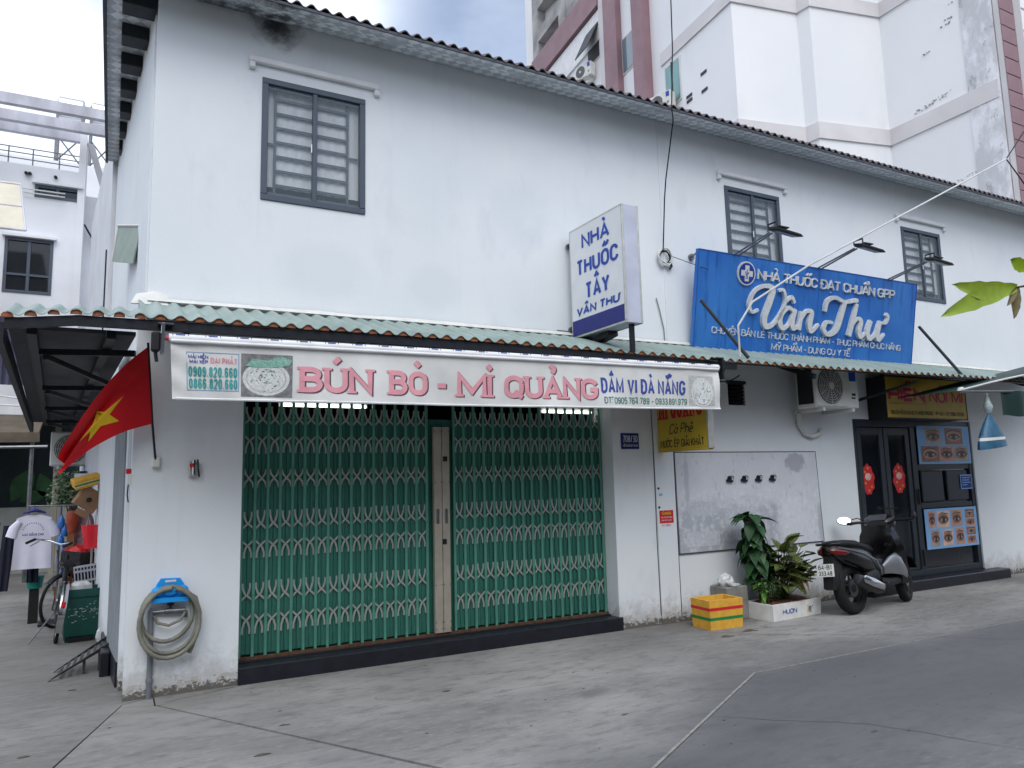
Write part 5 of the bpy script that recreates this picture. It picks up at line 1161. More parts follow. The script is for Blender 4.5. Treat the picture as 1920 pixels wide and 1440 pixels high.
# muffler: rises towards the rear
b = sb(); b.M = SM @ Matrix.Translation((.12, -.185, .31)) @ Matrix.Rotation(R(18), 4, 'Y')
b.loft([[(x, r_ * .8 * math.cos(t), r_ * math.sin(t)) for t in [k * math.pi / 8 for k in range(16)]] for x, r_ in ((-.29, .03), (-.285, .055), (-.2, .068), (.0, .074), (.16, .066), (.26, .035))]); ex = b.part("muffler", M_GREYM, sco, 40)
b = sb(); b.M = SM @ Matrix.Translation((.1, -.25, .335)) @ Matrix.Rotation(R(18), 4, 'Y')
b.loft([[(x, r_ * .35 * math.cos(t), r_ * math.sin(t)) for t in [k * math.pi / 8 for k in range(16)]] for x, r_ in ((-.22, .02), (-.2, .042), (.0, .05), (.2, .038), (.22, .015))]); b.part("heat_shield", M_CHROME, ex, 40)
b = sb(); b.tube([(.36, -.17, .22), (.46, -.12, .2), (.5, -.02, .22)], .018, 8); b.part("exhaust_pipe", M_STEEL, ex, 40)
# rear shock
b = sb(); b.tube([(.02, .13, .33), (-.02, .13, .6)], .016, 8)
for k in range(7): b.tube([(.013 - .005 * k + .026 * math.cos(t), .13 + .026 * math.sin(t), .38 + .026 * k) for t in [j * math.pi / 4 for j in range(8)]], .005, 5, True)
b.part("rear_shock", M_STEEL, sco)
# tail body with side panels
b = sb(); b.loft([ring(-.37, 0, .745, .04, .03, 14, 3), ring(-.32, 0, .72, .11, .07, 14, 3), ring(-.18, 0, .675, .145, .11, 14, 3), ring(.08, 0, .62, .165, .14, 14, 3), ring(.30, 0, .565, .16, .155, 14, 3), ring(.44, 0, .50, .135, .15, 14, 3), ring(.56, 0, .44, .11, .12, 14, 3)]); tb = b.part("tail_body", M_GLOSSB, sco, 40)
for s_ in (-1, 1):
    b = sb(); b.tube([(-.30, s_ * .12, .745), (-.1, s_ * .158, .715), (.15, s_ * .172, .655), (.36, s_ * .170, .57), (.48, s_ * .15, .45), (.50, s_ * .14, .38)], [.003, .005, .006, .008, .014, .006], 7); b.part("silver_trim", M_SILV, tb)
    b = sb(); b.M = SM; b.loft([ring(-.39, s_ * .05, .735, .02, .012, 10), ring(-.35, s_ * .085, .715, .035, .036, 10), ring(-.24, s_ * .135, .695, .014, .03, 10), ring(-.16, s_ * .15, .685, .006, .01, 10)]); b.part("tail_light", M_TAIL, tb, 40)
# seat with a step
b = sb(); b.loft([ring(-.34, 0, .785, .06, .018, 14, 3), ring(-.27, 0, .795, .105, .035, 14, 3), ring(-.05, 0, .785, .125, .045, 14, 3), ring(.12, 0, .765, .13, .05, 14, 3), ring(.22, 0, .735, .13, .045, 14, 3), ring(.42, 0, .70, .105, .045, 14, 3), ring(.56, 0, .665, .06, .03, 14, 3)]); b.part("seat", M_SEAT, sco, 50)
b = sb(); b.tube([(-.28, -.13, .79), (-.37, -.10, .80), (-.40, 0, .80), (-.37, .10, .80), (-.28, .13, .79)], .014, 8); b.part("grab_rail", M_GLOSSB, sco, True)
# rear mudguard and plate
b = sb(); b.prism([(-.34, -.06, .67), (-.18, -.06, .62), (-.22, -.06, .45), (-.38, -.06, .30), (-.44, -.06, .32), (-.40, -.06, .5)], (0, .12, 0)); mg = b.part("rear_mudguard", M_BLACKP, sco)
b = sb(); b.loft([[(.31 * math.cos(R(a)) * s_, y, .285 + .31 * math.sin(R(a)) * s_) for (s_, y) in ((1.0, -.07), (1.04, -.03), (1.04, .03), (1.0, .07), (.97, .0))] for a in range(40, 170, 13)]); b.part("hugger", M_BLACKP, mg, 50)
PM = SM @ Matrix.Translation((-.445, 0, .52)) @ Matrix.Rotation(R(-78), 4, 'Z') @ Matrix.Rotation(R(-12), 4, 'X')
b = MB(); b.M = PM; b.bbox(-.095, -.004, -.07, .095, .004, .07, .003); pla = b.part("number_plate", M_OFFW, sco)
for txt, z in (("64-B1", .008), ("333.48", -.058)):
    lettering("plate_lettering", txt, .05, .15, .15, M_INK, pla, (lambda z: lambda x, y, d: PM @ V((-.075 + x, -.004 - d, z + y)))(z), 0, .001)
# floor, tunnel and belly
b = sb(); b.loft([ring(.50, 0, .30, .14, .06, 12, 4), ring(.70, 0, .285, .16, .055, 12, 4), ring(.92, 0, .30, .15, .06, 12, 4)]); b.part("footboard", M_BLACKP, sco, 40)
b = sb(); b.loft([ring(.44, 0, .46, .10, .13, 14, 2.4), ring(.56, 0, .47, .12, .15, 14, 2.4), ring(.70, 0, .47, .13, .15, 14, 2.4), ring(.84, 0, .48, .14, .16, 14, 2.4), ring(.95, 0, .44, .13, .14, 14, 2.4)]); b.part("centre_tunnel", M_GLOSSB, sco, 40)
for s_ in (-1,):
    b = sb(); b.loft([ring(.56, s_ * .13, .44, .02, .05, 10), ring(.68, s_ * .165, .48, .03, .10, 10), ring(.84, s_ * .19, .49, .045, .14, 10), ring(.98, s_ * .18, .42, .03, .12, 10)]); b.part("side_cowl", M_SILV, sco, 40)
# leg shield and front fairing
b = sb()
sh_ = [(1.02, .16, .24, .0), (.98, .21, .38, .0), (.91, .25, .54, .0), (.86, .255, .70, .0), (.85, .22, .83, .0), (.87, .15, .95, .0)]
b.loft([[(x - .08, -w * .9, z), (x + .03, -w * 1.0, z), (x + .17, -w * .6, z), (x + .235, 0, z), (x + .17, w * .6, z), (x + .03, w, z), (x - .08, w * .9, z), (x - .11, 0, z)] for x, w, z, _ in sh_]); sh_o = b.part("leg_shield", M_GLOSSB, sco, 35)
for s_ in (-1, 1):
    b = sb(); b.loft([ring(1.02, s_ * .14, .60, .01, .03, 8), ring(1.06, s_ * .13, .62, .03, .05, 8), ring(1.10, s_ * .08, .60, .02, .04, 8)]); b.part("indicator", mat("amber_lens", (200, 120, 40), .25), sh_o, 40)
b = sb(); b.loft([ring(1.06, 0, .78, .06, .06, 12), ring(1.13, 0, .74, .09, .07, 12), ring(1.16, 0, .70, .05, .05, 12)]); b.part("headlight", mat("clear_lens", (200, 205, 210), .12, 0, .1, 6), sh_o, 40)
fl2 = plane_fn(SM @ V((.885, -.16, .67)), SM.to_3x3() @ V((.0, 1, 0)), SM.to_3x3() @ V((0, 0, 1)))
lettering("badge_lettering", "ATX", .032, .075, .15, M_CHROME, sh_o, lambda x, y, d: SM @ V((.765 - d, -.17 + x, .70 + y)), 0, .004)
# fork, front mudguard
for s_ in (-1, 1):
    b = sb(); b.tube([(1.25, s_ * .07, .28), (1.13, s_ * .07, .62)], .018, 8); b.part("fork_leg", M_GREYM, sco)
b = sb(); b.loft([[(1.25 + .31 * math.cos(R(a)) * s_, y, .275 + .31 * math.sin(R(a)) * s_) for (s_, y) in ((.98, -.065), (1.04, -.03), (1.05, .0), (1.04, .03), (.98, .065), (.99, .0))] for a in range(20, 165, 12)]); b.part("front_mudguard", M_GLOSSB, sco, 50)
# handlebar, cowl, levers, mirrors (steered towards the wall)
HM = SM @ Matrix.Translation((.94, 0, .96)) @ Matrix.Rotation(R(14), 4, 'Z')
def hbm(): q = MB(); q.M = HM; return q
b = hbm(); b.loft([ring(-.13, 0, .0, .11, .04, 14, 3), ring(-.07, 0, .02, .17, .07, 14, 3), ring(.04, 0, .03, .18, .09, 14, 3), ring(.14, 0, .01, .14, .085, 14, 3), ring(.20, 0, -.03, .06, .045, 14, 3)]); hc = b.part("handlebar_cowl", M_GLOSSB, sco, 40)
b = hbm(); b.loft([ring(-.12, 0, .045, .10, .004, 12, 3), ring(-.04, 0, .108, .11, .006, 12, 3)]); b.part("instrument_panel", mat("dial_glass", (70, 74, 80), .1), hc, 40)
for s_, nm in ((-1, "right"), (1, "left")):
    b = hbm(); b.tube([(0, s_ * .14, .03), (-.03, s_ * .25, .035), (-.06, s_ * .37, .03)], [.014, .017, .018], 8); b.part("grip", M_BLACKP, sco, 40)
    b = hbm(); b.tube([(.03, s_ * .17, .04), (.05, s_ * .27, .03), (.03, s_ * .36, .01)], .006, 6); b.part("brake_lever", M_STEEL, sco, 40)
    b = hbm(); b.tube([(.0, s_ * .17, .05), (-.01, s_ * .25, .09), (-.03, s_ * .33, .075)], .007, 6); mr_ = b.part("mirror", M_BLACKP, sco, 40)
    b = hbm(); Mm = HM @ Matrix.Translation((-.05, s_ * .40, .07))
    Mm = Matrix.Translation(Mm.translation) @ (V((.69, .59, -.41)) if s_ > 0 else V((.62, -.77, -.12))).to_track_quat('X', 'Z').to_matrix().to_4x4(); b.M = Mm
    b.loft([[(x, .085 * k_ * math.cos(t), .052 * k_ * math.sin(t)) for t in [j * math.pi / 9 for j in range(18)]] for x, k_ in ((-.012, 1.0), (.0, 1.06), (.02, .8), (.03, .3))]); b.part("mirror_shell", M_BLACKP, mr_, 40)
    b = MB(); b.M = Mm; b.add([(-.013, .08 * math.cos(t), .047 * math.sin(t)) for t in [j * math.pi / 9 for j in range(18)]], [tuple(range(18))]); b.part("mirror_glass", M_MIR, mr_)
b = hbm(); b.bbox(.02, -.15, .06, .06, -.12, .21, .004); b.tube([(.04, -.22, .17), (.04, -.02, .185)], .007, 6); b.bbox(.03, -.03, .17, .05, .0, .21, .004); b.part("phone_mount", M_BLACKP, sco)
b = sb(); b.tube([(.5, .1, .22), (.44, .24, -.03)], .011, 8); b.part("side_stand", M_STEEL, sco)
b = sb(); b.tube([(.52, -.11, .3), (.5, -.2, .30)], .012, 8); b.part("foot_peg", M_STEEL, sco)
# ================================================================== posters and stickers on the glass door
M_SKIN = [mat("print_skin_%s" % n, c, .5, 0, .25, 12) for n, c in (("tan", (190, 146, 122)), ("pale", (214, 184, 168)), ("brown", (150, 106, 86)), ("grey", (170, 160, 152)), ("rose", (198, 150, 140)))]
M_IRIS = mat("print_iris", (54, 40, 36), .4, 0, .4, 60); M_BROW = mat("print_brow", (62, 46, 42), .5, 0, .3, 40); M_EYEW = mat("print_eye_white", (172, 158, 150), .5); M_SKYB = mat("poster_blue", (128, 178, 226), .5, 0, .08, 4)
def eye_tile(par, x0, z0, x1, z1, y, m, flip=1, brow=True):
    b = MB(); b.quad((x0, y, z0), (x1, y, z0), (x1, y, z1), (x0, y, z1)); tile = b.part("photo_tile", m, par)
    cx, cz, w, h = (x0 + x1) / 2, z0 + (z1 - z0) * .45, (x1 - x0), (z1 - z0)
    def ell(rx, rz, ox, oz, d, mm, nm, a0=0, a1=360):
        q = MB(); pts = arc(cx + ox * w, cz + oz * h, rx * w, rz * h, a0, a1, 16); q.add([(px, y - d, pz) for px, pz in pts], [tuple(range(len(pts)))]); q.part(nm, mm, tile)
    def lid(pts, t, nm):
        q = MB(); strokes_mesh(q, [[(cx + px * w, cz + pz * h) for px, pz in pts]], t * h, lambda a, c, d: V((a, y - d, c)), 0, .003); q.part(nm, M_BROW, tile)
    ell(.42, .32, 0, .05, .0008, M_SKIN[2] if m is not M_SKIN[2] else M_SKIN[0], "eye_shadow")
    ell(.30, .15, 0, .0, .0014, M_EYEW, "eye_white"); ell(.12, .16, .02 * flip, .0, .002, M_IRIS, "iris")
    lid([(-.33, .0), (-.18, .14), (.05, .18), (.25, .08), (.34, -.02)], .10, "lash_line"); lid([(-.3, -.02), (0, -.16), (.3, -.03)], .04, "lower_lash")
    if brow: lid([(-.4, .30), (-.1, .43), (.38, .34)], .05, "brow")
def poster(lab, x0, z0, x1, z1, tiles):
    p = thing("lash_poster", lab, "poster", ((x0 + x1) / 2, .015, z0), "eyelash posters on the glass door")
    b = MB(); b.box(x0, .006, z0, x1, .012, z1); bd = b.part("sheet", M_SKYB, p)
    for (a, c, e, g_, k) in tiles: eye_tile(bd, x0 + a * (x1 - x0), z0 + c * (z1 - z0), x0 + e * (x1 - x0), z0 + g_ * (z1 - z0), .0045, M_SKIN[k % 5], 1 if k % 2 else -1)
poster("blue poster of five eye photos on the upper door pane", 10.0, 1.685, 11.25, 2.235, [(.14, .52, .44, .95, 3), (.52, .52, .86, .95, 2), (.05, .06, .38, .47, 2), (.39, .06, .66, .47, 4), (.67, .06, .95, .47, 3)])
poster("blue poster of many small eye photos on the lower door pane", 10.0, .49, 11.24, 1.05, [(.06, .52, .19, .94, 4), (.22, .52, .46, .94, 1), (.50, .52, .70, .94, 0), (.08, .06, .25, .47, 3), (.30, .06, .50, .47, 1), (.55, .06, .72, .47, 0), (.77, .72, .95, .94, 2), (.77, .50, .95, .70, 0), (.77, .28, .95, .48, 2), (.77, .06, .95, .26, 0)])
p = thing("blue_notice", "small dark blue notice with pale border on the door's middle panel", "notice", (11.1, .02, 1.31))
b = MB(); b.box(10.95, .018, 1.31, 11.23, .024, 1.52); nb_ = b.part("border", M_SKYB, p)
b = MB(); b.box(10.965, .0155, 1.325, 11.215, .0175, 1.505); b.part("field", M_NAVY, nb_)
b = MB()
for i, w_ in enumerate((.2, .17, .2, .12)): b.box(10.985, .0135, 1.47 - i * .035, 10.985 + w_, .015, 1.482 - i * .035)
b.part("notice_lines", M_SKYB, nb_)
M_GOLD = mat("gold_print", (226, 170, 60), .4, .2, .2, 30); M_PALEF = mat("pale_pink_print", (236, 190, 186), .5, 0, .2, 20)
for x, lab in ((8.91, "festive red and gold cut-out sticker on the door's outer leaf"), (9.57, "festive red and gold cut-out sticker on the door's inner leaf")):
    s_ = thing("festive_sticker", lab, "sticker", (x, .04, 1.3), "festive stickers on the glass door")
    b = MB(); pts = [(x + (.128 + .014 * math.sin(8 * t)) * math.cos(t) * (1.0 if abs(math.sin(t)) < .7 else .95), .045, 1.495 + (.205 + .012 * math.sin(9 * t)) * math.sin(t)) for t in [k * math.pi / 24 for k in range(48)]]
    b.add(pts, [tuple(range(48))[::-1]]); sh = b.part("cut_out", M_RED, s_)
    b = MB(); b.add([(x + .06 * math.cos(t), .0435, 1.53 + .05 * math.sin(t)) for t in [k * math.pi / 10 for k in range(20)]], [tuple(range(20))[::-1]]); b.part("pale_roundel", M_PALEF, sh)
    for k in range(7):
        b = MB(); cx, cz = x + .07 * math.sin(k * 2.1), 1.345 + k * .05; b.add([(cx + .018 * math.cos(t), .0425, cz + .018 * math.sin(t)) for t in [j * math.pi / 3 for j in range(6)]], [tuple(range(6))[::-1]]); b.part("gold_spot", M_GOLD, sh)
# ================================================================== green market canopy at the right edge, with its tied tarp corner
M_TARP = mat("dark_green_tarp", (22, 50, 48), .5, 0, .25, 5, .2, 20); M_TARPB = mat("blue_tarp", (44, 92, 120), .45, 0, .3, 10, .3, 30)
cn = thing("tarp_canopy", "dark green tarpaulin canopy jutting into the scene from the right edge", "canopy", (11.5, -1.2, 2.4))
b = MB()
def tarp(u, v): return V((9.02 + 2.9 * u, -1.25 + .9 * v - .25 * u, 2.56 + .55 * u * (1 - .2 * v) + .12 * v * u + .03 * math.sin(u * 9 + v * 4) * u * (1 - u)))
b.grid(lambda u, v: tarp(u, v), 20, 8); b.part("sheet", M_TARP, cn, True)
b = MB(); b.tube([tarp(k / 10, 0) + V((0, 0, .005)) for k in range(11)], .012, 6); b.part("edge_cord", M_OFFW, cn, True)
b = MB(); b.tube([(9.0, -1.25, 2.555), (9.0, -1.25, 2.57), (9.06, -1.25, 2.58)], .028, 8); b.part("pole_end", M_OFFW, cn, True)
b = MB(); b.tube([(9.0, -1.24, 2.55), (11.9, -1.5, 2.62)], .018, 8); b.part("cross_pole", M_STEEL, cn)
b = MB(); b.grid(lambda u, v: (9.75 + 2.2 * u, -1.32 - .18 * u + .03 * math.sin(u * 30), 2.58 - .32 * v + .012 * math.sin(u * 34) * v), 50, 4); b.part("valance", M_TARP, cn, True)
b = MB(); b.tube([(11.93, -1.52, 0), (11.93, -1.52, 2.65)], .025, 8); b.part("post", M_STEEL, cn)
tc_ = thing("tied_tarp", "blue and white tarp corner tied up and hanging from the green canopy", "tarp", (9.65, -1.22, 1.85))
b = MB(); b.loft([[(9.63 + sx_ * math.cos(t) * w_, -1.22 + .05 * math.sin(t) * w_ * 3, z_ + sl * math.cos(t)) for t in [k * math.pi / 8 for k in range(16)]] for w_, sx_, z_, sl in ((.06, .25, 2.30, 0), (.25, .35, 2.22, 0), (.5, .38, 2.08, .005), (.62, .4, 1.99, .012))]); body_ = b.part("folds", M_TARPB, tc_, True)
b = MB(); b.loft([[(9.63 + sx_ * math.cos(t) * w_, -1.22 + .05 * math.sin(t) * w_ * 3.1, z_ + sl * math.cos(t)) for t in [k * math.pi / 8 for k in range(16)]] for w_, sx_, z_, sl in ((.62, .4, 1.99, .012), (.645, .405, 1.955, .016))], False); b.part("white_band", M_OFFW, body_, True)
b = MB(); b.loft([[(9.63 + sx_ * math.cos(t) * w_, -1.22 + .05 * math.sin(t) * w_ * 3.1, z_ + sl * math.cos(t)) for t in [k * math.pi / 8 for k in range(16)]] for w_, sx_, z_, sl in ((.645, .405, 1.955, .016), (.67, .41, 1.90, .022), (.68, .41, 1.86, .03))]); b.part("lower_hem", M_TARPB, body_, True)
b = MB(); b.loft([[(9.62 + w_ * math.cos(t), -1.22 + w_ * math.sin(t), z_) for t in [k * math.pi / 6 for k in range(12)]] for w_, z_ in ((.012, 2.55), (.03, 2.46), (.055, 2.38), (.04, 2.32), (.016, 2.29))]); b.part("knot", mat("pale_plastic_bag", (176, 190, 190), .3, 0, .3, 20, .4, 40), tc_, True)
# ================================================================== leafy twig close to the camera
tw = thing("leaf_twig", "out-of-focus green leaf sprig poking in at the right edge", "twig", (3.15, -5.0, 2.3))
M_LIME = mat("lime_leaf", (150, 176, 40), .45, 0, .15, 20); M_OLIVE = mat("old_leaf", (112, 100, 62), .6, 0, .25, 20)
def blade(base, tip, w, m, nm="leaf", bend=.0):
    base, tip = V(base), V(tip); d = tip - base; side = d.cross(V((.47, .873, .1))).normalized(); n = 10; vs = []
    for i in range(n + 1):
        t = i / n; ww = w * (math.sin(math.pi * min(1, t * .92 + .08)) ** .8) * (1 + .08 * math.sin(i * 2.3)); c = base + d * t + side * bend * math.sin(math.pi * t)
        vs += [c - side * ww, c + V((.004, .006, 0)), c + side * ww]
    b = MB().add(vs, [q for i in range(n) for q in ((3 * i, 3 * i + 3, 3 * i + 4, 3 * i + 1), (3 * i + 1, 3 * i + 4, 3 * i + 5, 3 * i + 2))]); return b.part(nm, m, tw, True)
hub = (3.11, -5.0, 2.335)
blade(hub, (2.66, -5.0, 2.30), .038, M_LIME, bend=.02); blade(hub, (2.565, -5.0, 2.165), .036, M_LIME, bend=-.012); blade(hub, (3.06, -5.0, 2.20), .02, M_OLIVE); blade(hub, (3.0, -5.01, 2.245), .014, M_OLIVE); blade((3.2, -5, 2.42), (3.12, -4.98, 2.46), .03, M_LIME)
b = MB(); b.tube([hub, (3.16, -5.0, 2.345), (3.35, -5.05, 2.40), (3.8, -5.2, 2.3), (4.3, -5.6, 1.6), (4.5, -5.9, 0.0)], [.004, .005, .007, .01, .014, .02], 7); b.part("stem", M_STEM, tw, True)
# ================================================================== cables
M_CABW = mat("white_cable", (206, 206, 204), .5); M_CABB = mat("black_cable", (22, 22, 24), .6)
def cable(lab, pts, r_, m, sag=0.0):
    P = []
    for i in range(len(pts) - 1):
        a, c = V(pts[i]), V(pts[i + 1]); n = 14
        for k in range(n): t = k / n; P.append(a.lerp(c, t) + V((0, 0, -sag * 4 * t * (1 - t) * (c - a).length)))
    P.append(V(pts[-1])); b = MB(); b.tube(P, r_, 6); return tag(b.part("overhead_cable", m, None, True), lab, "cable", "overhead cables")
cable("white cable stretched from the awning up past the blue sign", [(5.69, -.93, 2.84), (5.67, -.95, 3.17), (5.87, -.98, 3.44), (6.70, -1.05, 3.92), (11.25, -.95, 6.10)], .011, M_CABW)
cable("thin dark wire rising to the top right corner above the white cable", [(11.25, -.95, 6.10), (12.9, -.9, 7.6), (15.5, -.8, 10)], .009, M_CABB)
cable("thin dark wire running down to the right edge from the cable joint", [(11.25, -.95, 6.10), (11.6, -1.0, 5.72), (13.2, -1.2, 3.9)], .009, M_CABB)
cable("black wire dangling in front of the eave down to the wall coil", [(5.34, -.62, 9.0), (5.27, -.62, 6.4), (5.21, -.62, 5.68), (5.24, -.6, 5.55), (5.35, -.3, 5.0), (5.40, -.2, 4.8), (5.46, -.06, 4.24)], .008, M_CABB)
wc = thing("wire_coil", "small coil of wires hung on the wall beside the blue sign", "wire", (5.5, -.03, 4.1))
rc = random.Random(4)
for k in range(4):
    b = MB(); b.tube([(5.50 + (.075 + .01 * k) * math.cos(t), -.03 - .006 * k + rc.uniform(-.008, .008), 4.16 + (.075 + .008 * k) * math.sin(t) + rc.uniform(-.01, .01)) for t in [j * .42 + k for j in range(15)]], .008, 6, True); b.part("loop", M_CABB if k < 2 else M_OFFW, wc, True)
b = MB(); b.tube([(5.58, -.03, 4.13), (5.6, -.03, 4.06), (5.57, -.03, 4.03)], .014, 7); b.part("connector", M_BLACKP, wc, True)
cable("loose grey wire end trailing down the wall left of the blue sign", [(5.36, -.012, 3.66), (5.40, -.012, 3.52), (5.45, -.012, 3.3), (5.455, -.012, 3.16)], .006, mat("grey_wire", (120, 122, 126), .6))
cable("thin wire sloping from the wire coil to the blue sign", [(5.56, -.02, 4.2), (5.9, -.32, 3.98)], .004, M_CABB)
cable("black cable loop sagging under the awning beside the banner", [(5.4, -.85, 2.66), (5.7, -.6, 2.62), (6.1, -.5, 2.72)], .008, M_CABB, .06)
# ================================================================== side lane: bin, ramp, bicycle, washing, clutter
rp_ = thing("metal_ramp", "dark steel kerb ramp with open rungs leaning on the side doorstep", "ramp", (-.3, 1.3, 0))
M_RAMP = mat("ramp_steel", (76, 76, 78), .6, .5, .3, 12, .2, 60)
def rail_pt(s_, t): # s_: 0 near rail, 1 far rail; t: 0 foot .. 1 head
    a = V((-.55, 1.02, .0)).lerp(V((-.075, 1.25, .21)), t); c = V((-.53, 1.38, .0)).lerp(V((-.08, 1.62, .22)), t); return a.lerp(c, s_)
for s_ in (0, 1):
    b = MB(); p, q = rail_pt(s_, 0), rail_pt(s_, 1); b.prism([p, q, q + V((0, 0, .035)), p + V((0.05, 0.02, .035))], (0, .025, 0)); b.part("rail", M_RAMP, rp_)
for k in range(8):
    t = .16 + k * .11; p, q = rail_pt(.04, t), rail_pt(.98, t); d = (rail_pt(0, 1) - rail_pt(0, 0)).normalized() * .014
    b = MB(); b.prism([p - d, p + d, q + d, q - d], (0, 0, .012)); b.part("rung", M_RAMP, rp_)
for k in (.55, .8):
    b = MB(); p = rail_pt(.05, k); b.box(p.x - .012, p.y, .0, p.x + .012, p.y + .02, p.z); b.part("foot", M_RAMP, rp_)
sp_ = thing("door_step", "dark tiled doorstep at the foot of the side wall", "step", (-.1, 1.6, 0)); b = MB(); b.bbox(-.17, .95, -.005, sx(1) - .018, 2.1, .2, .01); b.part("block", M_DARKSTEP, sp_)
bn_ = thing("green_bin", "dark green plastic tub with worn print standing behind the bicycle", "bin", (-.36, 2.95, 0))
M_BING = mat("bin_green", (18, 74, 66), .45, 0, .2, 8, .1, 40); M_SCR = mat("scratch_white", (170, 184, 178), .7, 0, .4, 40)
Mb = Matrix.Translation((-.375, 2.98, 0)) @ Matrix.Rotation(R(6), 4, 'Z')
b = MB(); b.M = Mb; b.loft([ring_ for ring_ in [[(-w, -d, z), (w, -d, z), (w, d, z), (-w, d, z)] for w, d, z in ((.15, .13, .0), (.185, .165, .46), (.205, .185, .47), (.21, .19, .55), (.19, .17, .55), (.165, .15, .06))]]); bt = b.part("tub", M_BING, bn_)
b = MB(); b.M = Mb; b.box(-.12, -.162, -.001, .10, -.13, .05); b.part("foot_recess", M_BLACKP, bn_)
b = MB(); b.M = Mb; rs = random.Random(8)
for i in range(40):
    x, z = rs.uniform(-.14, .14), .33 + rs.gauss(0, .03) - (.06 if i % 3 == 0 else 0); y = -.166 - (z - .46) * -.076; w = rs.uniform(.006, .03); b.quad((x, y - .002, z), (x + w, y - .002, z + rs.uniform(-.004, .004)), (x + w, y - .002, z + .006), (x, y - .002, z + rs.uniform(.003, .007)))
tag(b.part("worn_print", M_SCR, bt), kind="stuff")
b = MB(); b.M = Mb; b.loft([[(.1 * s_ * math.cos(t) - .02, .09 * s_ * math.sin(t), z) for t in [k * .7 for k in range(9)]] for s_, z in ((1.2, .5), (1.1, .58), (.6, .62))]); b.part("rubbish", M_BAG, bn_)
bc = thing("bait_bag", "small clear bag of pale contents at the foot of the green tub", "bag", (-.16, 2.62, 0))
b = MB(); rb = random.Random(11); b.loft([[(-.165 + (.05 * s_ + rb.uniform(-.006, .006)) * math.cos(t), 2.62 + (.05 * s_ + rb.uniform(-.006, .006)) * math.sin(t), z) for t in [k * math.pi / 6 for k in range(12)]] for s_, z in ((.9, .0), (1.15, .06), (1.0, .13), (.35, .17), (.55, .22))]); b.part("film", M_BAG, bc)
# ---- bicycle seen from behind
bk = thing("bicycle", "black city bicycle seen from behind with chrome mudguard and front basket", "bicycle", (-.62, 3.1, 0))
KM = Matrix.Translation((-.605, 2.93, 0)) @ Matrix.Rotation(R(94), 4, 'Z') @ Matrix.Rotation(R(7), 4, 'X')   # local x forward
SMX = KM @ Matrix.Translation((1.0, 0, .31)) @ Matrix.Rotation(R(-42), 4, 'Z')                                  # steered front end
def kb(Mx=KM): q = MB(); q.M = Mx; return q
def bwheel(Mx, cx, cz):
    b = kb(Mx); b.tube([(cx + .30 * math.cos(t), 0, cz + .30 * math.sin(t)) for t in [k * math.pi / 20 for k in range(40)]], .017, 8, True); w = b.part("wheel", M_RUBBER, bk, True)
    b = kb(Mx); b.tube([(cx + .28 * math.cos(t), 0, cz + .28 * math.sin(t)) for t in [k * math.pi / 20 for k in range(40)]], .009, 6, True); b.part("rim", M_CHROME, w, True)
    b = kb(Mx)
    for k in range(18): a = k * math.pi / 9; b.tube([(cx + .02 * math.cos(a), .02 * (-1) ** k, cz + .02 * math.sin(a)), (cx + .28 * math.cos(a + .2), 0, cz + .28 * math.sin(a + .2))], .0016, 3, caps=False)
    tag(b.part("spokes", M_STEEL, w), kind="stuff"); b = kb(Mx); b.tube([(cx, -.045, cz), (cx, .045, cz)], .02, 8); b.part("hub", M_CHROME, w)
    return w
bwheel(KM, 0, .31); bwheel(SMX, .03, 0)
def guard(Mx, cx, cz, a0, a1, m): b = kb(Mx); b.loft([[(cx + .335 * math.cos(R(a)), y, cz + .335 * math.sin(R(a)) - abs(y) * .35) for y in (-.032, -.015, 0, .015, .032)] + [(cx + .33 * math.cos(R(a)), y, cz + .33 * math.sin(R(a)) - abs(y) * .35) for y in (.03, 0, -.03)] for a in range(a0, a1, 10)]); b.part("mudguard", m, bk, True)
guard(KM, 0, .31, 50, 215, M_CHROME); guard(SMX, .03, 0, 20, 150, M_BLACKM)
for pts, r_ in (([(.38, 0, .29), (.30, 0, .52), (.22, 0, .78)], .016), ([(.38, 0, .29), (.62, 0, .42), (.86, 0, .70)], .018), ([(.30, 0, .56), (.58, 0, .56), (.86, 0, .74)], .013), ([(.84, 0, .62), (.80, 0, .86)], .019)):
    b = kb(); b.tube(pts, r_, 8); b.part("frame_tube", M_BLACKM, bk, True)
for s_ in (-.05, .05):
    b = kb(); b.tube([(0, s_, .31), (.36, s_ * .6, .29)], .009, 6); b.part("chain_stay", M_BLACKM, bk); b = kb(); b.tube([(0, s_, .31), (.26, s_ * .4, .62)], .008, 6); b.part("seat_stay", M_BLACKM, bk)
    b = kb(SMX); b.tube([(.03, s_, .0), (-.02, s_ * .7, .36), (-.06, 0, .42)], .01, 6); b.part("fork_blade", M_CHROME, bk)
b = kb(); b.loft([ring(.06, 0, .80, .07, .02, 12), ring(.12, 0, .82, .11, .03, 12), ring(.22, 0, .815, .09, .028, 12), ring(.32, 0, .82, .035, .02, 12), ring(.36, 0, .815, .02, .012, 12)]); b.part("saddle", M_SEAT, bk, 40)
b = kb(SMX); b.tube([(-.08, 0, .40), (-.13, 0, .66)], .012, 8); b.tube([(-.36, -.25, .66), (-.24, -.25, .70), (-.15, -.14, .69), (-.13, 0, .66), (-.15, .14, .69), (-.24, .25, .70), (-.36, .25, .66)], .011, 8); b.part("handlebar", M_CHROME, bk, True)
for s_ in (-.25, .25):
    b = kb(SMX); b.tube([(-.26, s_, .70), (-.38, s_, .655)], .016, 8); b.part("grip", M_BLACKP, bk); b = kb(SMX); b.tube([(-.22, s_ * .9, .68), (-.33, s_ * .95, .62)], .005, 5); b.part("brake_lever", M_STEEL, bk)
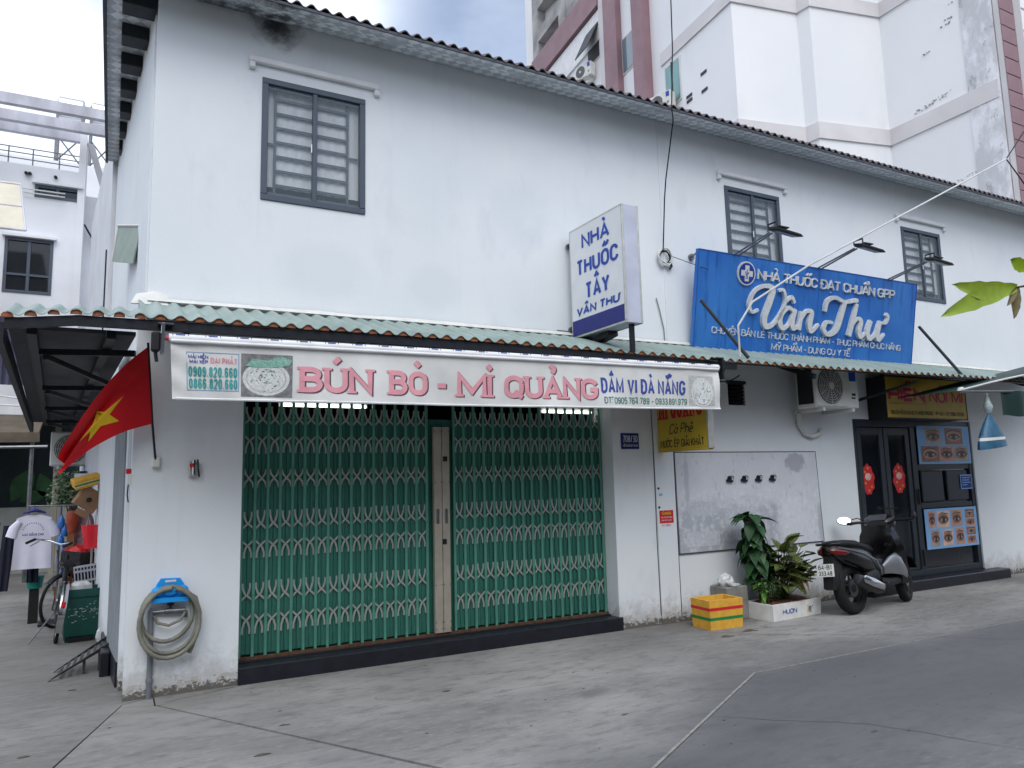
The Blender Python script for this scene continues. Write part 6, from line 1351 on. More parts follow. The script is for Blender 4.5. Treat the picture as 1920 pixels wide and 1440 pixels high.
b = kb(SMX); b.M = SMX @ Matrix.Translation((.14, 0, .36)); b.loft([[(-w, -d, z), (w, -d, z), (w, d, z), (-w, d, z)] for w, d, z in ((.09, .12, 0), (.13, .17, .22), (.12, .16, .22), (.08, .11, .01))]); bsk = b.part("basket", mat("dark_wicker", (52, 50, 52), .7, 0, .3, 40, .4, 60), bk)
b = kb(SMX); b.M = SMX @ Matrix.Translation((.14, 0, .58)); rb = random.Random(2); b.loft([[(.11 * s_ * math.cos(t) + rb.uniform(-.012, .012), .15 * s_ * math.sin(t) + rb.uniform(-.012, .012), z + rb.uniform(-.01, .015)) for t in [k * math.pi / 7 for k in range(14)]] for s_, z in ((1, -.02), (.9, .03), (.55, .06), (.15, .07))]); b.part("basket_load", mat("red_plastic_bag", (212, 30, 40), .35, 0, .3, 14, .4, 30), bsk)
b = kb(); b.tube([(.38, -.07, .29), (.38, .07, .29)], .012, 8); b.tube([(.38, -.07, .29), (.44, -.07, .15)], .008, 6); b.tube([(.38, .07, .29), (.32, .07, .43)], .008, 6); b.part("crank", M_STEEL, bk)
b = kb(); b.bbox(.40, -.13, .135, .48, -.06, .155, .004); b.part("pedal", M_BLACKP, bk); b = kb(); b.tube([(.36 + .09 * math.cos(t), -.06, .29 + .09 * math.sin(t)) for t in [k * math.pi / 10 for k in range(20)]], .006, 4, True); b.part("chainring", M_STEEL, bk)
b = kb(); b.tube([(.02, .06, .31), (-.1, .24, .0)], .008, 6); b.part("kickstand", M_STEEL, bk)
b = kb(); b.bbox(-.345, -.02, .40, -.33, .02, .46, .004); b.part("reflector", M_RED, bk)
b = kb(); b.obox((-.02, -.055, .31), (.09, .03, .02), (0, 0, 0)); b.part("axle_peg", M_CHROME, bk)
# ---- washing
rk = thing("drying_rail", "thin metal drying rail standing in the side lane", "rail", (-.7, 4.3, 0))
b = MB(); b.tube([(-1.02, 4.3, 1.43), (-.30, 4.25, 1.42)], .009, 8); b.part("rail_bar", M_STEEL, rk)
b = MB(); b.tube([(-.68, 4.3, 0), (-.68, 4.3, 1.43)], .014, 8); b.part("rail_post", M_STEEL, rk)
b = MB(); b.bbox(-.85, 4.1, -.002, -.5, 4.5, .03, .006); b.part("rail_foot", M_BLACKM, rk)
ts = thing("t_shirt", "white T-shirt with arched dark print hanging in the side lane", "t-shirt", (-.98, 4.2, .7))
M_SHIRT = mat("white_cotton", (216, 216, 230), .85, 0, .06, 4)
def fold_(x, z): return .018 * math.sin(x * 34) * max(0, (1.2 - z)) + .01 * math.sin(x * 15 + z * 3)
OUT = [(-.15, 1.35), (-.06, 1.33), (.0, 1.318), (.06, 1.33), (.15, 1.35)]
b = MB(); nz = 14
for sgn in (0, .05):
    b.grid(lambda u, v: ((-.95 + (-.18 + .36 * u) * (1.0 + .12 * (1 - v)), 4.18 + sgn + fold_((-.2 + .4 * u), .68 + .66 * v) - (.02 if sgn else -.02) * math.sin(u * math.pi), .68 + (.655 - .05 * abs(2 * u - 1) ** 1.5 - (.05 * max(0, 1 - abs(2 * u - 1) / .3) ** .5 if sgn == 0 else .02 * max(0, 1 - abs(2 * u - 1) / .3))) * v)), 24, nz)
tb_ = b.part("body", M_SHIRT, ts, True)
for s_ in (-1, 1):
    b = MB(); b.loft([[(-.95 + s_ * (x - .025 + rx * .85 * math.cos(t)), 4.20 + .035 * math.sin(t), z + .02 * math.cos(t)) for t in [k * math.pi / 6 for k in range(12)]] for x, rx, z in ((.17, .03, 1.25), (.225, .06, 1.17), (.25, .07, 1.06))], False); b.part("sleeve", M_SHIRT, ts, True)
b = MB(); b.tube([(-1.07, 4.19, 1.345), (-.97, 4.18, 1.375), (-.93, 4.18, 1.375), (-.83, 4.19, 1.345)], [.008, .02, .02, .008], 8); b.tube([(-.95, 4.19, 1.38), (-.95, 4.22, 1.41), (-.96, 4.26, 1.44)], .006, 6); b.part("hanger", M_NAVY, ts, True)
tf = lambda x, y, d: V((-.95 + x, 4.150 + fold_(x, y) - d, y))
b = MB(); pr = []
for k in range(13):
    a = R(165 - k * 12.5); c, s_ = math.cos(a), math.sin(a); pr.append([(.105 * c, 1.12 + .105 * s_), (.105 * c + .008 * s_, 1.12 + .105 * s_ - .008 * c), (.117 * c, 1.12 + .117 * s_)])
strokes_mesh(b, pr, .006, tf, 0, .004); b.part("arched_print", M_NAVY, tb_)
lettering("shirt_lettering", "MẠC ĐÔNG CHU", .03, .22, .2, M_NAVY, tb_, lambda x, y, d: tf(-.11 + x, 1.075 + y, d), 0, .004)
M_DKCL = mat("dark_navy_cloth", (24, 26, 44), .85, 0, .2, 6)
for lab, x, w, z0, z1, y in (("dark trousers hanging behind the white T-shirt's left side", -1.21, .13, .42, 1.2, 4.36), ("black shorts showing below the white T-shirt", -.95, .12, .50, .9, 4.38)):
    t_ = thing("hanging_trousers", lab, "trousers", (x, y, z0), "dark washing behind the T-shirt"); b = MB()
    for s_ in (0, .03): b.grid(lambda u, v: (x - w / 2 + w * u - .05 * (1 - v) * (1 if w > .125 else 0), y + s_ + .012 * math.sin(u * 12 + v * 2), z0 + (z1 - z0) * v), 10, 8)
    b.part("cloth", M_DKCL, t_, True)
# ---- clutter against the house
M_CARD = mat("cardboard", (150, 116, 88), .85, 0, .2, 8, .1, 60)
cb = thing("cardboard_box", "tilted brown cardboard box on the clutter pile by the side wall", "box", (-.38, 3.75, 1.3))
b = MB(); b.obox((-.375, 3.78, 1.50), (.25, .2, .25), (R(5), R(32), R(12)), .004); b.part("carton", M_CARD, cb)
b = MB(); b.obox((-.44, 3.63, 1.34), (.14, .01, .10), (R(-50), R(32), 0)); b.part("flap", M_CARD, cb)
b = MB(); b.M = Matrix.Translation((-.365, 3.672, 1.49)) @ Euler((R(5), R(32), R(12))).to_matrix().to_4x4(); b.disc((0, 0, 0), .03, 'y', 14, .004); b.part("hand_hole", M_INK, cb)
fy = thing("striped_foam_lid", "yellow foam box lid with white and green stripes atop the cardboard", "lid", (-.4, 3.7, 1.68))
Mf = Matrix.Translation((-.40, 3.72, 1.715)) @ Euler((R(10), R(-16), R(10))).to_matrix().to_4x4()
b = MB(); b.M = Mf; b.bbox(-.15, -.12, -.055, .15, .12, .055, .012); fbd = b.part("slab", M_FOAMY, fy)
for z, h_, m_ in ((-.005, .026, M_GRNS), (.014, .012, M_FOAMW), (-.024, .012, M_FOAMW)): b = MB(); b.M = Mf; b.box(-.152, -.1225, z - h_ / 2 + .006, .152, -.1205, z + h_ / 2 - .002); b.part("stripe", m_, fbd)
to = thing("red_tote", "bright red plastic tote hanging on the side clutter", "tote", (-.32, 3.6, .9))
b = MB(); b.loft([[(-w - .31, y0, z) if 0 else (-.31 + w * math.cos(t) * (1 if abs(math.cos(t)) > .3 else 1), 3.6 + .05 * math.sin(t), z) for t in [k * math.pi / 8 for k in range(16)]] for w, z in ((.085, .925), (.10, 1.05), (.125, 1.20))]); tbd = b.part("body", mat("gloss_red_plastic", (220, 26, 44), .25, 0, .12, 8, .2, 30, spec=.7), to, True)
for s_ in (-.05, .05): b = MB(); b.tube([(-.31 + s_ - .02, 3.56, 1.19), (-.31 + s_, 3.56, 1.30), (-.31 + s_ + .02, 3.56, 1.19)], .004, 5); b.part("handle", M_OFFW, to, True)
cr_ = thing("plastic_crate", "pale grey slatted plastic crate leaning by the side wall", "crate", (-.33, 3.55, .42))
M_CRT = mat("crate_grey", (168, 170, 180), .5, 0, .1, 10)
Mc = Matrix.Translation((-.31, 3.5, .45)) @ Euler((R(-6), R(-6), R(4))).to_matrix().to_4x4()
for z in (0, .11, .22, .275): b = MB(); b.M = Mc; b.box(-.15, -.012, z, .13, .012, z + .025); b.part("rail", M_CRT, cr_)
for k in range(9): b = MB(); b.M = Mc; x = -.148 + k * .033; b.box(x, -.008, .0, x + .012, .008, .3); b.part("slat", M_CRT, cr_)
b = MB(); b.M = Mc; b.box(-.15, .03, .0, .13, .2, .3); b.part("crate_body", M_BLACKP, cr_)
pp = thing("rusty_post", "orange-brown post wrapped at the top standing in the side lane", "post", (-.55, 4.0, 0)); M_OCH = mat("ochre_post", (142, 92, 52), .7, 0, .3, 9, .1, 40)
b = MB(); b.box(-.585, 4.0, 0, -.515, 4.07, 1.2); b.part("shaft", M_OCH, pp); b = MB(); b.loft([[(-.54 + w * math.cos(t), 4.03 + w * math.sin(t), z) for t in [k * math.pi / 5 for k in range(10)]] for w, z in ((.05, 1.1), (.065, 1.2), (.07, 1.32), (.05, 1.36))]); b.part("wrapping", mat("orange_wrap", (150, 62, 38), .6, 0, .3, 14, .4, 30), pp, True)
bw = thing("blue_bottle_bag", "bag of blue plastic bottles hanging by the drying rail post", "bag", (-.63, 4.1, .8)); M_BLUEB = mat("blue_bottle", (38, 110, 190), .2, 0, .3, 10, spec=.7)
for k, (x, z) in enumerate(((-.66, 1.22), (-.62, 1.12), (-.66, 1.0), (-.61, .9), (-.65, .8), (-.62, .68))): b = MB(); b.loft([[(x + w * math.cos(t), 4.12 + w * math.sin(t), z + dz) for t in [j * math.pi / 5 for j in range(10)]] for w, dz in ((.03, -.07), (.04, -.05), (.04, .03), (.015, .07), (.012, .09))]); b.part("bottle", M_BLUEB, bw, True)
cs = thing("cloth_sack", "pale patterned cloth sack among the clutter behind the red tote", "sack", (-.42, 4.1, .5)); b = MB(); rb = random.Random(6)
b.loft([[(-.42 + (w + rb.uniform(-.012, .012)) * math.cos(t), 4.15 + (w * .7) * math.sin(t), z) for t in [k * math.pi / 8 for k in range(16)]] for w, z in ((.10, .45), (.13, .7), (.12, 1.0), (.1, 1.25), (.05, 1.36))]); b.part("cloth", mat("patterned_cloth", (168, 140, 142), .9, 0, .5, 26, .4, 20), cs, True)
for x, lab in ((-.315, "pale broom handle nearer the house wall"), (-.255, "yellow-brown broom handle beside the house wall")): b = MB(); b.tube([(x, 3.75, 0), (x, 3.72, .92)], .012, 8); tag(b.part("broom_handle", M_BEIGE if x < -.3 else M_OCH), lab, "handle", "broom handles behind the tote")
gb2 = thing("green_basin", "teal plastic basin on the ground behind the bicycle", "basin", (-.95, 4.4, 0)); b = MB(); b.loft([[(-.93 + w * math.cos(t), 4.5 + w * math.sin(t), z) for t in [k * math.pi / 10 for k in range(20)]] for w, z in ((.08, .42), (.10, .56), (.105, .57), (.075, .44))]); b.part("bowl", mat("teal_plastic", (28, 130, 118), .4), gb2, True); b = MB(); b.box(-.98, 4.45, 0, -.88, 4.55, .42); b.part("stool", M_BLACKP, gb2)
sb_ = thing("potted_shrub", "small-leaved pale green shrub in the side lane behind the washing", "shrub", (-.62, 5.2, 0))
b = MB(); rs = random.Random(12)
for i in range(900):
    a, e, q = rs.uniform(0, 6.28), rs.uniform(-.9, 1.2), rs.random() ** .4; lob = .8 + .3 * math.sin(a * 3 + e * 4)
    c = V((-.62 + .30 * q * lob * math.cos(a) * math.cos(e), 5.2 + .28 * q * lob * math.sin(a) * math.cos(e), 1.62 + .32 * q * lob * math.sin(e))); s_ = rs.uniform(.012, .026); d1 = V((rs.gauss(0, 1), rs.gauss(0, 1), rs.gauss(0, .6))).normalized(); d2 = d1.orthogonal().normalized()
    b.k = i % 3; b.quad(c - d1 * s_ * 1.5, c + d2 * s_ * .7, c + d1 * s_ * 1.5, c - d2 * s_ * .7)
tag(b.part("crown", [mat("shrub_leaf_a", (96, 122, 76), .5), mat("shrub_leaf_b", (58, 84, 48), .5), mat("shrub_leaf_c", (136, 152, 112), .5)], sb_), kind="stuff")
b = MB(); b.tube([(-.6, 5.22, .3), (-.62, 5.2, .9), (-.62, 5.2, 1.5)], [.025, .02, .01], 7)
for k in range(5): b.tube([(-.62, 5.2, 1.1 + .1 * k), (-.62 + .2 * math.cos(k * 2), 5.2 + .2 * math.sin(k * 2), 1.45 + .08 * k)], .006, 5)
b.part("trunk", M_STEM, sb_); b = MB(); b.loft([[(-.6 + w * math.cos(t), 5.22 + w * math.sin(t), z) for t in [k * math.pi / 8 for k in range(16)]] for w, z in ((.13, 0), (.17, .32), (.18, .33), (.15, .3))]); b.part("pot", M_OCH, sb_, True)

# ================================================================== neighbours down the side lane
rh = thing("rear_house", "plain white house directly behind the corner shophouse along the lane", "house", (-.3, 6.5, 0))
b = MB(); b.prism([(-.285, 4.02, -.02), (-.66, 9.0, -.02), (2, 9.0, -.02), (2, 4.02, -.02)], (0, 0, 6.6)); b.part("wall", M_GREYP if 0 else mat("white_render", (214, 216, 220), .85, 0, .12, 1.5, .1, 40), rh)
b = MB(); b.prism([(-.33, 4.4, 3.2), (-.335, 4.5, 3.2), (-.30, 4.5, 3.2), (-.30, 4.4, 3.2)], (0, 0, 1.6)); b.part("downpipe", M_BLACKM, rh)
b = MB(); b.prism([(-.58, 4.9, 1.78), (-.35, 4.9, 1.78), (-.40, 6.1, 1.78), (-.62, 6.1, 1.78)], (0, 0, .05)); b.part("ledge", M_WHITE, rh)
b = MB(); b.prism([(-.76, 6.6, 1.55), (-.45, 6.6, 1.55), (-.5, 7.6, 1.55), (-.8, 7.6, 1.55)], (0, 0, .35)); b.part("blue_hoarding", mat("navy_sheet", (24, 40, 84), .6), rh)
ac3, _ = aircon("beige air-conditioner unit half hidden behind the flag in the side lane", "outdoor air-conditioner units", -.62, 7.4, 2.0, 0, True)
flp = thing("tilted_sheet", "tilted grey-green sheet fixed to the upper side wall", "sheet", (-.1, 1.3, 3.9))
b = MB(); b.prism([(.012, .9, 4.04), (-.18, 1.7, 4.27), (-.225, 1.7, 3.90), (-.05, .9, 3.68)], (.012, 0.01, 0)); b.part("sheet", mat("grey_green_sheet", (142, 156, 146), .6, 0, .12, 6), flp)
b = MB(); b.tube([(.012, .89, 4.05), (-.18, 1.69, 4.28)], .012, 6); b.tube([(-.225, 1.69, 3.9), (-.18, 1.69, 4.28)], .008, 6); b.part("edge_strip", M_OFFW, flp)
# ---- shop across the lane end
ns = thing("lane_shop", "dark open shopfront with brown canopy and leaf mural at the lane end", "shop", (-3, 11, 0))
M_DKWALL = mat("dark_shop_wall", (30, 42, 44), .8, 0, .3, 3); M_HALF = mat("half_wall_grey", (158, 158, 152), .85, 0, .15, 4)
b = MB(); b.box(-8, 11.6, 0, .4, 11.8, 3.2); b.part("wall", M_DKWALL, ns); b = MB(); b.box(-8, 11.3, -.02, -.9, 11.5, 1.30); b.part("half_wall", M_HALF, ns)
b = MB(); b.box(-8, 10.6, 3.1, -.9, 11.9, 3.68); b.part("fascia_wall", M_WHITE, ns)
b = MB(); b.box(-8, 10.95, 3.68, -1.65, 11.0, 5.1); lou = b.part("shutter", mat("purple_grey_metal", (84, 84, 104), .5, .3, .2, 6, stretch=(1, 1, .1)), ns)
for k in range(16): b = MB(); b.box(-1.72 - k * .12, 10.9, 3.70, -1.66 - k * .12, 10.95, 5.08); b.part("slat", MATS["purple_grey_metal"], lou)
b = MB(); b.prism([(-8, 9.4, 2.55), (-1.35, 9.4, 2.62), (-1.35, 11.2, 3.25), (-8, 11.2, 3.2)], (0, 0, .06)); b.prism([(-8, 9.38, 2.42), (-1.33, 9.38, 2.5), (-1.33, 9.38, 2.66), (-8, 9.38, 2.6)], (0, .04, 0)); b.part("canopy", mat("brown_canopy", (96, 86, 72), .7, 0, .3, 4, .2, 20), ns)
b = MB(); b.tube([(-8, 9.5, 2.3), (-1.2, 9.4, 2.42)], .03, 8); b.tube([(-1.45, 9.5, 0), (-1.45, 9.5, 2.5)], .035, 8); b.part("canopy_rail", M_STEEL, ns)
M_MUR = mat("mural_green", (44, 84, 48), .7, 0, .4, 6)
for (cx, cz, L_, a) in ((-1.75, 1.75, .75, 62), (-1.35, 1.7, .6, 110), (-1.55, 1.5, .5, 20)):
    b = MB(); pts = [(cx + math.cos(R(a)) * L_ * (t - .5) - math.sin(R(a)) * w, 11.59, cz + math.sin(R(a)) * L_ * (t - .5) + math.cos(R(a)) * w) for t, w in [(k / 8, .2 * L_ * math.sin(math.pi * k / 8) * 1.3) for k in range(9)] + [(1 - k / 8, -.2 * L_ * math.sin(math.pi * k / 8) * 1.3) for k in range(1, 8)]]; b.add(pts, [tuple(range(len(pts)))]); b.part("leaf_mural", M_MUR, ns)
b = MB(); b.bbox(-1.0, 7.9, 0, -.92, 7.98, 2.75, .005); tag(b.part("grey_post", mat("pale_grey_post", (142, 136, 126), .7, 0, .15, 6)), "pale grey square post under the side roof behind the shrub", "post")
for k, (pts, lab) in enumerate(([((-4, 8.0, 4.3), (-1.16, 5.3, 2.85)), "sagging pale cable crossing the lane above the lean-to edge"], [((-4, 8.0, 3.8), (-1.2, 6.0, 2.83)), "lower sagging pale cable crossing the lane by the lean-to"])): cable(lab, list(pts), .012, M_CABW, .06)
# ================================================================== white terrace building beyond the lane
wb_ = thing("terrace_building", "white terrace building with pergola beams and roof tanks beyond the lane", "building", (-3, 12, 0))
M_WB = mat("terrace_white", (226, 227, 230), .85, 0, .12, .8, .1, 30); M_PERG = mat("weathered_beam", (190, 190, 198), .85, 0, .3, 3, .2, 30, stretch=(1, 1, .3))
WH = [(-2.36, -1.47, 5.84, 7.05), (-1.88, -1.02, 8.02, 8.30)]
holed_wall(-9, -.95, 0, 8.72, WH, 12.0, 12.25).part("wall", M_WB, wb_)
b = MB(); b.box(-.95, 12.6, 0, 3, 12.8, 8.4); b.part("stair_wall", M_WB, wb_)
b = MB(); b.box(-1.07, 11.94, 5.0, -.93, 12.6, 9.62); b.part("pilaster", M_WB, wb_)
b = MB(); b.box(-9, 14.0, 8.0, 3, 14.2, 9.7); bw_ = b.part("setback_wall", M_WB, wb_)
b = MB(); b.box(-9, 12.3, 8.05, -.95, 14.0, 8.1); b.part("terrace_floor", M_WB, wb_)
for (x0, x1, z0, z1, y) in ((-2.36, -1.47, 5.84, 7.05, 12.0), (-1.88, -1.02, 8.02, 8.30, 12.0)):
    f = MB(); w_ = .06
    for a in ((x0, z0, x1, z0 + w_), (x0, z1 - w_, x1, z1), (x0, z0 + w_, x0 + w_, z1 - w_), (x1 - w_, z0 + w_, x1, z1 - w_)): f.box(a[0], y - .02, a[1], a[2], y + .06, a[3])
    f = f.part("window", M_SLATE, wb_); p = MB(); p.box(x0 + w_, y + .03, z0 + w_, x1 - w_, y + .035, z1 - w_); p.part("pane", M_DGLASS, f)
    m_ = MB(); m_.box((x0 + x1) / 2 - .03, y - .01, z0 + w_, (x0 + x1) / 2 + .03, y + .05, z1 - w_)
    if z1 - z0 > 1: m_.box(x0 + w_, y - .012, z0 + .38, x1 - w_, y + .048, z0 + .43)
    m_.part("mullion", M_SLATE, f); r_ = MB(); r_.box(x0, y + .25, z0, x1, y + .3, z1); r_.part("dark_backing", M_INT, f)
    t = MB(); t.box(x0 - .05, y - .12, z1 + .01, x1 + .05, y + .0, z1 + .07); t.part("hood", M_WB, wb_)
M_LACE = mat("blue_lace", (92, 126, 150), .8, 0, .6, 22)
b = MB(); b.box(-2.3, 12.1, 5.9, -1.53, 12.11, 6.46); b.part("curtain", M_LACE, wb_)
for (x0, x1) in ((-1.86, -1.46), (-1.42, -1.02)):
    f = MB(); f.box(x0, 13.95, 8.75, x1, 13.99, 9.0); f = f.part("window", M_SLATE, bw_)
    p = MB(); p.box(x0 + .05, 13.93, 8.79, x1 - .05, 13.945, 8.96); p.part("pane", M_DGLASS, f)
for y, z, x1 in ((11.97, 9.44, -.95), (11.4, 9.44, .6), (10.6, 9.44, .6)):
    b = MB(); b.box(-9, y, z, x1, y + .14, z + .22); b.part("pergola_beam", M_PERG, wb_)
b = MB(); b.prism([(-.93, 12.0, 9.45), (-.80, 12.0, 9.45), (-.42, 12.55, 8.35), (-.55, 12.55, 8.35)], (0, .14, .0)); b.part("sloping_beam", M_WB, wb_)
for z in (8.85, 8.98, 9.1): b = MB(); b.tube([(-9, 12.02, z), (-.95, 12.02, z)], .012, 6); b.part("hand_rail", M_STEEL, wb_)
for x in (-2.4, -1.95, -1.45): b = MB(); b.tube([(x, 12.02, 8.7), (x, 12.02, 9.1)], .014, 6); b.part("rail_post", M_STEEL, wb_)
for z in (8.06, 8.14): b = MB(); b.tube([(-2.4, 11.9, z), (-1.3, 11.9, z)], .014, 6); b.part("ledge_rail", M_OFFW, wb_)
b = MB(); b.tube([(-.93, 12.4, 7.66), (-.55, 12.55, 7.0)], .02, 6); b.part("stair_rail", M_BLACKM, wb_)
for x in (-2.05, -1.98, -1.5): b = MB(); b.tube([(x, 11.99, 8.52), (x, 11.9, 8.5)], .035, 8); b.part("pipe_outlet", M_BLACKP, wb_)
for i, x in enumerate((-1.55, -.75)):
    t_ = thing("water_tank", ("stainless roof water tank nearer the left edge", "stainless roof water tank nearer the eave")[i], "tank", (x, 16.5, 11.2), "stainless tanks on the terrace roof")
    b = MB(); b.loft([[(x + dx, 16.5 + r_ * math.cos(t), 12.2 + r_ * math.sin(t)) for t in [k * math.pi / 10 for k in range(20)]] for dx, r_ in ((-.36, .1), (-.33, .30), (-.27, .38), (.27, .38), (.33, .30), (.36, .1))]); b.part("drum", M_CHROME, t_, 40)
    for q in (-.3, .3):
        b = MB(); b.box(x + q - .03, 16.1, 9.7, x + q + .03, 16.16, 11.9); b.box(x + q - .03, 16.84, 9.7, x + q + .03, 16.9, 11.9); b.tube([(x + q, 16.13, 10.5), (x - q, 16.13, 11.3)], .02, 5); b.part("stand_frame", M_STEEL, t_)
b = MB(); b.box(-9, 15.5, 9.6, 6, 19, 9.8); b.part("roof_slab", M_WB, wb_)
cc = thing("cream_canopy", "cream panelled window canopy at the left edge above the blue-curtained window", "canopy", (-3, 9, 6.8))
M_CREAM = mat("cream_sheet", (204, 196, 176), .6, 0, .1, 4)
b = MB(); b.prism([(-5, 8.6, 6.16), (-1.66, 8.6, 6.22), (-1.88, 9.6, 7.40), (-5, 9.6, 7.34)], (0, .02, .03)); b.part("sheet", M_CREAM, cc)
for p, q in (((-1.66, 8.58, 6.2), (-1.88, 9.58, 7.38)), ((-2.1, 8.58, 6.2), (-2.3, 9.58, 7.36)), ((-5, 9.1, 6.72), (-1.77, 9.08, 6.79)), ((-5, 8.58, 6.15), (-1.66, 8.58, 6.2)), ((-5, 9.58, 7.32), (-1.88, 9.58, 7.38))): b = MB(); b.tube([p, q], .02, 6); b.part("frame_bar", M_PERG, cc)
# far-left parked motorbike: a second scooter, only its near side shows
def copy_tree(o, parent=None):
    c = o.copy(); COL.objects.link(c); c.parent = parent
    for ch in list(o.children): copy_tree(ch, c)
    return c
mb2 = copy_tree(sco); mb2.location = (-2.15, 8.6, 0.0); mb2.rotation_euler = (0, 0, R(75)); tag(mb2, "motorbike half cut off by the left edge behind the washing", "scooter")
# ================================================================== white tower behind the house
tw_ = thing("apartment_tower", "tall white apartment block with maroon pilasters behind the shophouse roof", "building", (17, 9, 0))
def tower_paint():
    w = NT("tower_paint", .85)
    base = w.mix(w.ramp(w.noise(.25, 5), .3, .7), (230, 231, 232), (238, 238, 238))
    base = w.mix(w.math('MULTIPLY', w.ramp(w.noise(.9, 6, .6, (1, 1, .3)), .55, .8), .2), base, (196, 197, 202))
    base = w.mix(w.math('MULTIPLY', w.ramp(w.noise(1.6, 7, .75, (1, 1, .8)), .70, .74), .3), base, (150, 150, 150))
    w.color(base); return w.m
def tower_stain():
    w = NT("tower_stained_end", .9)
    base = w.mix(w.ramp(w.noise(1.4, 7, .7, (1, 1, .5)), .38, .56), (232, 232, 236), (198, 199, 202))
    base = w.mix(w.math('MULTIPLY', w.ramp(w.noise(3.4, 6, .7, (1, 1, .6), (3, 0, 0)), .58, .66), .7), base, (158, 158, 160)); w.color(base); return w.m
M_TOW = tower_paint(); M_STN = tower_stain(); M_PINKT = mat("maroon_tile", (146, 116, 122), .6, 0, .15, 1.5, .1, 20); M_BAND = mat("grey_band", (214, 210, 210), .8, 0, .1, 1)
M_TGL = mat("tower_glass", (108, 126, 136), .1, 0, .1, .6, spec=.9); M_TEALG = mat("teal_glass", (96, 148, 146), .15, 0, .2, 1, spec=.8); M_TDK = mat("tower_dark", (60, 64, 68), .7)
c0, p1, p2, p3, p4 = (14.84, 7.51), (16.98, 7.06), (17.03, 6.65), (19.38, 6.11), (19.30, 3.04)
kx = .11; lw = lambda y, o=0.0: (14.84 + kx * (y - 7.51) - o, y)
TOPZ = 30
back = [(19.9, 2.9), (40, 2.9), (40, 22), lw(21.0)]
b = MB(); plan = [lw(14.3), c0, p1, p2, p3, p4, (19.9, 2.9), (40, 2.9), (40, 22), (16.5, 22), lw(14.3, -1.2)]
b.prism([(x, y, 0) for x, y in plan], (0, 0, TOPZ)); b.part("wall", M_TOW, tw_)
b = MB(); b.prism([(*lw(14.3), 0), (*lw(20.9), 0), (18.5, 20.9, 0), (18.5, 14.3, 0)], (0, 0, 20.2)); b.part("rear_wing", M_TOW, tw_)
def off(poly, d):
    out = []
    for i, p in enumerate(poly):
        a = V(poly[max(i - 1, 0)]); c = V(poly[min(i + 1, len(poly) - 1)]); p = V(p); t1 = (p - a).normalized() if i else (c - p).normalized(); t2 = (c - p).normalized() if i < len(poly) - 1 else t1
        n1, n2 = V((t1.y, -t1.x)), V((t2.y, -t2.x)); n = (n1 + n2).normalized(); out.append(p + n * d / max(.5, n.dot(n1)))
    return out
for z0, z1 in ((10.92, 11.4), (14.92, 15.36), (18.9, 19.3)):
    line = [lw(11.0), c0, p1, p2, p3, p4]; o_ = off(line, .05)
    for i in range(len(line) - 1):
        b = MB(); b.prism([(*line[i], z0), (*line[i + 1], z0), (*o_[i + 1], z0), (*o_[i], z0)], (0, 0, z1 - z0)); b.part("storey_band", M_BAND, tw_)
for (ya, yb, o_) in ((13.37, 14.26, .25), (11.55, 12.2, .35)):
    b = MB(); b.prism([(*lw(ya, o_), 0), (*lw(yb, o_), 0), (*lw(yb, -.1), 0), (*lw(ya, -.1), 0)], (0, 0, TOPZ)); b.part("pilaster", M_PINKT, tw_)
b = MB(); b.prism([(*lw(14.27, .14), 0), (*lw(14.75, .14), 0), (*lw(14.75, -.1), 0), (*lw(14.27, -.1), 0)], (0, 0, 24)); b.part("grey_pilaster", M_BAND, tw_)
b = MB(); b.prism([(*lw(14.76, .2), 19.5), (*lw(20.9, .2), 19.5), (*lw(20.9, -.05), 19.5), (*lw(14.76, -.05), 19.5)], (0, 0, 1.1)); b.part("maroon_band", M_PINKT, tw_)
b = MB(); b.prism([(*lw(14.76, .08), 18.2), (*lw(20.9, .08), 18.2), (*lw(20.9, -.05), 18.2), (*lw(14.76, -.05), 18.2)], (0, 0, 1.2)); b.part("pale_band", M_WHITE, tw_)
# open concrete frame at the far top corner
M_CONC = mat("weathered_concrete", (168, 166, 164), .9, 0, .35, 1.5, .2, 20)
for (ya, yb, za, zb) in ((20.3, 20.9, 18, 23.6), (17.6, 18.2, 20.6, 25), (18.2, 20.3, 22.9, 23.6), (18.2, 20.3, 21.3, 21.9)):
    b = MB(); b.prism([(*lw(ya, .1), za), (*lw(yb, .1), za), (*lw(yb, -.5), za), (*lw(ya, -.5), za)], (0, 0, zb - za)); b.part("concrete_frame", M_CONC, tw_)
b = MB(); b.prism([(*lw(14.8, .1), 23.6), (*lw(20.9, .1), 23.6), (*lw(20.9, -.4), 23.6), (*lw(14.8, -.4), 23.6)], (0, 0, .5)); b.part("concrete_frame", M_CONC, tw_)
b = MB(); b.prism([(*lw(14.8, .02), 20.62), (*lw(17.6, .02), 20.62), (*lw(17.6, -.4), 20.62), (*lw(14.8, -.4), 20.62)], (0, 0, 3)); b.part("parapet_wall", M_CONC, tw_)
def lwin(ya, yb, za, zb, m):
    b = MB(); b.prism([(*lw(ya, .03), za), (*lw(yb, .03), za), (*lw(yb, -.05), za), (*lw(ya, -.05), za)], (0, 0, zb - za)); f = b.part("window", M_BAND, tw_)
    b = MB(); b.prism([(*lw(ya + .06, .045), za + .06), (*lw(yb - .06, .045), za + .06), (*lw(yb - .06, .03), za + .06), (*lw(ya + .06, .03), za + .06)], (0, 0, zb - za - .12)); b.part("pane", m, f)
    return f
lwin(12.22, 13.36, 15.88, 17.25, M_TGL); w_ = lwin(10.0, 10.83, 13.3, 14.75, M_TEALG); lwin(12.22, 13.36, 19.6, 21, M_TGL)
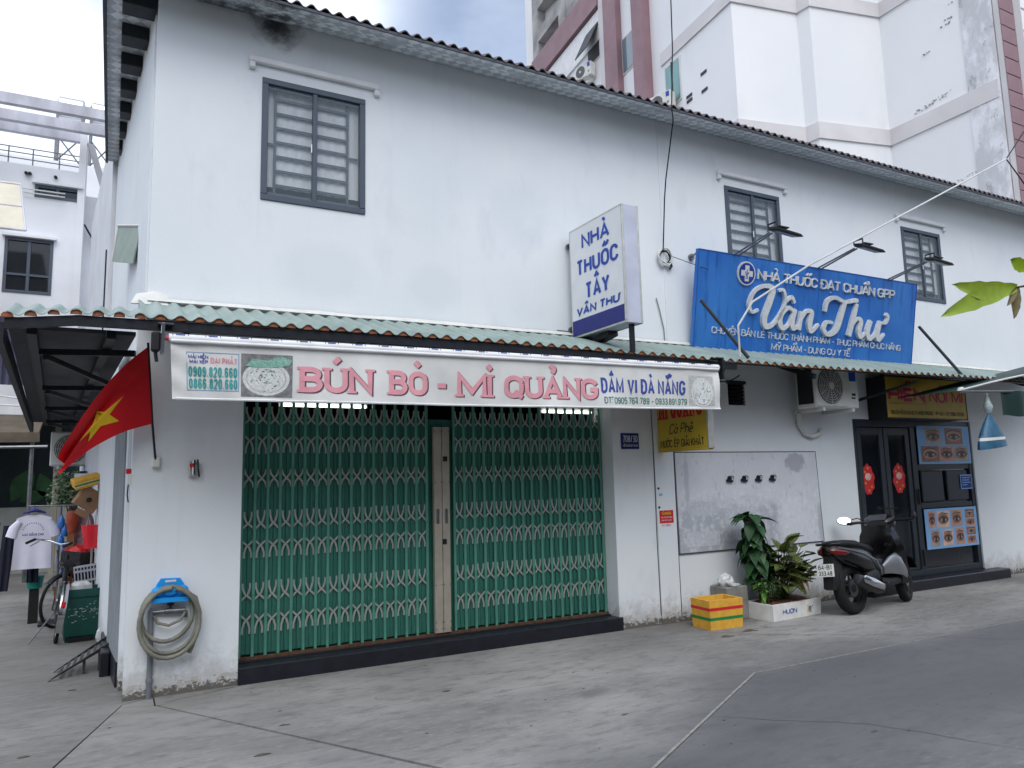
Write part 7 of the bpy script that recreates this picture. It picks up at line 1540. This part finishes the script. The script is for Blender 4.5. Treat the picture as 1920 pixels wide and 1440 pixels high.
b = MB(); b.prism([(*lw(10.4, .06), 13.3), (*lw(10.46, .06), 13.3), (*lw(10.46, .03), 13.3), (*lw(10.4, .03), 13.3)], (0, 0, 1.44)); b.part("mullion", M_TDK, w_)
f = lwin(14.9, 15.9, 17.55, 18.95, M_TDK); b = MB(); b.prism([(*lw(14.9, .05), 18.95), (*lw(15.9, .05), 18.95), (*lw(15.9, .62), 17.75), (*lw(14.9, .62), 17.75)], (-.02, 0, .03)); b.part("open_sash", M_TDK, f)
for y, z in ((9.5, 13.15), (9.5, 13.0), (8.75, 13.5), (8.75, 12.95)): b = MB(); b.prism([(*lw(y, .02), z), (*lw(y + .28, .02), z), (*lw(y + .28, -.01), z), (*lw(y, -.01), z)], (0, 0, .09)); b.part("vent_slot", M_TDK, tw_)
aircon("white air-conditioner unit under the open dark window on the tower", "outdoor air-conditioner units", lw(15.6, .35)[0], 15.6, 16.9, R(-75), False)
aircon("white air-conditioner unit just above the eave by the tower's teal window", "outdoor air-conditioner units", lw(10.55, .4)[0], 10.55, 13.05, R(-75), False)
# stained end strip and tiled maroon pilaster
b = MB(); b.prism([(p4[0] - .012, p4[1] + .75, 0), (p4[0] - .03, p4[1] - .02, 0), (p4[0] + .3, p4[1] - .02, 0), (p4[0] + .3, p4[1] + .75, 0)], (0, 0, TOPZ)); b.part("stained_end", M_STN, tw_)
pil = MB(); pil.box(19.34, 2.86, 0, 20.0, 3.0, TOPZ); pil = pil.part("tiled_pilaster", M_BAND, tw_)
tile_me = share("tile", MB().bbox(0, 0, 0, .66, .03, .42, .008), M_PINKT)
for k in range(34): place("tile", tile_me, (19.33, 2.835, 4.0 + k * .44), pil)
b = MB(); b.box(20.05, 2.7, 0, 34, 2.88, 22); b.part("front_wall", M_TOW, tw_)
for k in range(5): b = MB(); b.box(20.06, 2.68, 11.5 + k * .62, 30, 2.698, 11.53 + k * .62); b.part("wall_groove", M_BAND, tw_)
b = MB(); b.tube([(19.98, 2.5, 9.15), (20.6, 1.6, 9.2), (22, .5, 9.4)], .07, 8); tag(b.part("tower_pipe", M_TDK), "dark pipe end jutting past the tiled pilaster at the right edge", "pipe")
# crumbled plaster marks on the tower
M_CRK = mat("plaster_scar", (176, 176, 174), .95, 0, .4, 8); rs = random.Random(31)
def scar(pts, s_):
    b = MB()
    for (x, y, z) in pts:
        for _ in range(5): a = rs.uniform(0, 3); c = V((x - .01, y + rs.uniform(-.14, .14), z + rs.uniform(-.05, .05))); b.prism([c + V((0, math.cos(a + t) * s_ * rs.uniform(.3, 1.0), math.sin(a + t) * s_ * rs.uniform(.2, .5))) for t in (0, 1.3, 2.6, 3.9, 5.2)], (.06, 0, 0))
    tag(b.part("plaster_scar", M_CRK, tw_), kind="stuff")
scar([(19.33, 5.2 - k * .14, 11.55 + k * .02) for k in range(7)], .03); scar([(19.32, 4.2, 13.6), (19.32, 4.15, 13.7)], .045); scar([(19.32, 4.6 - k * .3, 9.1 + k * .05) for k in range(4)], .03); scar([(19.32, 4.0, 14.1), (19.32, 4.8, 13.1)], .03)
# ================================================================== houses on the camera's side of the road (out of frame; added to block low sky light)
M_OPP = [mat("opposite_render_%d" % i, c, .85, 0, .15, 1) for i, c in enumerate(((176, 168, 150), (150, 156, 162), (184, 178, 168)))]
for i, (xa, xb, h_) in enumerate(((-14, -4, 6.4), (-4, 5, 7.0), (5, 16, 6.2), (16, 28, 6.8))):
    o_ = thing("unseen_opposite_house", ("cream", "grey", "pale", "tall cream")[i] + " house added unseen across the road behind the viewpoint", "house", ((xa + xb) / 2, -12, 0), "houses across the road")
    holes = [(xa + 1.0 + 2.6 * k, xa + 2.2 + 2.6 * k, 3.9, 5.3) for k in range(3)] + [(xa + 1.5, xb - 1.5, -.02, 2.7)]
    t_ = MB(); hw = holed_wall(xa + .01, xb - .01, -.02, h_, holes, -.25, 0); hw.v = [V((p.x, -11.0 + p.y, p.z)) for p in hw.v]; hw.part("wall", M_OPP[i % 3], o_)
    t_ = MB(); t_.box(xa + .01, -17, -.02, xb - .01, -11.6, h_ - .1); t_.part("rooms", M_INT, o_)
    t_ = MB(); t_.box(xa - .05, -11.0, 2.75, xb + .05, -9.9, 2.85); t_.part("canopy", M_DARKSH, o_)
